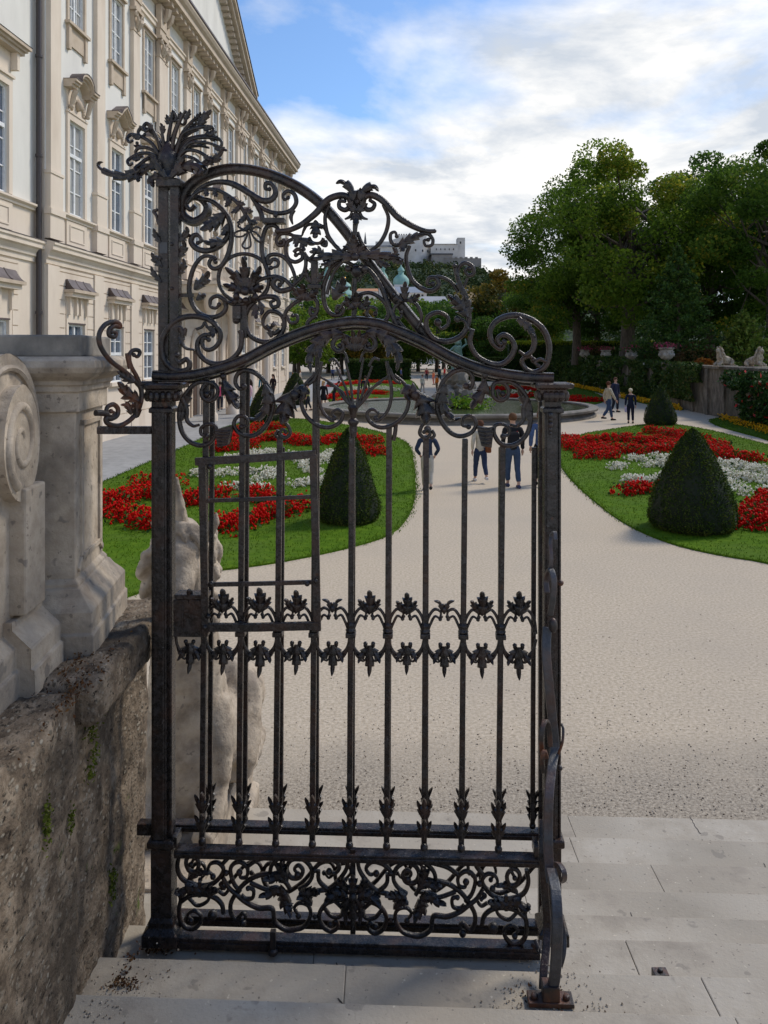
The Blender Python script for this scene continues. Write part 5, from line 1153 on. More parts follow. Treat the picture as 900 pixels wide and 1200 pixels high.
# ---------- rear leaf folded behind
RC = -.10
def rrear():
    rails(rear, RC, 962, 1068, 190, 640, .030, .040, .05)
    for i, (ut, ub) in enumerate(zip((249,290,331,372,414,457,500,544,587,626), (246,287,329,371,413,455,499,542,585,624))):
        a0, z1 = gp(ut, rail_v(min(640, max(185, ut)))+12 if i != 2 and i < 4 else 524, RC); kk = 1 + .02*(ub-190)/450; vq = lambda v: V0 + (v-V0)*kk; a1, z0 = gp(ub, vq(960), RC); hw = .0095
        mb = MB(); mb.hexa([(a1-hw, -RC-hw, z0), (a1+hw, -RC-hw, z0), (a1+hw, -RC+hw, z0), (a1-hw, -RC+hw, z0)], [(a0-hw, -RC-hw, z1), (a0+hw, -RC-hw, z1), (a0+hw, -RC+hw, z1), (a0-hw, -RC+hw, z1)])
        b = mb.build('bar', M_iron, rear, bevel=.003); mb = MB()
        for v0, v1 in ((950, 934), (938, 914)):
            for sg in (-1, 1): leaf([(ub, vq(v0+6)), (ub+3*sg, vq((v0+v1)/2)), (ub+8*sg, vq(v1))], 4.6, 2, RC-.012, .3, .5, mb)
        ball(ub, vq(957), 4, RC, mb); mb.build('spear_leaf', M_iron, b, True)
    for u in (190, 636):
        mb = MB(); a, z1 = gp(u, 470, RC); _, z0 = gp(u, 1080, RC); mb.box(a-.018, a+.018, -RC-.018, -RC+.018, z0, z1); mb.build('frame_post', M_iron, rear, bevel=.003)
    P = crom([gp(u, v+6, RC) for u, v in RAIL], 6); mb = MB(); sweep(mb, P, .03, .03, RC); mb.build('curved_rail', M_iron, rear, True)
    for i in range(5):
        mb = MB(); u = 235 + i*85
        scroll([(u,1030),(u+6,1022),(u+2,1012),(u-8,1014),(u-12,1028),(u-4,1042),(u+14,1046),(u+34,1034),(u+52,1014),(u+66,1010),(u+72,1020),(u+66,1028),(u+60,1022)], 5, RC, ends=(.6,.6), ball=(3,3), mb0=mb); mb.build('scroll', M_iron, rear, True)
rrear()
# small iron bolt socket let into the step
mb = MB(); p = W(768, 1133, 3.13); mb.box(-.028, .028, -.022, .022, 0, .05); mb.box(-.036, .036, -.028, .028, 0, .006); mb.lathe([(.011, .05), (.011, .058), (.006, .060)], 8)
o = mb.build('bolt_socket', M_iron2, None, bevel=.003); o.location = (p.x, SY(3.10, p.x), .905); tag(o, 'small rusty iron bolt stop let into the pale stone step', 'bolt stop')
# ------------------------------------------------------------------ topiary, flower beds, fountain
M_yew = leafmat('yew_leaf', [(.014, .030, .005), (.032, .060, .008), (.058, .092, .012), (.10, .11, .02)], .7, .15)
M_core = plain('shrub_core', (.012, .018, .007), .95)
M_bark = pmat('bark', [(.035, .027, .020), (.075, .06, .045), (.11, .09, .07)], 9, .95, .8, 20, stretch=(1, 1, .25))
def cone(x, y, w, h, label, nleaf=14000, ls=.045, z=.02):
    root = empty('topiary_cone', (x, y, z), 0, label, 'topiary', 'clipped yew cones in the lawns')
    prof = [(.40, 0), (.475, .05), (.50, .12), (.485, .22), (.43, .38), (.34, .56), (.235, .74), (.13, .89), (.06, .965), (.005, 1)]
    mb = MB(); n = 30; k = len(prof)
    mb.lathe([(r*w*.97, zz*h) for r, zz in prof], n)
    mb.build('core', M_core, root, True)
    t = rng.uniform(0, 1, nleaf)**1.25; zz = np.interp(t, [0, 1], [0, 1]); r = np.interp(zz, [p[1] for p in prof], [p[0] for p in prof]) * w
    a = rng.uniform(0, 2*PI, nleaf)
    lump = np.array([noise.noise((math.cos(q)*2.2, math.sin(q)*2.2, s*3.5)) for q, s in zip(a, zz)])
    lump2 = np.array([noise.noise((math.cos(q)*6, math.sin(q)*6, s*9)) for q, s in zip(a, zz)]); r = r * (1 + lump * .09 + lump2 * .04) + rng.normal(0, .014, nleaf) + (rng.uniform(0, 1, nleaf) < .03) * rng.uniform(.01, .05, nleaf)
    P = np.column_stack([r*np.cos(a), r*np.sin(a), zz*h + rng.normal(0, .01, nleaf)])
    nrm = np.column_stack([np.cos(a), np.sin(a), np.full(nleaf, .45)])
    V, Q = leaf_quads(P, ls, nrm * .5)
    nmesh('foliage', V, Q, np.clip(rng.uniform(0, .8, nleaf) + lump*.5 + lump2*.3 + (zz < .06)*.3, 0, 1), M_yew, root)
    return root
g = G(814, 622); cone(g.x, g.y+.1, 1.56, 1.86, 'tall dark clipped yew cone among white and red flowers on the right lawn', 20000, .04)
g = G(408, 613); cone(g.x, g.y+.1, 1.20, 1.80, 'clipped yew cone on the left lawn seen through the gate bars', 15000, .04)
g = G(774, 498); cone(g.x, g.y, 1.42, 1.75, 'squat clipped yew cone near the couple by the flower wall', 6000, .06)
g = G(309, 494); cone(g.x, g.y, 1.5, 1.75, 'clipped yew cone beside the road at the far end of the left bed', 6000, .06)
g = G(346, 474); cone(g.x, g.y, 1.8, 2.0, 'distant clipped yew cone at the road by the second lawn', 4000, .08)

M_red = leafmat('red_blossom', [(.50, .006, .004), (.68, .008, .005), (.80, .014, .008), (.58, .007, .004)], .6, .4)
M_whitefl = leafmat('white_blossom', [(.74, .70, .58), (.86, .83, .72), (.92, .90, .80), (.84, .80, .66)], .7, .4)
M_yellow = leafmat('yellow_blossom', [(.80, .38, .01), (.88, .56, .02), (.80, .26, .01)], .6, .2)
M_fleaf = leafmat('bedding_leaf', [(.015, .045, .008), (.03, .08, .012), (.06, .11, .02)], .6, .2)
def bed(path, width, mat, label, cat='flower bed', height=.32, dens=620, fs=.075, group=None, world_pts=None):
    P = world_pts or [G(u, v, .15) for u, v in path]; P = [Vector((p[0], p[1])) for p in P]
    if len(P) > 2: P = crom([(p.x, p.y) for p in P], 4)
    L = [0]
    for a, b in zip(P[:-1], P[1:]): L.append(L[-1] + (b-a).length)
    tot = L[-1]; area = tot*width; cl = max(8, int(area*34))
    root = empty('flower_bed', (P[len(P)//2].x, P[len(P)//2].y, .03), 0, label, cat, group); ox, oy = root.location.x, root.location.y
    C = []
    for i in range(cl):
        d = random.uniform(0, tot); j = max(0, np.searchsorted(L, d)-1); j = min(j, len(P)-2); f = (d-L[j])/max(1e-9, L[j+1]-L[j]); p = P[j].lerp(P[j+1], f); t = (P[j+1]-P[j]).normalized(); n = Vector((-t.y, t.x))
        p = p + n*random.uniform(-.5, .5)*width; C.append((p.x-ox, p.y-oy, random.uniform(.8, 1.15)))
    C = np.array(C); per = max(4, int(dens*area/cl)); m = cl*per; idx = np.repeat(np.arange(cl), per)
    d = rng.normal(size=(m, 3)); d /= np.linalg.norm(d, axis=1)[:, None]; d[:, 2] = np.abs(d[:, 2]); R_ = rng.uniform(.75, 1.0, m)[:, None]
    P3 = np.column_stack([C[idx, 0], C[idx, 1], np.zeros(m)]) + d*R_*np.array([.16, .16, 1.0])*np.column_stack([np.ones(m), np.ones(m), C[idx, 2]*height])
    # blossoms: little three sided spikes
    k = len(P3); s = fs*rng.uniform(.6, 1.2, k); e = rng.normal(size=(k, 3)); e[:, 2] = np.abs(e[:, 2]) + .9; e /= np.linalg.norm(e, axis=1)[:, None]
    a = np.cross(e, rng.normal(size=(k, 3))); a /= np.linalg.norm(a, axis=1)[:, None]; b = np.cross(e, a); s = s[:, None]
    V = np.stack([P3-e*s*.5, P3+a*s*.36, P3+b*s*.36, P3-a*s*.36, P3-b*s*.36, P3+e*s*.6], 1).reshape(-1, 3)
    f = np.array([(0,2,1),(0,3,2),(0,4,3),(0,1,4),(5,1,2),(5,2,3),(5,3,4),(5,4,1)])
    Q = (f[None] + (np.arange(k)*6)[:, None, None]).reshape(-1, 3); cv_ = 1.0
    tn = rng.uniform(0, .78, k); 
    nmesh('blossoms', V, Q, np.repeat(tn, 8), mat, root)
    m2 = int(m*(.10 if mat is M_whitefl else .35)); idx = rng.integers(0, cl, m2); q = rng.normal(size=(m2, 3))*(.13, .13, .0); q[:, 2] = rng.uniform(.0, height*.85, m2)
    V, Q = leaf_quads(np.column_stack([C[idx, 0], C[idx, 1], np.zeros(m2)]) + q, .10); nmesh('leaves', V, Q, rng.uniform(0, 1, m2), M_fleaf, root)
    return root
gl, gr = 'red flower bands of the left parterre', 'red flower bands of the right parterre'
wl, wr = 'white flower clumps of the left parterre', 'white flower clumps of the right parterre'
bed([(253,526),(262,519),(275,513),(285,505),(300,500),(330,500)], .75, M_red, 'red flower band curling round the far left corner of the left lawn', group=gl)
bed([(285,516),(310,512),(335,512),(360,518),(395,513),(440,517)], .8, M_red, 'long red flower band at the far side of the left lawn behind the yew cone', group=gl)
bed([(262,524),(280,522),(300,520)], .7, M_red, 'short red flower band above the white clumps of the left lawn', group=gl)
bed([(424,526),(448,530)], .55, M_red, 'small red flower patch just right of the left yew cone tip', group=gl)
bed([(120,588),(140,580),(158,577),(178,572)], .75, M_red, 'broad red flower band beside the sandstone pier', group=gl)
bed([(112,598),(140,600),(160,606),(180,612),(196,608)], .6, M_red, 'nearest red flower band between the pier and the hinge post', group=gl)
bed([(160,566),(175,562),(200,564),(216,563)], .35, M_red, 'thin red flower tuft line behind the hinge post', group=gl)
bed([(176,575),(196,581),(214,588),(240,580),(270,576),(295,574),(318,585)], .5, M_red, 'red flower band crossing inside the iron hatch frame', group=gl)
bed([(258,620),(275,612),(300,603),(325,598),(350,595),(372,586)], .55, M_red, 'front red flower band running from the statue to the left yew cone', group=gl)
def wb(pts, w, lab, g_, h=.20): bed(pts, w, M_whitefl, lab, height=h, dens=620, fs=.07, group=g_)
wb([(225,553),(240,552)], .5, 'single white flower clump left of the iron hatch frame', wl)
wb([(252,553),(280,551),(305,549),(325,549)], .5, 'long white flower clump at the top of the hatch frame', wl)
wb([(262,535),(285,534),(300,530),(318,527)], .6, 'far white flower clump below the red band of the left lawn', wl)
wb([(258,566),(280,567),(310,570)], .45, 'small white flower row under the long white clump in the hatch', wl)
wb([(300,560),(315,555),(325,552)], .4, 'white flower tuft beside the second gate bar', wl)
wb([(300,578),(310,577)], .4, 'round white flower tuft above the front red band', wl) if False else None
wb([(335,565),(355,563),(385,560)], .45, 'white flower row just left of the yew cone', wl)
wb([(335,534),(345,531),(360,540),(368,552)], .45, 'curved white flower band behind the third gate bar', wl)
wb([(372,538),(385,532),(392,528)], .4, 'white flower tuft behind the left yew cone', wl)
bed([(664,513),(672,522),(690,526),(712,530),(704,533),(676,532)], .75, M_red, 'red flower hook nearest the latch post on the right lawn', group=gr)
bed([(690,518),(715,513),(735,512),(757,517),(780,516)], .7, M_red, 'far red flower band of the right lawn', group=gr)
bed([(700,523),(725,525),(750,527),(772,525),(790,520),(805,516)], .75, M_red, 'wavy red flower band just behind the white clumps on the right lawn', group=gr)
bed([(756,504),(775,505),(800,510),(825,515)], .75, M_red, 'top red flower band beside the small background yew', group=gr)
bed([(828,520),(842,522),(840,530),(858,534),(872,536),(892,536)], .75, M_red, 'red flower band right of the tall yew cone tip', group=gr)
bed([(731,575),(742,572),(755,570),(770,572),(785,573)], .5, M_red, 'short red flower row left of the tall yew cone', group=gr)
bed([(858,612),(870,606),(885,600),(898,590),(912,582)], .7, M_red, 'near red flower band at the right foot of the tall yew cone', group=gr)
bed([(888,612),(905,612),(925,606)], .4, M_red, 'red flower tuft at the right edge of the near band', group=gr)
wb([(712,543),(730,545)], .6, 'leftmost white flower clump of the right lawn', wr)
wb([(733,535),(752,535)], .65, 'rounded white flower clump nearest the red wave', wr)
wb([(755,541),(775,542),(796,543)], .6, 'white flower band between two clumps left of the tall yew', wr)
wb([(733,556),(750,560),(770,561),(785,557),(792,549)], .5, 'front white flower crescent left of the tall yew', wr)
wb([(768,532),(776,534),(790,537)], .5, 'small white flower tuft close to the tall yew', wr)
wb([(830,536),(840,538),(846,541)], .45, 'small white flower tuft at the right of the tall yew tip', wr)
wb([(838,548),(855,553),(875,556),(905,562)], .55, 'long white flower band right of the tall yew', wr)
wb([(852,541),(875,544),(892,549),(910,552)], .6, 'far white flower band right of the tall yew', wr)
wb([(845,562),(858,566)], .55, 'white flower clump touching the right flank of the tall yew', wr)
wb([(864,574),(880,574)], .5, 'small separate white flower clump by the near red band', wr)
wb([(893,571),(908,570)], .5, 'white flower clump at the right picture edge', wr)
# far parterres
gf = 'red flower bands beyond the fountain'
bed([(388,452),(410,449),(440,447),(465,449)], .9, M_red, 'farthest red band of the lawn left of the fountain', group=gf, dens=70, fs=.13)
bed([(384,466),(400,462),(430,459),(450,461)], .8, M_red, 'middle red band of the lawn left of the fountain', group=gf, dens=70, fs=.13)
bed([(392,471),(420,469),(450,471),(478,468)], .6, M_red, 'nearest red band of the lawn left of the fountain', group=gf, dens=70, fs=.13)
bed([(410,456),(440,454),(465,457)], .6, M_whitefl, 'white band between red ones left of the fountain', group=gf, dens=70, fs=.12)
bed([(580,456),(600,454),(630,456),(650,459)], 1.2, M_red, 'farthest red band of the lawn right of the fountain', group=gf, dens=70, fs=.13)
bed([(590,466),(620,463),(650,464),(680,467)], 1.1, M_red, 'middle red band of the lawn right of the fountain', group=gf, dens=70, fs=.13)
bed([(668,470),(685,468),(702,469)], 1.1, M_red, 'red patch beside the fountain rim near the standing couple', group=gf, dens=70, fs=.13)
bed([(600,460),(630,460),(660,462)], .6, M_whitefl, 'white band between red ones right of the fountain', group=gf, dens=70, fs=.12)
def wl_pts(l, ys): return [Vector((wallx(y, l), y)) for y in ys]
bed(None, .5, M_yellow, 'yellow and orange flower border along the foot of the ivy wall', height=.28, dens=120, fs=.15, world_pts=wl_pts(14.35, (46, 52, 60, 70, 82)))
bed(None, .45, M_yellow, 'yellow flower border in the grass strip below the rose bush', height=.25, dens=130, fs=.09, world_pts=[G(843,490), G(862,496), G(885,503), G(905,509), G(940,520)])

# ---------- fountain
M_rim = pmat('fountain_stone', [(.11, .10, .085), (.18, .165, .14), (.26, .24, .21)], 2, .85, .4, 20, cols2=(.12, .11, .10), scale2=1)
fx, fy, fr_ = 3.95, 44.0, 7.4
ft = empty('fountain', (fx, fy, 0), 0, 'round stone fountain basin with dark water and a rocky centre', 'fountain')
mb = MB(); n = 64; prof = [(fr_-.05, 0), (fr_-.05, .10), (fr_-.2, .16), (fr_-.25, .26), (fr_+.02, .32), (fr_+.05, .42), (fr_, .48), (fr_-.42, .48), (fr_-.46, .42), (fr_-.42, .36), (fr_-.42, .05)]
vs = [(r*math.cos(2*PI*j/n), r*math.sin(2*PI*j/n), z) for r, z in prof for j in range(n)]; k = len(prof)
mb.add(vs, [(i*n+j, i*n+(j+1) % n, (i+1)*n+(j+1) % n, (i+1)*n+j) for i in range(k-1) for j in range(n)]); mb.build('basin_rim', M_rim, ft, True)
M_water = pmat('water', [(.035, .045, .02), (.055, .062, .03)], 2, .16, .6, 4, dist=.02)
mb = MB(); mb.add([((fr_-.41)*math.cos(2*PI*j/64), (fr_-.41)*math.sin(2*PI*j/64), .36) for j in range(64)], [tuple(range(64))]); mb.build('water_surface', M_water, ft)
mb = MB(); random.seed(21)
for i in range(34):
    a = random.uniform(0, 2*PI); q = random.uniform(.1, 1.25); z = random.uniform(.3, 1.9)*(1.3-q*.7); mb.ball((q*math.cos(a), q*math.sin(a), z), random.uniform(.28, .5), 6, sz=random.uniform(.7, 1.2))
for v in range(len(mb.v)):
    p = Vector(mb.v[v]); p += Vector((noise.noise(p*3), noise.noise(p*3+Vector((9,0,0))), noise.noise(p*3+Vector((0,9,0)))))*.22; mb.v[v] = tuple(p)
mb.build('rockwork', M_rim, ft)
pts = rng.normal(size=(700, 3))*(.55, .4, .2) + (.5, -1.6, .6); V, Q = leaf_quads(pts, .18); nmesh('foliage', V, Q, rng.uniform(0, 1, 700), leafmat('bright_leaf', [(.06,.16,.01),(.14,.28,.02),(.25,.34,.03)]), ft)
# ---------- bronze green group beyond the fountain
def figure_group(x, y, z, s, mat, label):
    mb = MB(); mb.lathe([(.9, 0), (.9, .25), (.7, .35), (.62, 1.7), (.8, 1.8), (.8, 2.0)], 12)
    r = empty('statue', (x, y, z), .3, label, 'statue'); mb.build('plinth', M_rim, r, True); mb = MB()
    for dx, tw in ((-.2, .3), (.25, -.4)):
        mb.tube([(dx-.15, 0, 2.0), (dx-.2, .1, 2.5), (dx-.05, 0, 2.95)], [.12, .13, .18], 8); mb.tube([(dx+.25, .1, 2.0), (dx+.2, -.1, 2.5), (dx+.05, 0, 2.95)], [.12, .14, .18], 8)
        mb.tube([(dx, 0, 2.9), (dx+tw*.2, 0, 3.3), (dx+tw*.4, 0, 3.7), (dx+tw*.5, 0, 3.85)], [.24, .22, .27, .09], 9); mb.ball((dx+tw*.55, 0, 4.05), .17, 9, sz=1.15)
        mb.tube([(dx+tw*.4-.25, 0, 3.65), (dx-.5, -.2, 3.4), (dx-.2, -.4, 3.2)], [.09, .08, .06], 7); mb.tube([(dx+tw*.4+.25, 0, 3.65), (dx+.55, .1, 3.95), (dx+.45, .1, 4.35)], [.09, .08, .06], 7)
    mb.build('figures', mat, r, True)
M_verd = pmat('green_bronze', [(.10, .18, .14), (.20, .32, .26)], 3, .7, .3, 9)
figure_group(5.6, 62, 0, 1, M_verd, 'green weathered figure group on a plinth beyond the fountain')

# ---------- right side: terrace wall with ivy, urns, lions, hedge
M_wall2 = pmat('terrace_wall', [(.06, .052, .04), (.13, .11, .085), (.21, .185, .15)], 3.5, .95, .8, 12, cols2=(.05, .05, .035), scale2=.8, f2=.8, stretch=(1, 1, .5), dist=.04)
tw = empty('terrace_wall', (14.9, 0, 0), -TH, 'old mottled grey terrace wall half covered by ivy', 'wall')
mb = MB(); mb.box(0, 1.0, 12, 110, -.05, 2.45); mb.build('wall', M_wall2, tw)
mb = MB(); mb.box(-.10, .8, 12, 110, 2.45, 2.60); mb.build('coping', M_wall2, tw, bevel=.03)
mb = MB()
for y in np.arange(14, 108, 2.4): mb.box(-.12, .0, y, y+.35, 0, 2.44)
mb.build('buttresses', M_wall2, tw)
mb = MB(); mb.quad((15.6, 10, 2.42), (140, 10, 2.42), (140, 200, 2.42), (25.4, 200, 2.42)); tag(mb.build('terrain', M_grass), kind='structure')
M_ivy = leafmat('ivy_leaf', [(.02, .042, .010), (.04, .080, .016), (.07, .115, .022), (.11, .09, .035)], .55, .15)
def wallw(x, y, z): return Vector((14.9 + x*math.cos(TH) + y*math.sin(TH), -x*math.sin(TH) + y*math.cos(TH), z))
def ivy(y0, y1, z0, z1, n, label, depth=.45, mat=None, size=.20, extra=None):
    root = empty('ivy', wallw(-.1, (y0+y1)/2, 0), 0, label, 'climbing plant', 'climbers on the terrace wall'); o = root.location
    y = rng.uniform(y0, y1, n*3); z = rng.uniform(z0, z1, n*3); nn = np.array([noise.fractal((a*.35, b*.6, y0), 1, 2, 4) for a, b in zip(y, z)])
    edge = np.minimum(1, np.minimum(y-y0, y1-y)/1.2); k = np.where(nn + .35*edge > .02)[0][:n]; y, z, nn = y[k], z[k], nn[k]; n = len(y)
    x = -np.abs(rng.normal(0, 1, n))*.12 - depth*np.clip(nn + .45, .05, 1)*np.sin(np.clip((z-z0)/(z1-z0), .0, 1)*2.6+.3)
    P = np.array([wallw(a, b, c) - o for a, b, c in zip(x, y, z)]); V, Q = leaf_quads(P, size)
    nmesh('foliage', V, Q, np.clip(rng.uniform(0, .8, n) + nn*.25, 0, 1), mat or M_ivy, root)
    if extra:
        kk = rng.integers(0, n, extra[1]); V, Q = leaf_quads(P[kk] + (-.12, -.1, 0), extra[2]); nmesh('blossoms', V, Q, rng.uniform(0, .7, len(kk)), extra[0], root)
    return root
ivy(60, 104, .1, 3.0, 9000, 'long dark ivy curtain on the wall behind the strolling couple', .7, size=.3)
ivy(49.5, 60, .1, 2.8, 6000, 'ragged ivy patch on the wall between the couple and the lamp', .5)
ivy(44.5, 49.5, .6, 2.75, 2200, 'ivy tuft hanging over the wall below the nearest urn', .4)
ivy(48.6, 51.6, .1, 2.2, 1300, 'thin creeper on the wall behind the squat yew cone', .3)
ivy(43.5, 46, 1.7, 2.75, 700, 'small trailing ivy at the wall top left of the lions', .4)
M_rose = leafmat('rose_leaf', [(.015, .04, .01), (.03, .075, .015), (.06, .11, .02)], .5, .15)
ivy(29, 39.6, .2, 2.45, 8000, 'large climbing rose bush with red blooms at the right edge', 1.3, M_rose, .17, (leafmat('rose', [(.5,.01,.01),(.6,.02,.03),(.7,.2,.2)]), 60, .22))
ivy(20, 29, .2, 2.4, 4000, 'dark climber on the wall outside the right edge', 1.0, M_rose, .17)
# urns
M_urn = pmat('urn_stone', [(.22, .205, .175), (.36, .33, .29), (.44, .41, .36)], 4, .85, .6, 14, cols2=(.12, .11, .10), scale2=2, f2=.8)
M_pink = leafmat('pink_blossom', [(.35, .03, .10), (.5, .06, .16), (.03, .07, .015), (.05, .1, .02)], .6, .2)
def urn(u, Y, s, label):
    x = (u-U0)/F*Y; r = empty('stone_urn', (x, Y, 2.6), random.uniform(0, 1), label, 'urn', 'stone flower urns along the terrace wall'); r.scale = (s, s, s)
    mb = MB(); mb.lathe([(.30, -.02), (.30, .06), (.20, .10), (.15, .16), (.13, .24), (.18, .28), (.34, .34), (.43, .46), (.45, .62), (.42, .84), (.40, .90), (.47, .95), (.50, 1.0), (.50, 1.06), (.42, 1.07)], 20)
    for i in range(8):
        a = 2*PI*i/8; mb.ball((.44*math.cos(a), .44*math.sin(a), .58), .10, 6, sz=1.3); mb.ball((.44*math.cos(a+.4), .44*math.sin(a+.4), .78), .055, 5)
    mb.build('bowl', M_urn, r, True)
    n = 500; d = rng.normal(size=(n, 3))*(.34, .34, .12) + (0, 0, 1.17); V, Q = leaf_quads(d, .12); nmesh('flowers', V, Q, rng.uniform(0, 1, n), M_pink, r)
urn(781, 50.4, .95, 'nearest carved stone urn on the terrace wall, left of the lions')
urn(740, 59, .85, 'second carved stone urn on the wall below the big tree trunk')
urn(710, 67.5, .85, 'third stone urn along the wall, with pink flowers')
urn(685, 76.5, .9, 'farthest stone urn on the terrace wall')
mb = MB(); mb.box(-.12, .12, -.06, .06, 0, .16); mb.tube([(0, 0, -.12), (0, 0, .0)], .02, 6); o = mb.build('flood_light', plain('lamp_white', (.6, .6, .62))); o.location = wallw(-.15, 54.8, 2.45); tag(o, 'small white flood lamp fixed on the ivy wall top', 'lamp')
# hedge and shrubs on the terrace
M_hedge = leafmat('hedge_leaf', [(.02, .05, .008), (.045, .09, .012), (.16, .22, .015), (.34, .40, .03)], .6, .4)
def leafbox(name, x0, x1, y0, y1, z0, z1, n, size, mat, label, cat, grp=None, topbias=.35, amp=.06):
    root = empty(name, ((x0+x1)/2, (y0+y1)/2, z0), 0, label, cat, grp); c = root.location
    mb = MB(); mb.box(x0-c.x+.12, x1-c.x-.12, y0-c.y+.12, y1-c.y-.12, 0, z1-z0-.12); mb.build('core', M_core, root)
    t = rng.uniform(size=n) < topbias; x = rng.uniform(x0, x1, n); y = np.where(t, rng.uniform(y0, y1, n), y0 + np.abs(rng.normal(0, .08, n))); z = np.where(t, z1 + rng.normal(0, .04, n), rng.uniform(z0, z1, n))
    nn = np.array([noise.noise((a*.8, b*.8, cc*.9)) for a, b, cc in zip(x, y, z)]); y = y - nn*amp*2; z = z + np.where(t, nn*amp, 0)
    V, Q = leaf_quads(np.column_stack([x-c.x, y-c.y, z-z0]), size); nmesh('foliage', V, Q, np.clip(rng.uniform(0, .7, n)*(.6 + .5*t) + np.maximum(t*.35, (z > z1-.32)*.6) + nn*.2, 0, 1), mat, root); return root
leafbox('hedge', 13.5, 56, 88, 89.4, 2.4, 4.45, 18000, .28, M_hedge, 'flat clipped hedge with bright lime top behind the urns', 'hedge')
def shrub(x, y, z, rx, rz, n, size, mat, label, cat='shrub', grp=None, ry=None, pts_mask=None):
    r = empty('shrub', (x, y, z), 0, label, cat, grp); ry = ry or rx
    d = rng.normal(size=(n, 3)); d /= np.linalg.norm(d, axis=1)[:, None]; d[:, 2] = np.abs(d[:, 2])*1.05 - .08; lump = np.array([noise.fractal(Vector(q)*2.2 + Vector((x, y, 0)), 1, 2, 3) for q in d])
    q = d*np.array([rx, ry, rz])*((rng.uniform(.6, 1.0, n)**.5)*(1+lump*.25))[:, None]; V, Q = leaf_quads(q, size); nmesh('foliage', V, Q, np.clip(rng.uniform(0, .8, n)+lump*.3, 0, 1), mat, r); return r
M_brown = leafmat('brown_leaf', [(.05, .025, .012), (.10, .05, .02), (.06, .07, .02), (.14, .08, .03)], .7, .2)
M_orange = leafmat('orange_leaf', [(.22, .06, .01), (.32, .10, .015), (.2, .13, .03)], .7, .3)
M_shrubg = leafmat('shrub_leaf', [(.02, .045, .01), (.045, .085, .018), (.09, .12, .03)], .65, .2)
gs = 'shrubs on the terrace behind the wall'
for (u, v, Y, rx, rz, m, lab) in ((817,420,52,1.5,1.5,M_brown,'round reddish brown shrub left of the lions'), (826,424,48,.6,.5,M_orange,'small orange shrub tucked beside the left lion'), (800,425,55,1.0,1.1,M_shrubg,'green shrub between the urn and the brown shrub'), (760,420,62,1.2,1.3,M_shrubg,'green shrub between the two nearest urns'), (768,415,63,1.0,1.4,M_brown,'brown bush behind the nearest urn'), (725,415,72,1.5,1.5,M_shrubg,'tall grass like shrub between second and third urn'), (697,413,80,1.6,1.7,M_brown,'brownish round bush between third and fourth urn'), (735,418,70,1.2,1.4,M_core and M_shrubg,'dark shrub under the big tree trunk'), (668,412,86,2.2,1.8,M_shrubg,'green shrub beyond the farthest urn')):
    p = W(u, v, Y); shrub(p.x, Y, 2.45, rx, rz, 1500, .16, m, lab, grp=gs)
# ------------------------------------------------------------------ skinned figures
def skin(name, nodes, edges, mat, parent=None, sub=2, root=0, disp=0, dscale=6, smooth=True):
    """nodes (x,y,z,r) or (x,y,z,rx,ry); one continuous surface grown round the skeleton"""
    me = bpy.data.meshes.new(name); me.from_pydata([n[:3] for n in nodes], edges, []); o = bpy.data.objects.new(name, me); col.objects.link(o)
    m = o.modifiers.new('s', 'SKIN'); m.use_smooth_shade = True
    for i, n in enumerate(nodes):
        sv = me.skin_vertices[0].data[i]; sv.radius = (n[3], n[4] if len(n) > 4 else n[3]); sv.use_root = (i == root)
    s = o.modifiers.new('u', 'SUBSURF'); s.levels = sub; s.render_levels = sub
    dg = bpy.context.evaluated_depsgraph_get(); dg.update(); me2 = bpy.data.meshes.new_from_object(o.evaluated_get(dg)); o.modifiers.clear(); o.data = me2; bpy.data.meshes.remove(me)
    me2.name = name; me2.materials.clear(); me2.materials.append(mat)
    if disp:
        for v in me2.vertices:
            p = v.co.copy(); k = noise.fractal(p*dscale, 1, 2, 4)*disp; v.co = p + v.normal*k
    me2.polygons.foreach_set('use_smooth', [True]*len(me2.polygons))
    if parent: o.parent = parent
    return o
M_skin = plain('skin', (.50, .30, .21), .6)
CM = {}
def cloth(c):
    k = tuple(c)
    if k not in CM: CM[k] = plain('cloth', c, .9, spec=.2)
    return CM[k]
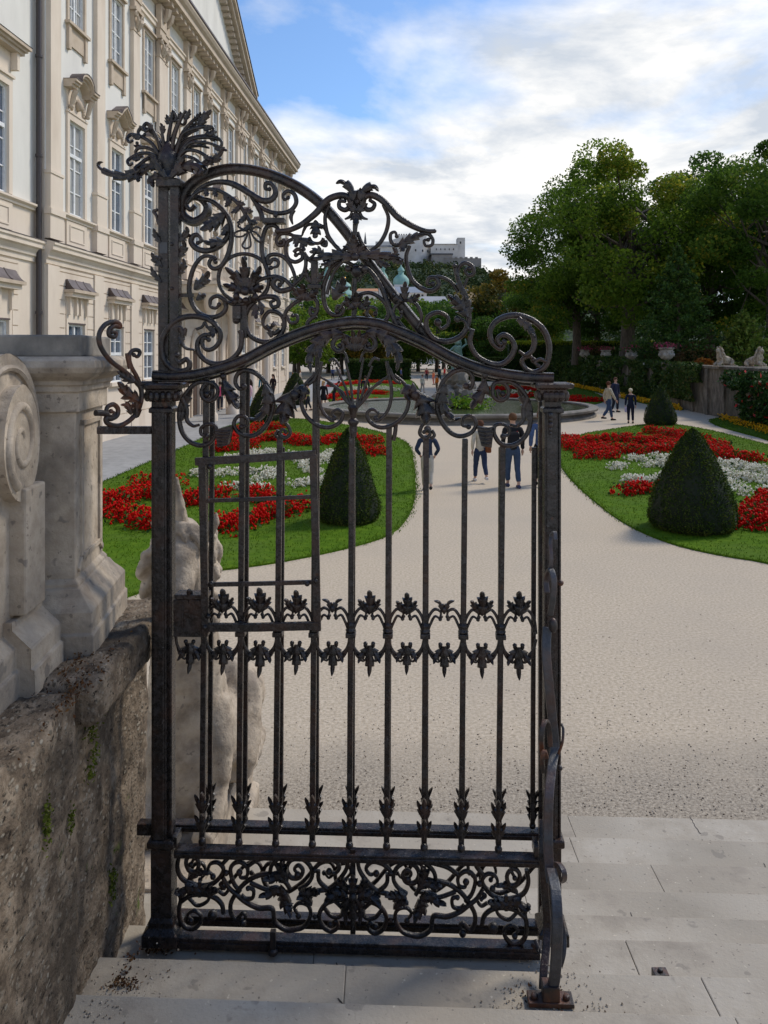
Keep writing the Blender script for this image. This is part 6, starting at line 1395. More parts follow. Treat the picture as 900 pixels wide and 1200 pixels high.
def person(x, y, yaw, h, label, top, legs, hair, shoes=(.02,.02,.02), step=.0, arms='down', skirt=0, long_hair=0, coat=0, fem=0, z=0.0, group=None, bag=None, lean=0, hat=None, shorts=0):
    """yaw 0 faces away from the viewer (+y); step is the stride"""
    r = empty('person', (x, y, z), yaw, label, 'person', group); s = h/1.72; r.scale = (s, s, s)
    sh = .185 - .022*fem; hp = .092; L = lean
    def Lp(z): return L*max(0, z-.9)
    sl_, sr_ = step, -step
    kneeL = (-.10, sl_*.5 + .05*(sl_ < 0) + .03, .50); ankL = (-.10, sl_*.95 - (.10 if sl_ < 0 else 0), .085 + (.10 if sl_ < -.1 else 0)); kneeR = (.10, sr_*.5 + .03, .50); ankR = (.10, sr_*.95 - (.10 if sr_ < 0 else 0), .085 + (.10 if sr_ < -.1 else 0))
    if arms == 'pocket': el = [(-.30, -.06, 1.14), (.30, -.06, 1.14)]; wr = [(-.20, .06, .96), (.20, .06, .96)]
    elif arms == 'front': el = [(-.25, .0, 1.15), (.25, .0, 1.15)]; wr = [(-.10, .24, 1.16), (.10, .24, 1.16)]
    elif arms == 'swing': el = [(-.24, -step*.35, 1.14), (.24, step*.35, 1.14)]; wr = [(-.24, -step*.5+.08, .90), (.24, step*.6+.08, .92)]
    else: el = [(-.235, -.02, 1.14), (.235, -.02, 1.14)]; wr = [(-.245, .05, .88), (.245, .05, .88)]
    nodes = [(0, 0, .96, .09, .07), (0, Lp(1.12)+.0, 1.12, .095, .07), (0, Lp(1.3), 1.30, .12, .08), (0, Lp(1.43), 1.42, .075, .06), (0, Lp(1.5)+.01, 1.50, .052, .052), (0, Lp(1.57)+.02, 1.575, .075, .085), (0, Lp(1.66)+.02, 1.665, .076, .090),
             (-sh, Lp(1.4), 1.39, .060), (*el[0], .042), (*wr[0], .030), (sh, Lp(1.4), 1.39, .060), (*el[1], .042), (*wr[1], .030),
             (-hp, 0, .88, .070), (*kneeL, .050), (*ankL, .040), (ankL[0], ankL[1]+.14, ankL[2]-.05, .035), (hp, 0, .88, .070), (*kneeR, .050), (*ankR, .040), (ankR[0], ankR[1]+.14, ankR[2]-.05, .035)]
    ed = [(0,1),(1,2),(2,3),(3,4),(4,5),(5,6),(3,7),(7,8),(8,9),(3,10),(10,11),(11,12),(0,13),(13,14),(14,15),(15,16),(0,17),(17,18),(18,19),(19,20)]
    b = skin('body', nodes, ed, M_skin, r, 2)
    # hands and face as part of the same mesh
    mb = MB()
    for i in (0, 1):
        w_, e_ = Vector(wr[i]), Vector(el[i]); d = (w_-e_).normalized(); sg = -1 if i == 0 else 1; side = Vector((0, 1, 0)); side = (side - d*side.dot(d)).normalized(); inn = d.cross(side)
        mb.tube([w_, w_+d*.05, w_+d*.09], [.026, .034, .030], 8)
        for f in range(4):
            q = w_ + d*.085 + side*(-.027+.018*f); ln = (.052, .066, .070, .058)[f]; mb.tube([q, q+d*ln*.5+inn*.004*sg, q+d*ln*.95-inn*.014*sg], [.0095, .009, .007], 6)
        q = w_ + d*.03 + side*.028; mb.tube([q, q+side*.024+d*.026, q+side*.022+d*.056], [.011, .010, .008], 6)
    hy = Lp(1.6)+.02; mb.tube([(0, hy+.085, 1.645), (0, hy+.112, 1.605), (0, hy+.088, 1.598)], [.008, .014, .008], 6)
    for sg in (-1, 1): mb.ball((sg*.082, hy, 1.615), .022, 7, sx=.5, sz=1.4)
    mb.mi = 1
    for sg in (-1, 1): mb.ball((sg*.030, hy+.086, 1.632), .0095, 6)
    mb.tube([(-.022, hy+.088, 1.562), (0, hy+.094, 1.560), (.022, hy+.088, 1.562)], .006, 5)
    t = mb.build('hands', [M_skin, cloth((.06,.02,.02))], None, True)
    bm = bmesh.new(); bm.from_mesh(b.data); n0 = len(bm.faces); bm.from_mesh(t.data); bm.faces.ensure_lookup_table(); bm.to_mesh(b.data); bm.free(); b.data.materials.append(t.data.materials[1]); bpy.data.objects.remove(t)
    # clothing
    g = .018
    zt = [nodes[0][:3] + (.15+g*0, .12)] 
    tn = [(0, 0, .82 if not coat else .78, .166+.03*coat, .125+.03*coat), (0, Lp(1.1), 1.10, .140, .11), (0, Lp(1.3), 1.30, .165, .12), (0, Lp(1.43), 1.415, .10, .09), (0, Lp(1.47)+.0, 1.465, .070, .068), (-sh-.004, Lp(1.4), 1.39, .078), (*el[0], .060), (wr[0][0]*.97+el[0][0]*.03, wr[0][1]*.95, wr[0][2]+.015, .045), (sh+.004, Lp(1.4), 1.39, .078), (*el[1], .060), (wr[1][0]*.97+el[1][0]*.03, wr[1][1]*.95, wr[1][2]+.015, .045)]
    te = [(0,1),(1,2),(2,3),(3,4),(3,5),(5,6),(6,7),(3,8),(8,9),(9,10)]
    if coat: tn.append((0, -.01, .55, .20, .16)); te.append((0, 11))
    skin('jacket', tn, te, cloth(top), r, 2, disp=.010, dscale=9)
    if skirt:
        mb = MB(); mb.lathe([(.14, .98), (.19, .86), (.25, skirt), (.24, skirt-.01)], 16, sy=.75); mb.build('skirt', cloth(legs), r, True)
    else:
        ank = .5 if shorts else 1
        def lo(a, b, f): return tuple(a[i]+(b[i]-a[i])*f for i in range(3))
        el_ = lo(kneeL, ankL, .9) if not shorts else lo((-hp, 0, .88), kneeL, .75); er_ = lo(kneeR, ankR, .9) if not shorts else lo((hp, 0, .88), kneeR, .75)
        pn = [(0, 0, 1.04, .13, .10), (0, 0, .97, .145, .115), (-hp-.004, 0, .86, .110), (hp+.004, 0, .86, .110)]
        pe = [(0,1),(1,2),(1,3)]
        if shorts: pn += [(*el_, .085), (*er_, .085)]; pe += [(2,4),(3,5)]
        else: pn += [(*kneeL, .076), (*el_, .062), (*kneeR, .076), (*er_, .062)]; pe += [(2,4),(4,5),(3,6),(6,7)]
        skin('trousers', pn, pe, cloth(legs), r, 2, disp=.008, dscale=11)
    for a in (ankL, ankR):
        mb = MB(); mb.tube([(a[0], a[1]-.06, a[2]-.045), (a[0], a[1]+.02, a[2]-.035), (a[0], a[1]+.12, a[2]-.05), (a[0], a[1]+.19, a[2]-.06)], [.040, .046, .042, .026], 10); mb.build('shoe', cloth(shoes), r, True)
    mb = MB(); mb.ball((0, hy-.012, 1.665), .104, 12, sy=1.08, sz=1.02)
    o = mb.v
    for i, v in enumerate(o):
        p = Vector(v)
        if p.y > hy+.035 and p.z < 1.69: p.y = hy+.035
        if p.z < 1.60: p.z = 1.60 + (p.z-1.60)*(.7 + long_hair*2.5); p.x *= (1 if not long_hair else .95)
        p += Vector((noise.noise(p*22), noise.noise(p*22+Vector((5,5,5))), 0))*.012; o[i] = tuple(p)
    mb.build('hair', cloth(hair), r, True)
    if long_hair: mb = MB(); mb.tube([(0, hy-.06, 1.66), (0, hy-.10, 1.55), (0, hy-.11, 1.42), (0, hy-.10, 1.30)], [.09, .095, .085, .03], 10); mb.build('hair', cloth(hair), r, True)
    if hat: mb = MB(); mb.lathe([(.14, 0), (.145, .02), (.105, .03), (.10, .10), (.05, .13)], 16, (0, hy-.005, 1.69)); mb.build('hat', cloth(hat), r, True)
    if bag == 'shoulder':
        q = empty('shoulder_bag', (x + .20*s, y-.05, z + .85*s), yaw, 'brown leather shoulder bag hanging from the woman in the cream jacket', 'bag'); mb = MB(); ring_prof(mb, [(.02, 0), (0, .02), (0, .22), (.02, .25)], -.06, .06, -.14, .14); mb.build('bag_body', cloth((.22,.075,.03)), q, bevel=.01)
        mb = MB(); mb.tube([(0, -.1, .24), (-.10, -.04, .45), (-.16, -.02, .58), (-.14, .08, .45), (0, .1, .24)], .009, 6); mb.build('strap', cloth((.16,.05,.02)), q, True)
    if bag == 'back':
        q = empty('backpack', (x, y-.15*s, z + 1.12*s), yaw, 'small black backpack worn by the walker in black and jeans', 'bag'); mb = MB(); ring_prof(mb, [(.03, -.12), (0, -.09), (0, .16), (.04, .22)], -.13, .13, -.08, .05); mb.build('bag_body', cloth((.015,.015,.018)), q, bevel=.02)
        mb = MB()
        for sg in (-1, 1): mb.tube([(sg*.09, .03, .20), (sg*.11, .13, .25), (sg*.12, .27, .16)], .014, 6)
        mb.build('strap', cloth((.30,.02,.02)), q, True)
    if bag == 'hand':
        q = empty('handbag', (x - .24*s, y+.03, z + .56*s), yaw, 'pale lilac shopping bag held by the fair haired person in navy', 'bag'); mb = MB(); ring_prof(mb, [(.01, 0), (0, .02), (0, .22), (.005, .24)], -.04, .04, -.11, .11); mb.build('bag_body', cloth((.40,.36,.50)), q, bevel=.006)
        mb = MB(); mb.tube([(0, -.06, .24), (0, -.03, .31), (0, .03, .31), (0, .06, .24)], .006, 6); mb.build('handle', cloth((.3,.3,.35)), q, True)
    return r
def pp(u, vf, vh, yaw, label, **k):
    """feet at pixel (u, vf), head top at vh: the height follows"""
    g = G(u, vf-1); hgt = (vf-vh)/F*g.y; return person(g.x, g.y, yaw, min(1.92, max(1.45, hgt)), label, **k)
J = (.035, .055, .13)
pp(501, 577, 502, R(-6), 'walker in navy jacket and pale trousers with hands in pockets', top=(.03,.042,.075), legs=(.46,.42,.35), hair=(.05,.04,.035), step=.20, arms='pocket', group='walkers seen through the gate')
pp(563, 566, 495, R(8), 'woman walking away in cream jacket and blue jeans', top=(.55,.49,.38), legs=(.03,.045,.09), hair=(.10,.045,.025), shoes=(.6,.6,.6), step=.22, arms='swing', fem=1, bag='shoulder', group='walkers seen through the gate')
pp(601, 572, 487, R(4), 'walker with brown hair in black jacket and blue jeans', top=(.018,.018,.02), legs=(.045,.07,.12), hair=(.11,.055,.028), shoes=(.05,.06,.12), step=.10, arms='down', bag='back', group='walkers seen through the gate')
pp(634, 570, 484, R(0), 'person in blue shirt and black trousers half hidden by the gate post', top=(.07,.11,.22), legs=(.014,.014,.016), hair=(.12,.05,.03), step=.12, arms='swing', group='walkers seen through the gate')
pp(713, 494, 449, R(-75), 'woman striding in beige jacket and jeans on the gravel', top=(.42,.37,.27), legs=(.04,.065,.12), hair=(.10,.035,.02), step=.26, arms='swing', fem=1, group='strollers by the ivy wall')
pp(721, 484, 444, R(-150), 'person in long dark coat just behind the woman in beige', top=(.025,.03,.055), legs=(.02,.022,.03), hair=(.12,.06,.04), step=.05, coat=1, group='strollers by the ivy wall')
pp(739, 497, 457, R(-10), 'fair haired person standing in dark navy clothes', top=(.012,.016,.035), legs=(.012,.014,.03), hair=(.60,.52,.36), step=.02, bag='hand', group='strollers by the ivy wall')
pp(292, 490, 444, R(120), 'woman in pink top and light blue jeans by the palace road', top=(.62,.40,.44), legs=(.30,.42,.55), hair=(.03,.018,.015), step=.10, fem=1, long_hair=1, group='visitors on the palace road')
pp(308, 472, 440, R(30), 'person in teal jacket on the palace road', top=(.02,.17,.27), legs=(.03,.03,.04), hair=(.10,.05,.03), step=.15, group='visitors on the palace road')
pp(320, 468, 440, R(150), 'woman with long dark hair in black on the palace road', top=(.02,.015,.02), legs=(.03,.03,.035), hair=(.03,.015,.012), long_hair=1, fem=1, step=.1, group='visitors on the palace road')
pp(258, 483, 449, R(10), 'person in bright pink shirt near the palace columns', top=(.65,.09,.22), legs=(.03,.035,.05), hair=(.04,.03,.02), step=.12, fem=1, group='visitors on the palace road')
pp(361, 482, 451, R(80), 'person in patterned yellow shirt beside the far lawn', top=(.38,.36,.12), legs=(.02,.025,.03), hair=(.02,.015,.012), step=.1, group='visitors beside the far lawn')
pp(379, 482, 448, R(200), 'blond woman in black dress beside the far lawn', top=(.012,.012,.014), legs=(.012,.012,.014), hair=(.52,.33,.12), skirt=.62, fem=1, long_hair=1, step=.04, group='visitors beside the far lawn')
pp(391, 476, 448, R(-80), 'man in dark clothes bending forward beside the far lawn', top=(.015,.018,.025), legs=(.012,.014,.02), hair=(.03,.02,.02), lean=.55, arms='front', step=.08, group='visitors beside the far lawn')
pp(428, 473, 442, R(0), 'visitor in dark top and red shorts at the fountain edge', top=(.02,.02,.03), legs=(.50,.05,.03), hair=(.03,.02,.015), shorts=1, step=.03, group='visitors beside the far lawn')
far = [(508,452,436,(.70,.20,.10),(.55,.2,.18),'person in coral clothes'), (515,450,430,(.02,.05,.06),(.02,.03,.03),'taller person in dark green'), (521,447,431,(.62,.03,.03),(.03,.03,.04),'person in bright red jacket'), (500,447,434,(.3,.04,.04),(.02,.02,.03),'person in maroon'), (495,461,445,(.62,.6,.5),(.35,.33,.3),'person in white'), (512,461,448,(.6,.16,.02),(.1,.08,.05),'child in orange'), (470,447,433,(.08,.1,.25),(.02,.02,.03),'person in blue'), (455,449,434,(.04,.04,.05),(.02,.02,.03),'person in black'), (343,457,441,(.5,.5,.5),(.05,.06,.1),'person in light grey'), (398,446,432,(.5,.42,.4),(.03,.03,.05),'person in pale pink'), (390,446,432,(.06,.09,.2),(.02,.02,.03),'person in dusk blue'), (352,452,437,(.55,.5,.42),(.05,.05,.05),'person in cream')]
for i, (u, vf, vh, t, l, lab) in enumerate(far):
    pp(u, vf, vh, R(random.uniform(0, 360)), lab + ' far down the garden ' + ('on the central path beyond the fountain' if u > 440 else 'near the palace end'), top=t, legs=l, hair=random.choice([(.03,.02,.015),(.2,.1,.04),(.1,.05,.03)]), step=random.uniform(.0,.2), group='distant visitors')

# ------------------------------------------------------------------ lions on the terrace wall
def lion(u, Y, yaw, label, s=1.0):
    x = (u-U0)/F*Y; r = empty('lion_statue', (x, Y, 2.6), yaw, label, 'statue', 'resting stone lions on the wall'); r.scale = (s*.60, s*.75, s*1.08)
    body = [(0, 0, .34, .24), (.30, 0, .36, .26), (-.45, 0, .30, .24), (-.75, 0, .26, .20), (.48, 0, .55, .24), (.55, 0, .78, .20), (.72, 0, .80, .15), (.86, 0, .74, .10), (.55, -.2, .16, .10), (.95, -.2, .07, .075), (.55, .2, .16, .10), (.95, .2, .07, .075), (-.72, -.24, .18, .16), (-.40, -.30, .08, .08), (-.72, .24, .18, .16), (-.40, .30, .08, .08), (-1.0, .12, .08, .04), (-.9, .40, .05, .04)]
    ed = [(0,1),(0,2),(2,3),(1,4),(4,5),(5,6),(6,7),(1,8),(8,9),(1,10),(10,11),(3,12),(12,13),(3,14),(14,15),(3,16),(16,17)]
    b = skin('body', body, ed, M_marble, r, 2, disp=.025, dscale=7)
    mb = MB(); random.seed(8)
    for i in range(70):
        a = random.uniform(0, 2*PI); t = random.uniform(0, 1); c = Vector((.50 - .22*t, 0, .78 - .35*t)); rr = .24 + .06*t
        p = c + Vector((-.10*random.random(), math.cos(a)*rr, math.sin(a)*rr)); q = p + Vector((-.08, math.cos(a)*.06, -.12)); mb.tube([p, (p+q)/2 + Vector((0, math.cos(a)*.04, 0)), q], [.045, .05, .02], 6)
    for sg in (-1, 1): mb.ball((.58, sg*.13, .96), .05, 6)
    mb.build('mane', M_marble, r, True); mb = MB(); mb.box(-1.15, 1.1, -.45, .45, -.02, .04); mb.build('plinth', M_marble, r, bevel=.02)
lion(848, 41.0, R(200), 'stone lion statue lying on the wall, head to the left', .92)
lion(885, 38.5, R(-60), 'stone lion statue at the right edge of the wall, turned away', .88)

# ------------------------------------------------------------------ unicorn at the foot of the stairs
def carve(name, mb, mat, parent, vox=.020, disp=.010, dscale=8, it=3):
    """closed shapes melted into one carved surface"""
    o = mb.build(name, mat, parent); m = o.modifiers.new('r', 'REMESH'); m.mode = 'VOXEL'; m.voxel_size = vox; m.use_smooth_shade = True
    q = o.modifiers.new('s', 'SMOOTH'); q.iterations = it; q.factor = .6
    dg = bpy.context.evaluated_depsgraph_get(); dg.update(); me = bpy.data.meshes.new_from_object(o.evaluated_get(dg)); o.modifiers.clear(); o.data = me; me.materials.clear(); me.materials.append(mat)
    for v in me.vertices:
        p = v.co.copy(); v.co = p + v.normal*(noise.fractal(p*dscale, 1, 2, 4)*disp + noise.fractal(p*dscale*4, 1, 2, 2)*disp*.25)
    me.polygons.foreach_set('use_smooth', [True]*len(me.polygons)); return o
un = empty('unicorn_statue', (-1.12, 4.70, .0), R(0), 'weathered pale stone unicorn resting on its plinth behind the gate', 'statue')
b = MB()
b.tube([(-.03, .05, .58), (-.03, .02, .95), (-.02, 0, 1.25), (-.01, -.06, 1.6), (-.02, -.12, 1.85), (-.01, -.17, 2.08), (.0, -.18, 2.26), (0, -.16, 2.34)], [.23, .25, .235, .20, .17, .145, .12, .06], 18)
b.tube([(0, -.14, 2.30), (.005, -.24, 2.28), (.02, -.33, 2.16), (.03, -.39, 2.04), (.03, -.42, 1.96), (.03, -.42, 1.93)], [.08, .125, .100, .078, .072, .03], 16)
for sg in (-1, 1):
    b.ball((.015+sg*.085, -.30, 2.235), .036, 10); b.ball((.02+sg*.07, -.30, 2.13), .050, 10, sz=1.5); b.ball((.03+sg*.038, -.475, 1.985), .024, 8)
b.tube([(-.03, -.455, 1.945), (.03, -.475, 1.935), (.09, -.455, 1.945)], .020, 8)
b.tube([(0, 0, 1.05), (.03, .4, 1.02), (.05, .8, 1.0), (.05, 1.1, .9)], [.25, .26, .27, .16], 16)
b.tube([(.10, .35, 1.30), (.19, .45, 1.15), (.24, .32, .92), (.24, .18, .80)], [.12, .17, .13, .10], 12); b.tube([(.24, .18, .78), (.25, .6, .70), (.26, .9, .68)], [.08, .075, .05], 10)
b.tube([(.12, -.02, 1.30), (.17, -.10, 1.05), (.16, -.12, .85), (.15, -.26, .70), (.14, -.36, .67)], [.13, .105, .085, .075, .06], 12)
b.tube([(-.14, -.02, 1.30), (-.18, -.10, 1.05), (-.17, -.12, .85), (-.16, -.26, .70), (-.15, -.36, .67)], [.13, .105, .085, .075, .06], 12)
b.tube([(-.2, .4, 1.1), (-.26, .3, .85), (-.26, .7, .72)], [.16, .12, .08], 10)
carve('body', b, M_marble, un)
h = MB(); h.tube([(.015, -.26, 2.34), (.005, -.28, 2.46), (-.01, -.29, 2.62)], [.044, .030, .010], 12); carve('horn', h, M_marble, un, .007, .004, 20, 1)
for sg in (-1, 1): h = MB(); h.tube([(sg*.09, -.17, 2.30), (sg*.14+.01, -.18, 2.31), (sg*.165+.015, -.19, 2.36), (sg*.17+.02, -.19, 2.41)], [.030, .040, .028, .006], 10); carve('ear', h, M_marble, un, .007, .004, 20, 1)
h = MB(); random.seed(12)
for i in range(80):
    t = random.random(); side = -1 if i % 6 else 1; z = 2.30 - .42*t; r0 = .10 + .05*t
    p = Vector((side*(.09 + (.07 if side < 0 else .02)*random.random() + .03*t*(side < 0)), -.20 + .26*random.random(), z)); L_ = random.uniform(.14, .26); ph = random.uniform(0, 6)
    h.tube([p + Vector((side*.05*math.sin(PI*k/6) + .022*math.sin(ph + k*1.1), .012*math.cos(ph + k), -L_*k/6)) for k in range(7)], [.014, .026, .032, .030, .024, .018, .008], 7)
for i in range(30):
    a_ = random.uniform(-1, 1); p = Vector((.01 + a_*.09, -.27 - .03*random.random(), 2.39 - .03*abs(a_))); L_ = random.uniform(.08, .20); ph = random.uniform(0, 6)
    h.tube([p + Vector((a_*.06*k/5 + .014*math.sin(ph+k*1.2), -.07*k/5*(1-abs(a_)*.7) - .008, -L_*k/5)) for k in range(6)], [.010, .016, .018, .015, .010, .004], 6)
carve('mane', h, M_marble, un, .012, .006, 22, 1)
h = MB(); ring_prof(h, [(-.04, -.01), (-.04, .12), (0, .16), (0, .50), (-.03, .53), (-.03, .62)], -.45, .16, -.62, 1.25); h.build('plinth', M_marble, un, bevel=.01)
# ------------------------------------------------------------------ trees
def tree_mesh(seed, h, rx, rz, zc, nclump, nleaf, size, trunk_r, mat, lean=0, lower=.25, ry=None, name='tree'):
    """trunk + crown of leaf clumps round a limb skeleton, local base at the origin"""
    random.seed(seed); ry = ry or rx; r = empty(name)
    C = []
    for i in range(nclump):
        while True:
            d = Vector((random.gauss(0, 1), random.gauss(0, 1), random.gauss(0, 1))); 
            if d.length > .1: break
        d.normalize(); q = random.uniform(.35, 1.0)**.6; w = 1 + .35*noise.noise(d*1.7 + Vector((seed, 0, 0)))
        p = Vector((d.x*rx*q*w, d.y*ry*q*w, zc + d.z*rz*q*w))
        if p.z < lower*h: p.z = lower*h + random.uniform(0, .1*h)
        C.append((p, random.uniform(.55, 1.15)))
    mb = MB(); tip = Vector((lean, 0, zc + rz*.45)); tp = [Vector((0, 0, -.3)), Vector((lean*.1, 0, h*.12)), Vector((lean*.3, .1, h*.32)), Vector((lean*.7, -.1, zc*.95)), tip]
    mb.tube(tp, [trunk_r*1.35, trunk_r, trunk_r*.85, trunk_r*.55, trunk_r*.15], 9)
    for p, s in C[::2]:
        f = random.uniform(.35, .95); j = min(3, int(f*4)); b = tp[j].lerp(tp[j+1], f*4-j); m = b.lerp(p, .5) + Vector((0, 0, -.05*h*random.random())); mb.tube([b, m, p], [trunk_r*.32, trunk_r*.18, trunk_r*.04], 5)
    mb.build('trunk', M_bark, r, True)
    per = nleaf//nclump; ctr = np.array([c[0] for c in C]); sc_ = np.array([c[1] for c in C]); idx = np.repeat(np.arange(nclump), per); n = len(idx)
    cr = (rx*rz*ry)**(1/3)*1.12/nclump**.36
    d = rng.normal(size=(n, 3)); d /= np.linalg.norm(d, axis=1)[:, None]; q = rng.uniform(.25, 1.05, n)**.5
    P = ctr[idx] + d*(q*sc_[idx]*cr)[:, None]*(1.15, 1.15, .72)
    V, Q = leaf_quads(P, size)
    ct = rng.uniform(-.30, .30, nclump)[idx]
    nmesh('crown', V, Q, np.clip(rng.uniform(.1, .7, n) + ct, 0, 1), mat, r); return r
G1 = leafmat('oak_leaf', [(.055, .105, .010), (.105, .18, .018), (.17, .25, .028), (.36, .31, .035)], .5, .6)
G2 = leafmat('dark_leaf', [(.03, .07, .012), (.058, .12, .018), (.10, .18, .026)], .55, .55)
G3 = leafmat('light_leaf', [(.035, .085, .012), (.07, .14, .02), (.12, .20, .03)], .55, .35)
G4 = leafmat('autumn_leaf', [(.05, .06, .012), (.11, .10, .018), (.22, .15, .02), (.40, .20, .02)], .6, .3)
G5 = leafmat('mixed_leaf', [(.045, .09, .012), (.08, .15, .018), (.13, .20, .026), (.42, .30, .03)], .6, .55, pos=[0, .45, .8, 1])
def put(r, x, y, z, label, cat='tree', grp=None, s=1, rz=0):
    r.location = (x, y, z); r.scale = (s, s, s); r.rotation_euler.z = rz; tag(r, label, cat, grp); return r
gt = 'tall trees on the right of the garden'
A = tree_mesh(3, 18, 8.0, 7.4, 10.2, 84, 52000, .29, .55, G1, .6, .16)
put(A, (735-U0)/F*69, 69, 2.4, 'largest broad green tree with a leaning trunk above the urns', grp=gt, s=1.07)
B = tree_mesh(9, 17, 6.6, 7.6, 10.5, 54, 30000, .32, .4, G5, 0, .14)
put(B, (676-U0)/F*78, 78, 2.4, 'dense green tree with yellow flecks forming the left shoulder of the tree group', grp=gt)
D = tree_mesh(15, 18, 6.5, 8, 10, 54, 30000, .34, .4, G2, 0, .1)
put(D, (832-U0)/F*72, 72, 2.4, 'very dark tree behind the bright conifer', grp=gt)
E = tree_mesh(22, 17.5, 5.2, 7.2, 9.8, 50, 32000, .28, .4, G5, 0, .1)
put(E, (905-U0)/F*58, 58, 2.4, 'tall tree with yellowing leaves at the right edge', grp=gt)
put(copy_tree(D), (780-U0)/F*84, 84, 2.4, 'dark tree behind the largest broad tree', grp=gt, s=1.0, rz=1)
put(copy_tree(B), (880-U0)/F*84, 84, 2.4, 'tall dark tree between the right edge tree and the dark one', grp=gt, s=1.15, rz=2)
put(copy_tree(D), (700-U0)/F*90, 90, 2.4, 'dark tree seen under the crown of the largest tree', grp=gt, s=.8, rz=3)
put(copy_tree(E), (960-U0)/F*66, 66, 2.4, 'tall tree just beyond the right edge', grp=gt, s=1.0, rz=3)
put(copy_tree(D), (930-U0)/F*95, 95, 2.4, 'dark tree filling the gap at the right edge', grp=gt, s=1.1, rz=5)
put(copy_tree(B), (640-U0)/F*98, 98, 1.5, 'shadowed tree at the left foot of the tree group', grp=gt, s=.72, rz=1)
def conifer(x, y, z, h, rb, n, mat, label):
    r = empty('conifer', (x, y, z), 0, label, 'tree', gt); mb = MB(); mb.tube([(0, 0, -.2), (0, 0, h*.95)], [.16, .02], 7); P = []
    for k in range(60):
        t = (k/60)**.85; zz = h*(.04 + .94*t); L_ = rb*(1-t)**.8*random.uniform(.7, 1.15); a = k*2.4
        tip = Vector((math.cos(a)*L_, math.sin(a)*L_, zz + L_*.18)); mb.tube([(0, 0, zz), tip], [.04, .01], 4)
        m = max(10, int(n/60*(1-t)**.5*1.5)); f = rng.uniform(.15, 1, m)[:, None]; P.append(np.array([0, 0, zz]) + f*(np.array(tip) - (0, 0, zz)) + rng.normal(size=(m, 3))*(.28*(1.1-t), .28*(1.1-t), .12))
    mb.build('trunk', M_bark, r, True); P = np.vstack(P); V, Q = leaf_quads(P, .24); nmesh('crown', V, Q, rng.uniform(0, 1, len(P)), mat, r)
conifer((795-U0)/F*54, 54, 2.4, 8.2, 3.6, 9000, leafmat('conifer_leaf', [(.02, .05, .01), (.045, .095, .018), (.09, .15, .03)], .55, .3), 'feathery mid green conifer in front of the dark trees')
conifer((872-U0)/F*52, 52, 2.4, 3.6, 2.2, 4000, leafmat('bright_conifer', [(.06, .11, .015), (.13, .19, .03), (.2, .22, .04)], .55, .3), 'small yellow green conifer behind the lions')

# ---------- planting in the middle distance
gm = 'trees and bosquets at the far end of the garden'
Mtr = tree_mesh(31, 9, 4.6, 3.9, 4.8, 26, 9000, .38, .22, G2, 0, .02)
Ytr = tree_mesh(33, 10, 4.2, 4.2, 6.2, 26, 8000, .42, .25, G4, 0, .1)
Ltr = tree_mesh(35, 8, 4.2, 3.5, 4.3, 24, 8000, .38, .22, G1, 0, .02)
put(Mtr, (560-U0)/F*110, 110, 0, 'dark rounded tree right of the central path', grp=gm, s=1.15)
put(Ytr, (592-U0)/F*112, 112, 1.0, 'orange yellow autumn tree right of the fortress', grp=gm, s=1.38)
put(Ltr, (512-U0)/F*135, 135, 0, 'light green tree directly under the long grey roof', grp=gm, s=1.5)
k = 0
for src, u, Y, s, lab in ((Mtr,590,104,.95,'dark tree at the foot of the autumn tree'), (Mtr,620,116,1.0,'dark tree between the autumn tree and the tree group'), (Mtr,540,120,1.25,'dark clipped tree behind the crest scroll of the gate'), (Ltr,580,125,1.2,'green tree behind the autumn tree'), (Ltr,470,150,1.7,'green tree left of the central axis'), (Mtr,490,140,1.35,'dark tree at the end of the central path'), (Ltr,440,140,1.6,'green tree under the cathedral domes'), (Mtr,425,128,1.3,'dark tree left of the domes'), (Ltr,400,120,1.45,'light green tree by the palace corner'), (Ltr,372,112,1.35,'green tree close to the palace end'), (Mtr,385,130,1.45,'dark tree behind the palace end trees'), (Ltr,350,104,1.2,'small green tree touching the palace end'), (Ltr,345,135,1.4,'taller green tree behind the palace end'), (Mtr,455,160,1.6,'dark tree behind the far lawn'), (Mtr,520,160,1.55,'distant dark tree behind the central path'), (Ytr,432,118,.95,'yellowish small tree left of the central path')):
    put(copy_tree(src), (u-U0)/F*Y, Y, 0, lab, grp=gm, s=s, rz=k*1.3); k += 1
leafbox('hedge', -4.5, 3.2, 97, 98.5, 0, 2.4, 5000, .3, M_shrubg, 'dark clipped hedge closing the far left lawn', 'hedge')
leafbox('hedge', 9.0, 19.5, 97, 98.5, 0, 2.6, 5000, .3, M_shrubg, 'dark clipped hedge closing the far right lawn', 'hedge')
leafbox('hedge', 9.0, 18.0, 92, 93.2, 0, 1.0, 3500, .3, M_hedge, 'low lime hedge in front of the dark far hedge', 'hedge')

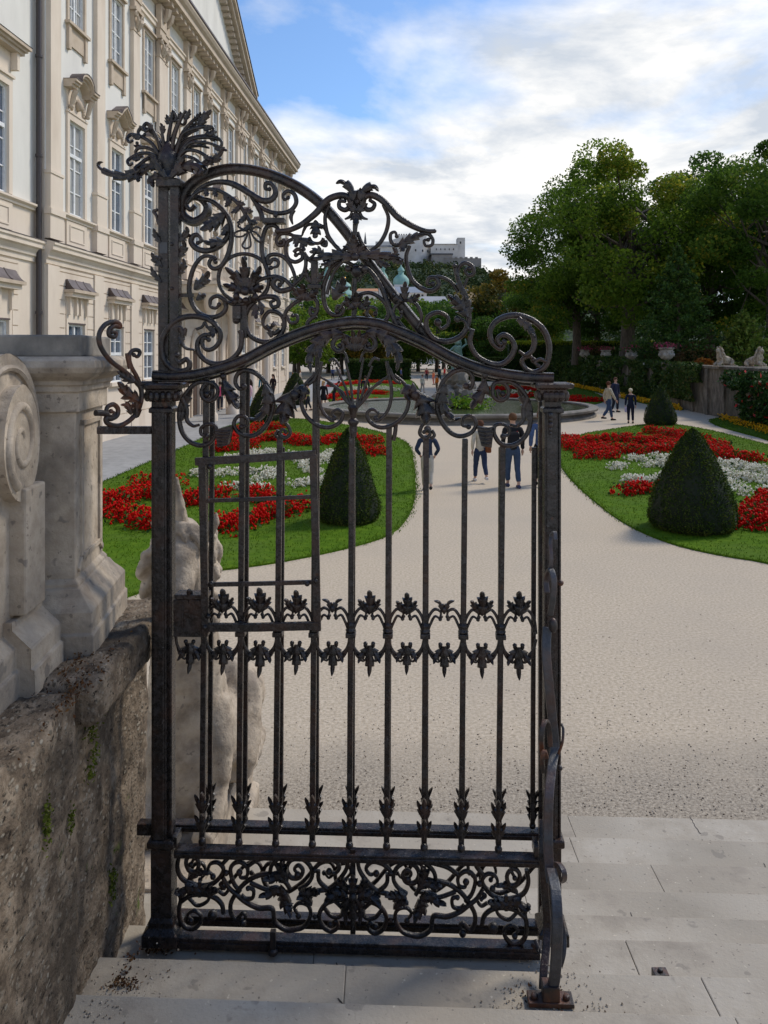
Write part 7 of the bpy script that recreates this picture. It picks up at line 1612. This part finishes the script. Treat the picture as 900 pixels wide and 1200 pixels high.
# ---------- town, hill and fortress
def far_tex(name, c1, c2, s=.02): return pmat(name, [c1, c2], s, .95, .0)
M_fort = pmat('fortress_wall', [(.46, .44, .40), (.60, .575, .53), (.70, .68, .63)], .06, .95, 0)
M_fortd = pmat('bastion_wall', [(.20, .185, .17), (.28, .265, .245)], .05, .95, 0)
M_slate = pmat('slate_roof', [(.06, .065, .075), (.10, .105, .115)], .05, .9, 0)
M_cop = pmat('copper_green', [(.16, .32, .28), (.24, .42, .37)], .2, .7, 0)
M_townw = pmat('town_wall', [(.50, .47, .43), (.60, .58, .54)], .1, .9, 0)
YH = 800.0
def hill():
    prof = [(250,372),(300,352),(340,336),(380,322),(420,318),(460,316),(520,317),(560,324),(580,330),(610,340),(650,350),(720,362),(800,372)]
    mb = MB(); rows = 26; cols_ = 120; vs = []
    for j in range(rows):
        f = j/(rows-1)
        for i in range(cols_):
            u = 180 + 720*i/(cols_-1); v = np.interp(u, [p[0] for p in prof], [p[1] for p in prof]); top = H - (v-V0)/F*YH
            Y = YH - 260*(1-f); z = -2 + (top+2)*math.sin(f*PI/2)**1.1 + noise.noise((u*.03, f*5, 0))*7*f; vs.append(((u-U0)/F*YH, Y, z))
    for i in range(cols_): vs.append((vs[(rows-1)*cols_+i][0], YH+200, -2))
    mb.add(vs, [(j*cols_+i, j*cols_+i+1, (j+1)*cols_+i+1, (j+1)*cols_+i) for j in range(rows) for i in range(cols_-1)])
    tag(mb.build('hill', far_tex('hill_soil', (.02,.04,.015), (.035,.06,.02)), smooth=True), kind='structure')
    n = 2600; P = []; T = []
    for _ in range(n):
        i = random.uniform(0, cols_-1.01); f = random.random()**.7; j = int(f*(rows-1)); q = Vector(vs[min(rows-1, j)*cols_+int(i)]); P.append(q + Vector((random.uniform(-3,3), random.uniform(-6,0), random.uniform(0,3)))); T.append(random.random())
    per = 34; idx = np.repeat(np.arange(n), per); d = rng.normal(size=(n*per, 3)); d /= np.linalg.norm(d, axis=1)[:, None]
    rr = rng.uniform(2.5, 5, n)[idx][:, None]; PP = np.array(P)[idx] + d*rr*(1, 1, 1.1)
    V, Q = leaf_quads(PP, 2.6); tag(nmesh('woods', V, Q, np.clip(np.array(T)[idx]*.7 + rng.uniform(-.15, .3, n*per), 0, 1), leafmat('wood_leaf', [(.018,.035,.012), (.035,.06,.018), (.06,.085,.025), (.13,.12,.03)], .8, .1)), kind='stuff')
hill()
def fb(mb, u0, u1, v0, v1, Y=YH-10, dep=30): 
    a, b = W(u0, v1, Y), W(u1, v0, Y); mb.box(a.x, b.x, Y, Y+dep, a.z, b.z)
fo_ = W(490, 303, YH); fort = empty('fortress', (0, 0, 0), 0, 'pale grey hilltop fortress with round bastion and square tower', 'fortress')
mb = MB(); fb(mb, 418, 462, 289, 322); fb(mb, 505, 537, 286, 320); fb(mb, 536, 545, 278.5, 305, YH-6, 14); fb(mb, 440, 458, 283, 292, YH+5)
a = W(482, 302, YH-4); r_ = 22/F*YH; mb.lathe([(r_*1.10, -22), (r_, 6), (r_*.98, (302-280)/F*YH)], 28, (a.x, a.y+r_*.4, a.z)); fb(mb, 466, 500, 275.5, 282, YH, 14); mb.build('keep', M_fort, fort)
mb = MB(); fb(mb, 508, 564, 302.5, 340, YH-30, 30); fb(mb, 506, 530, 298, 306, YH-24, 20); fb(mb, 508, 520, 302, 335, YH-36, 10); mb.build('lower_bastion', M_fortd, fort)
def gable(mb, u0, u1, v0, v1, Y, dep):
    a, b = W(u0, v1, Y), W(u1, v0, Y); mb.add([(a.x, Y, a.z), (b.x, Y, a.z), (b.x, Y+dep, a.z), (a.x, Y+dep, a.z), (a.x+1, Y+dep/2, b.z), (b.x-1, Y+dep/2, b.z)], [(0,1,5,4), (2,3,4,5), (0,4,3), (1,2,5)])
mb = MB(); gable(mb, 417, 463, 285, 289.2, YH-11, 32); gable(mb, 509, 536, 283, 286.2, YH-11, 32); fb(mb, 504, 531, 296.8, 298.2, YH-25, 22); mb.build('roof', M_slate, fort)
mb = MB()
for u in range(509, 560, 6): fb(mb, u, u+3, 301, 302.6, YH-30.5, 3)
for i in range(12): fb(mb, 467+i*2.8, 468.6+i*2.8, 274, 275.6, YH, 3)
mb.build('battlements', M_fortd, fort)
mb = MB()
for i in range(5): fb(mb, 511+i*5, 512+i*5, 291, 293, YH-10.4, 1)
for i in range(6): 
    an = R(-150+i*24); mb.box(a.x+math.cos(an)*r_-.6, a.x+math.cos(an)*r_+.6, a.y+r_*.4+math.sin(an)*r_-.6, a.y+r_*.4+math.sin(an)*r_+.6, a.z+5, a.z+7)
fb(mb, 539, 540.4, 283, 285.5, YH-6.4, 1); fb(mb, 422, 423, 293, 295, YH-10.4, 1); fb(mb, 432, 433, 293, 295, YH-10.4, 1); mb.build('windows', M_dark, fort)
mb = MB(); a = W(428, 286, YH); mb.tube([a, a+Vector((0, 0, 12))], [1.6, .1], 6); mb.build('spire', M_slate, fort)
# cathedral with green domes
def dome(u, v0, v1, w, Y, label, tower=None):
    """onion dome between v1 (base) and v0 (tip)"""
    b = W(u, v1, Y); hh = (v1-v0)/F*Y; rr = w/2/F*Y; r = empty('church_tower', (b.x, Y, b.z), 0, label, 'church tower', 'green domes of the old town')
    mb = MB(); mb.lathe([(rr, 0), (rr*1.12, hh*.10), (rr*1.05, hh*.28), (rr*.7, hh*.42), (rr*.38, hh*.5), (rr*.36, hh*.62), (rr*.5, hh*.66), (rr*.42, hh*.75), (rr*.12, hh*.86), (rr*.04, hh)], 16); mb.build('dome', M_cop, r, True)
    mb = MB(); mb.box(-rr*.95, rr*.95, -rr*.95, rr*.95, -60, 0); mb.build('tower', M_townw, r)
    mb = MB(); mb.ball((0, 0, hh), rr*.10, 6); mb.build('finial', plain('gilt', (.6,.3,.05), .4, 1), r, True)
dome(470, 309, 334, 17, 520, 'right one of the two slender green domed towers')
dome(449, 307, 332, 11, 540, 'left slender green domed tower below the fortress')
dome(404, 326, 354, 30, 500, 'broad pale green dome left of the slender towers')
dome(383, 304, 328, 7, 560, 'thin grey green church spire by the palace end')
def house(u0, u1, v0, v1, v2, Y, label, wall, roofm, dep=40, z0=0):
    """roof between v0 and v1, wall down to v2"""
    r = empty('town_house', (0, 0, 0), 0, label, 'building', 'old town buildings behind the garden'); mb = MB(); a, b = W(u0, v1, Y), W(u1, v1, Y); mb.box(a.x, b.x, Y, Y+dep, z0, a.z); mb.build('wall', wall, r)
    mb = MB(); t = W(u0, v0, Y).z; e = (b.x-a.x)*.02; mb.add([(a.x-e, Y-.5, a.z), (b.x+e, Y-.5, a.z), (b.x+e, Y+dep, a.z), (a.x-e, Y+dep, a.z), (a.x+e, Y+dep/2, t), (b.x-e, Y+dep/2, t)], [(0,1,5,4), (2,3,4,5), (0,4,3), (1,2,5), (3,2,1,0)]); mb.build('roof', roofm, r)
    mb = MB(); w = (b.x-a.x); n = max(2, int(w/5))
    for i in range(n):
        x = a.x + w*(i+.5)/n
        for k in range(2): mb.box(x-.6, x+.6, Y-.06, Y+.05, a.z-2.6-3.4*k, a.z-1.0-3.4*k)
    mb.build('windows', M_dark, r)
M_blue = pmat('blue_grey_roof', [(.17, .20, .24), (.24, .27, .31)], .1, .8, 0); M_pale = pmat('pale_roof', [(.26, .26, .27), (.33, .33, .34)], .1, .85, 0); M_orr = pmat('orange_roof', [(.38, .16, .06), (.5, .23, .09)], .1, .85, 0)
house(450, 500, 333, 343, 352, 480, 'long blue grey roofed building under the slender towers', M_townw, M_blue)
house(418, 443, 335, 341, 350, 470, 'building with orange roof left of the towers', M_townw, M_orr)
house(488, 527, 343, 358, 372, 300, 'large house with pale grey roof above the far trees', M_townw, M_pale)
house(496, 524, 360, 369, 380, 240, 'low house with dark blue roof in front of the pale roofed one', M_townw, M_slate, 20)
house(380, 425, 352, 360, 372, 330, 'pale town house behind the palace end trees', M_townw, M_pale)
house(540, 562, 336, 341, 350, 480, 'small ochre building at the foot of the fortress hill', pmat('ochre', [(.5,.38,.22),(.55,.42,.26)], .1, .9), M_slate)
house(330, 372, 345, 352, 372, 300, 'town house at the left behind the palace end', M_townw, M_slate)
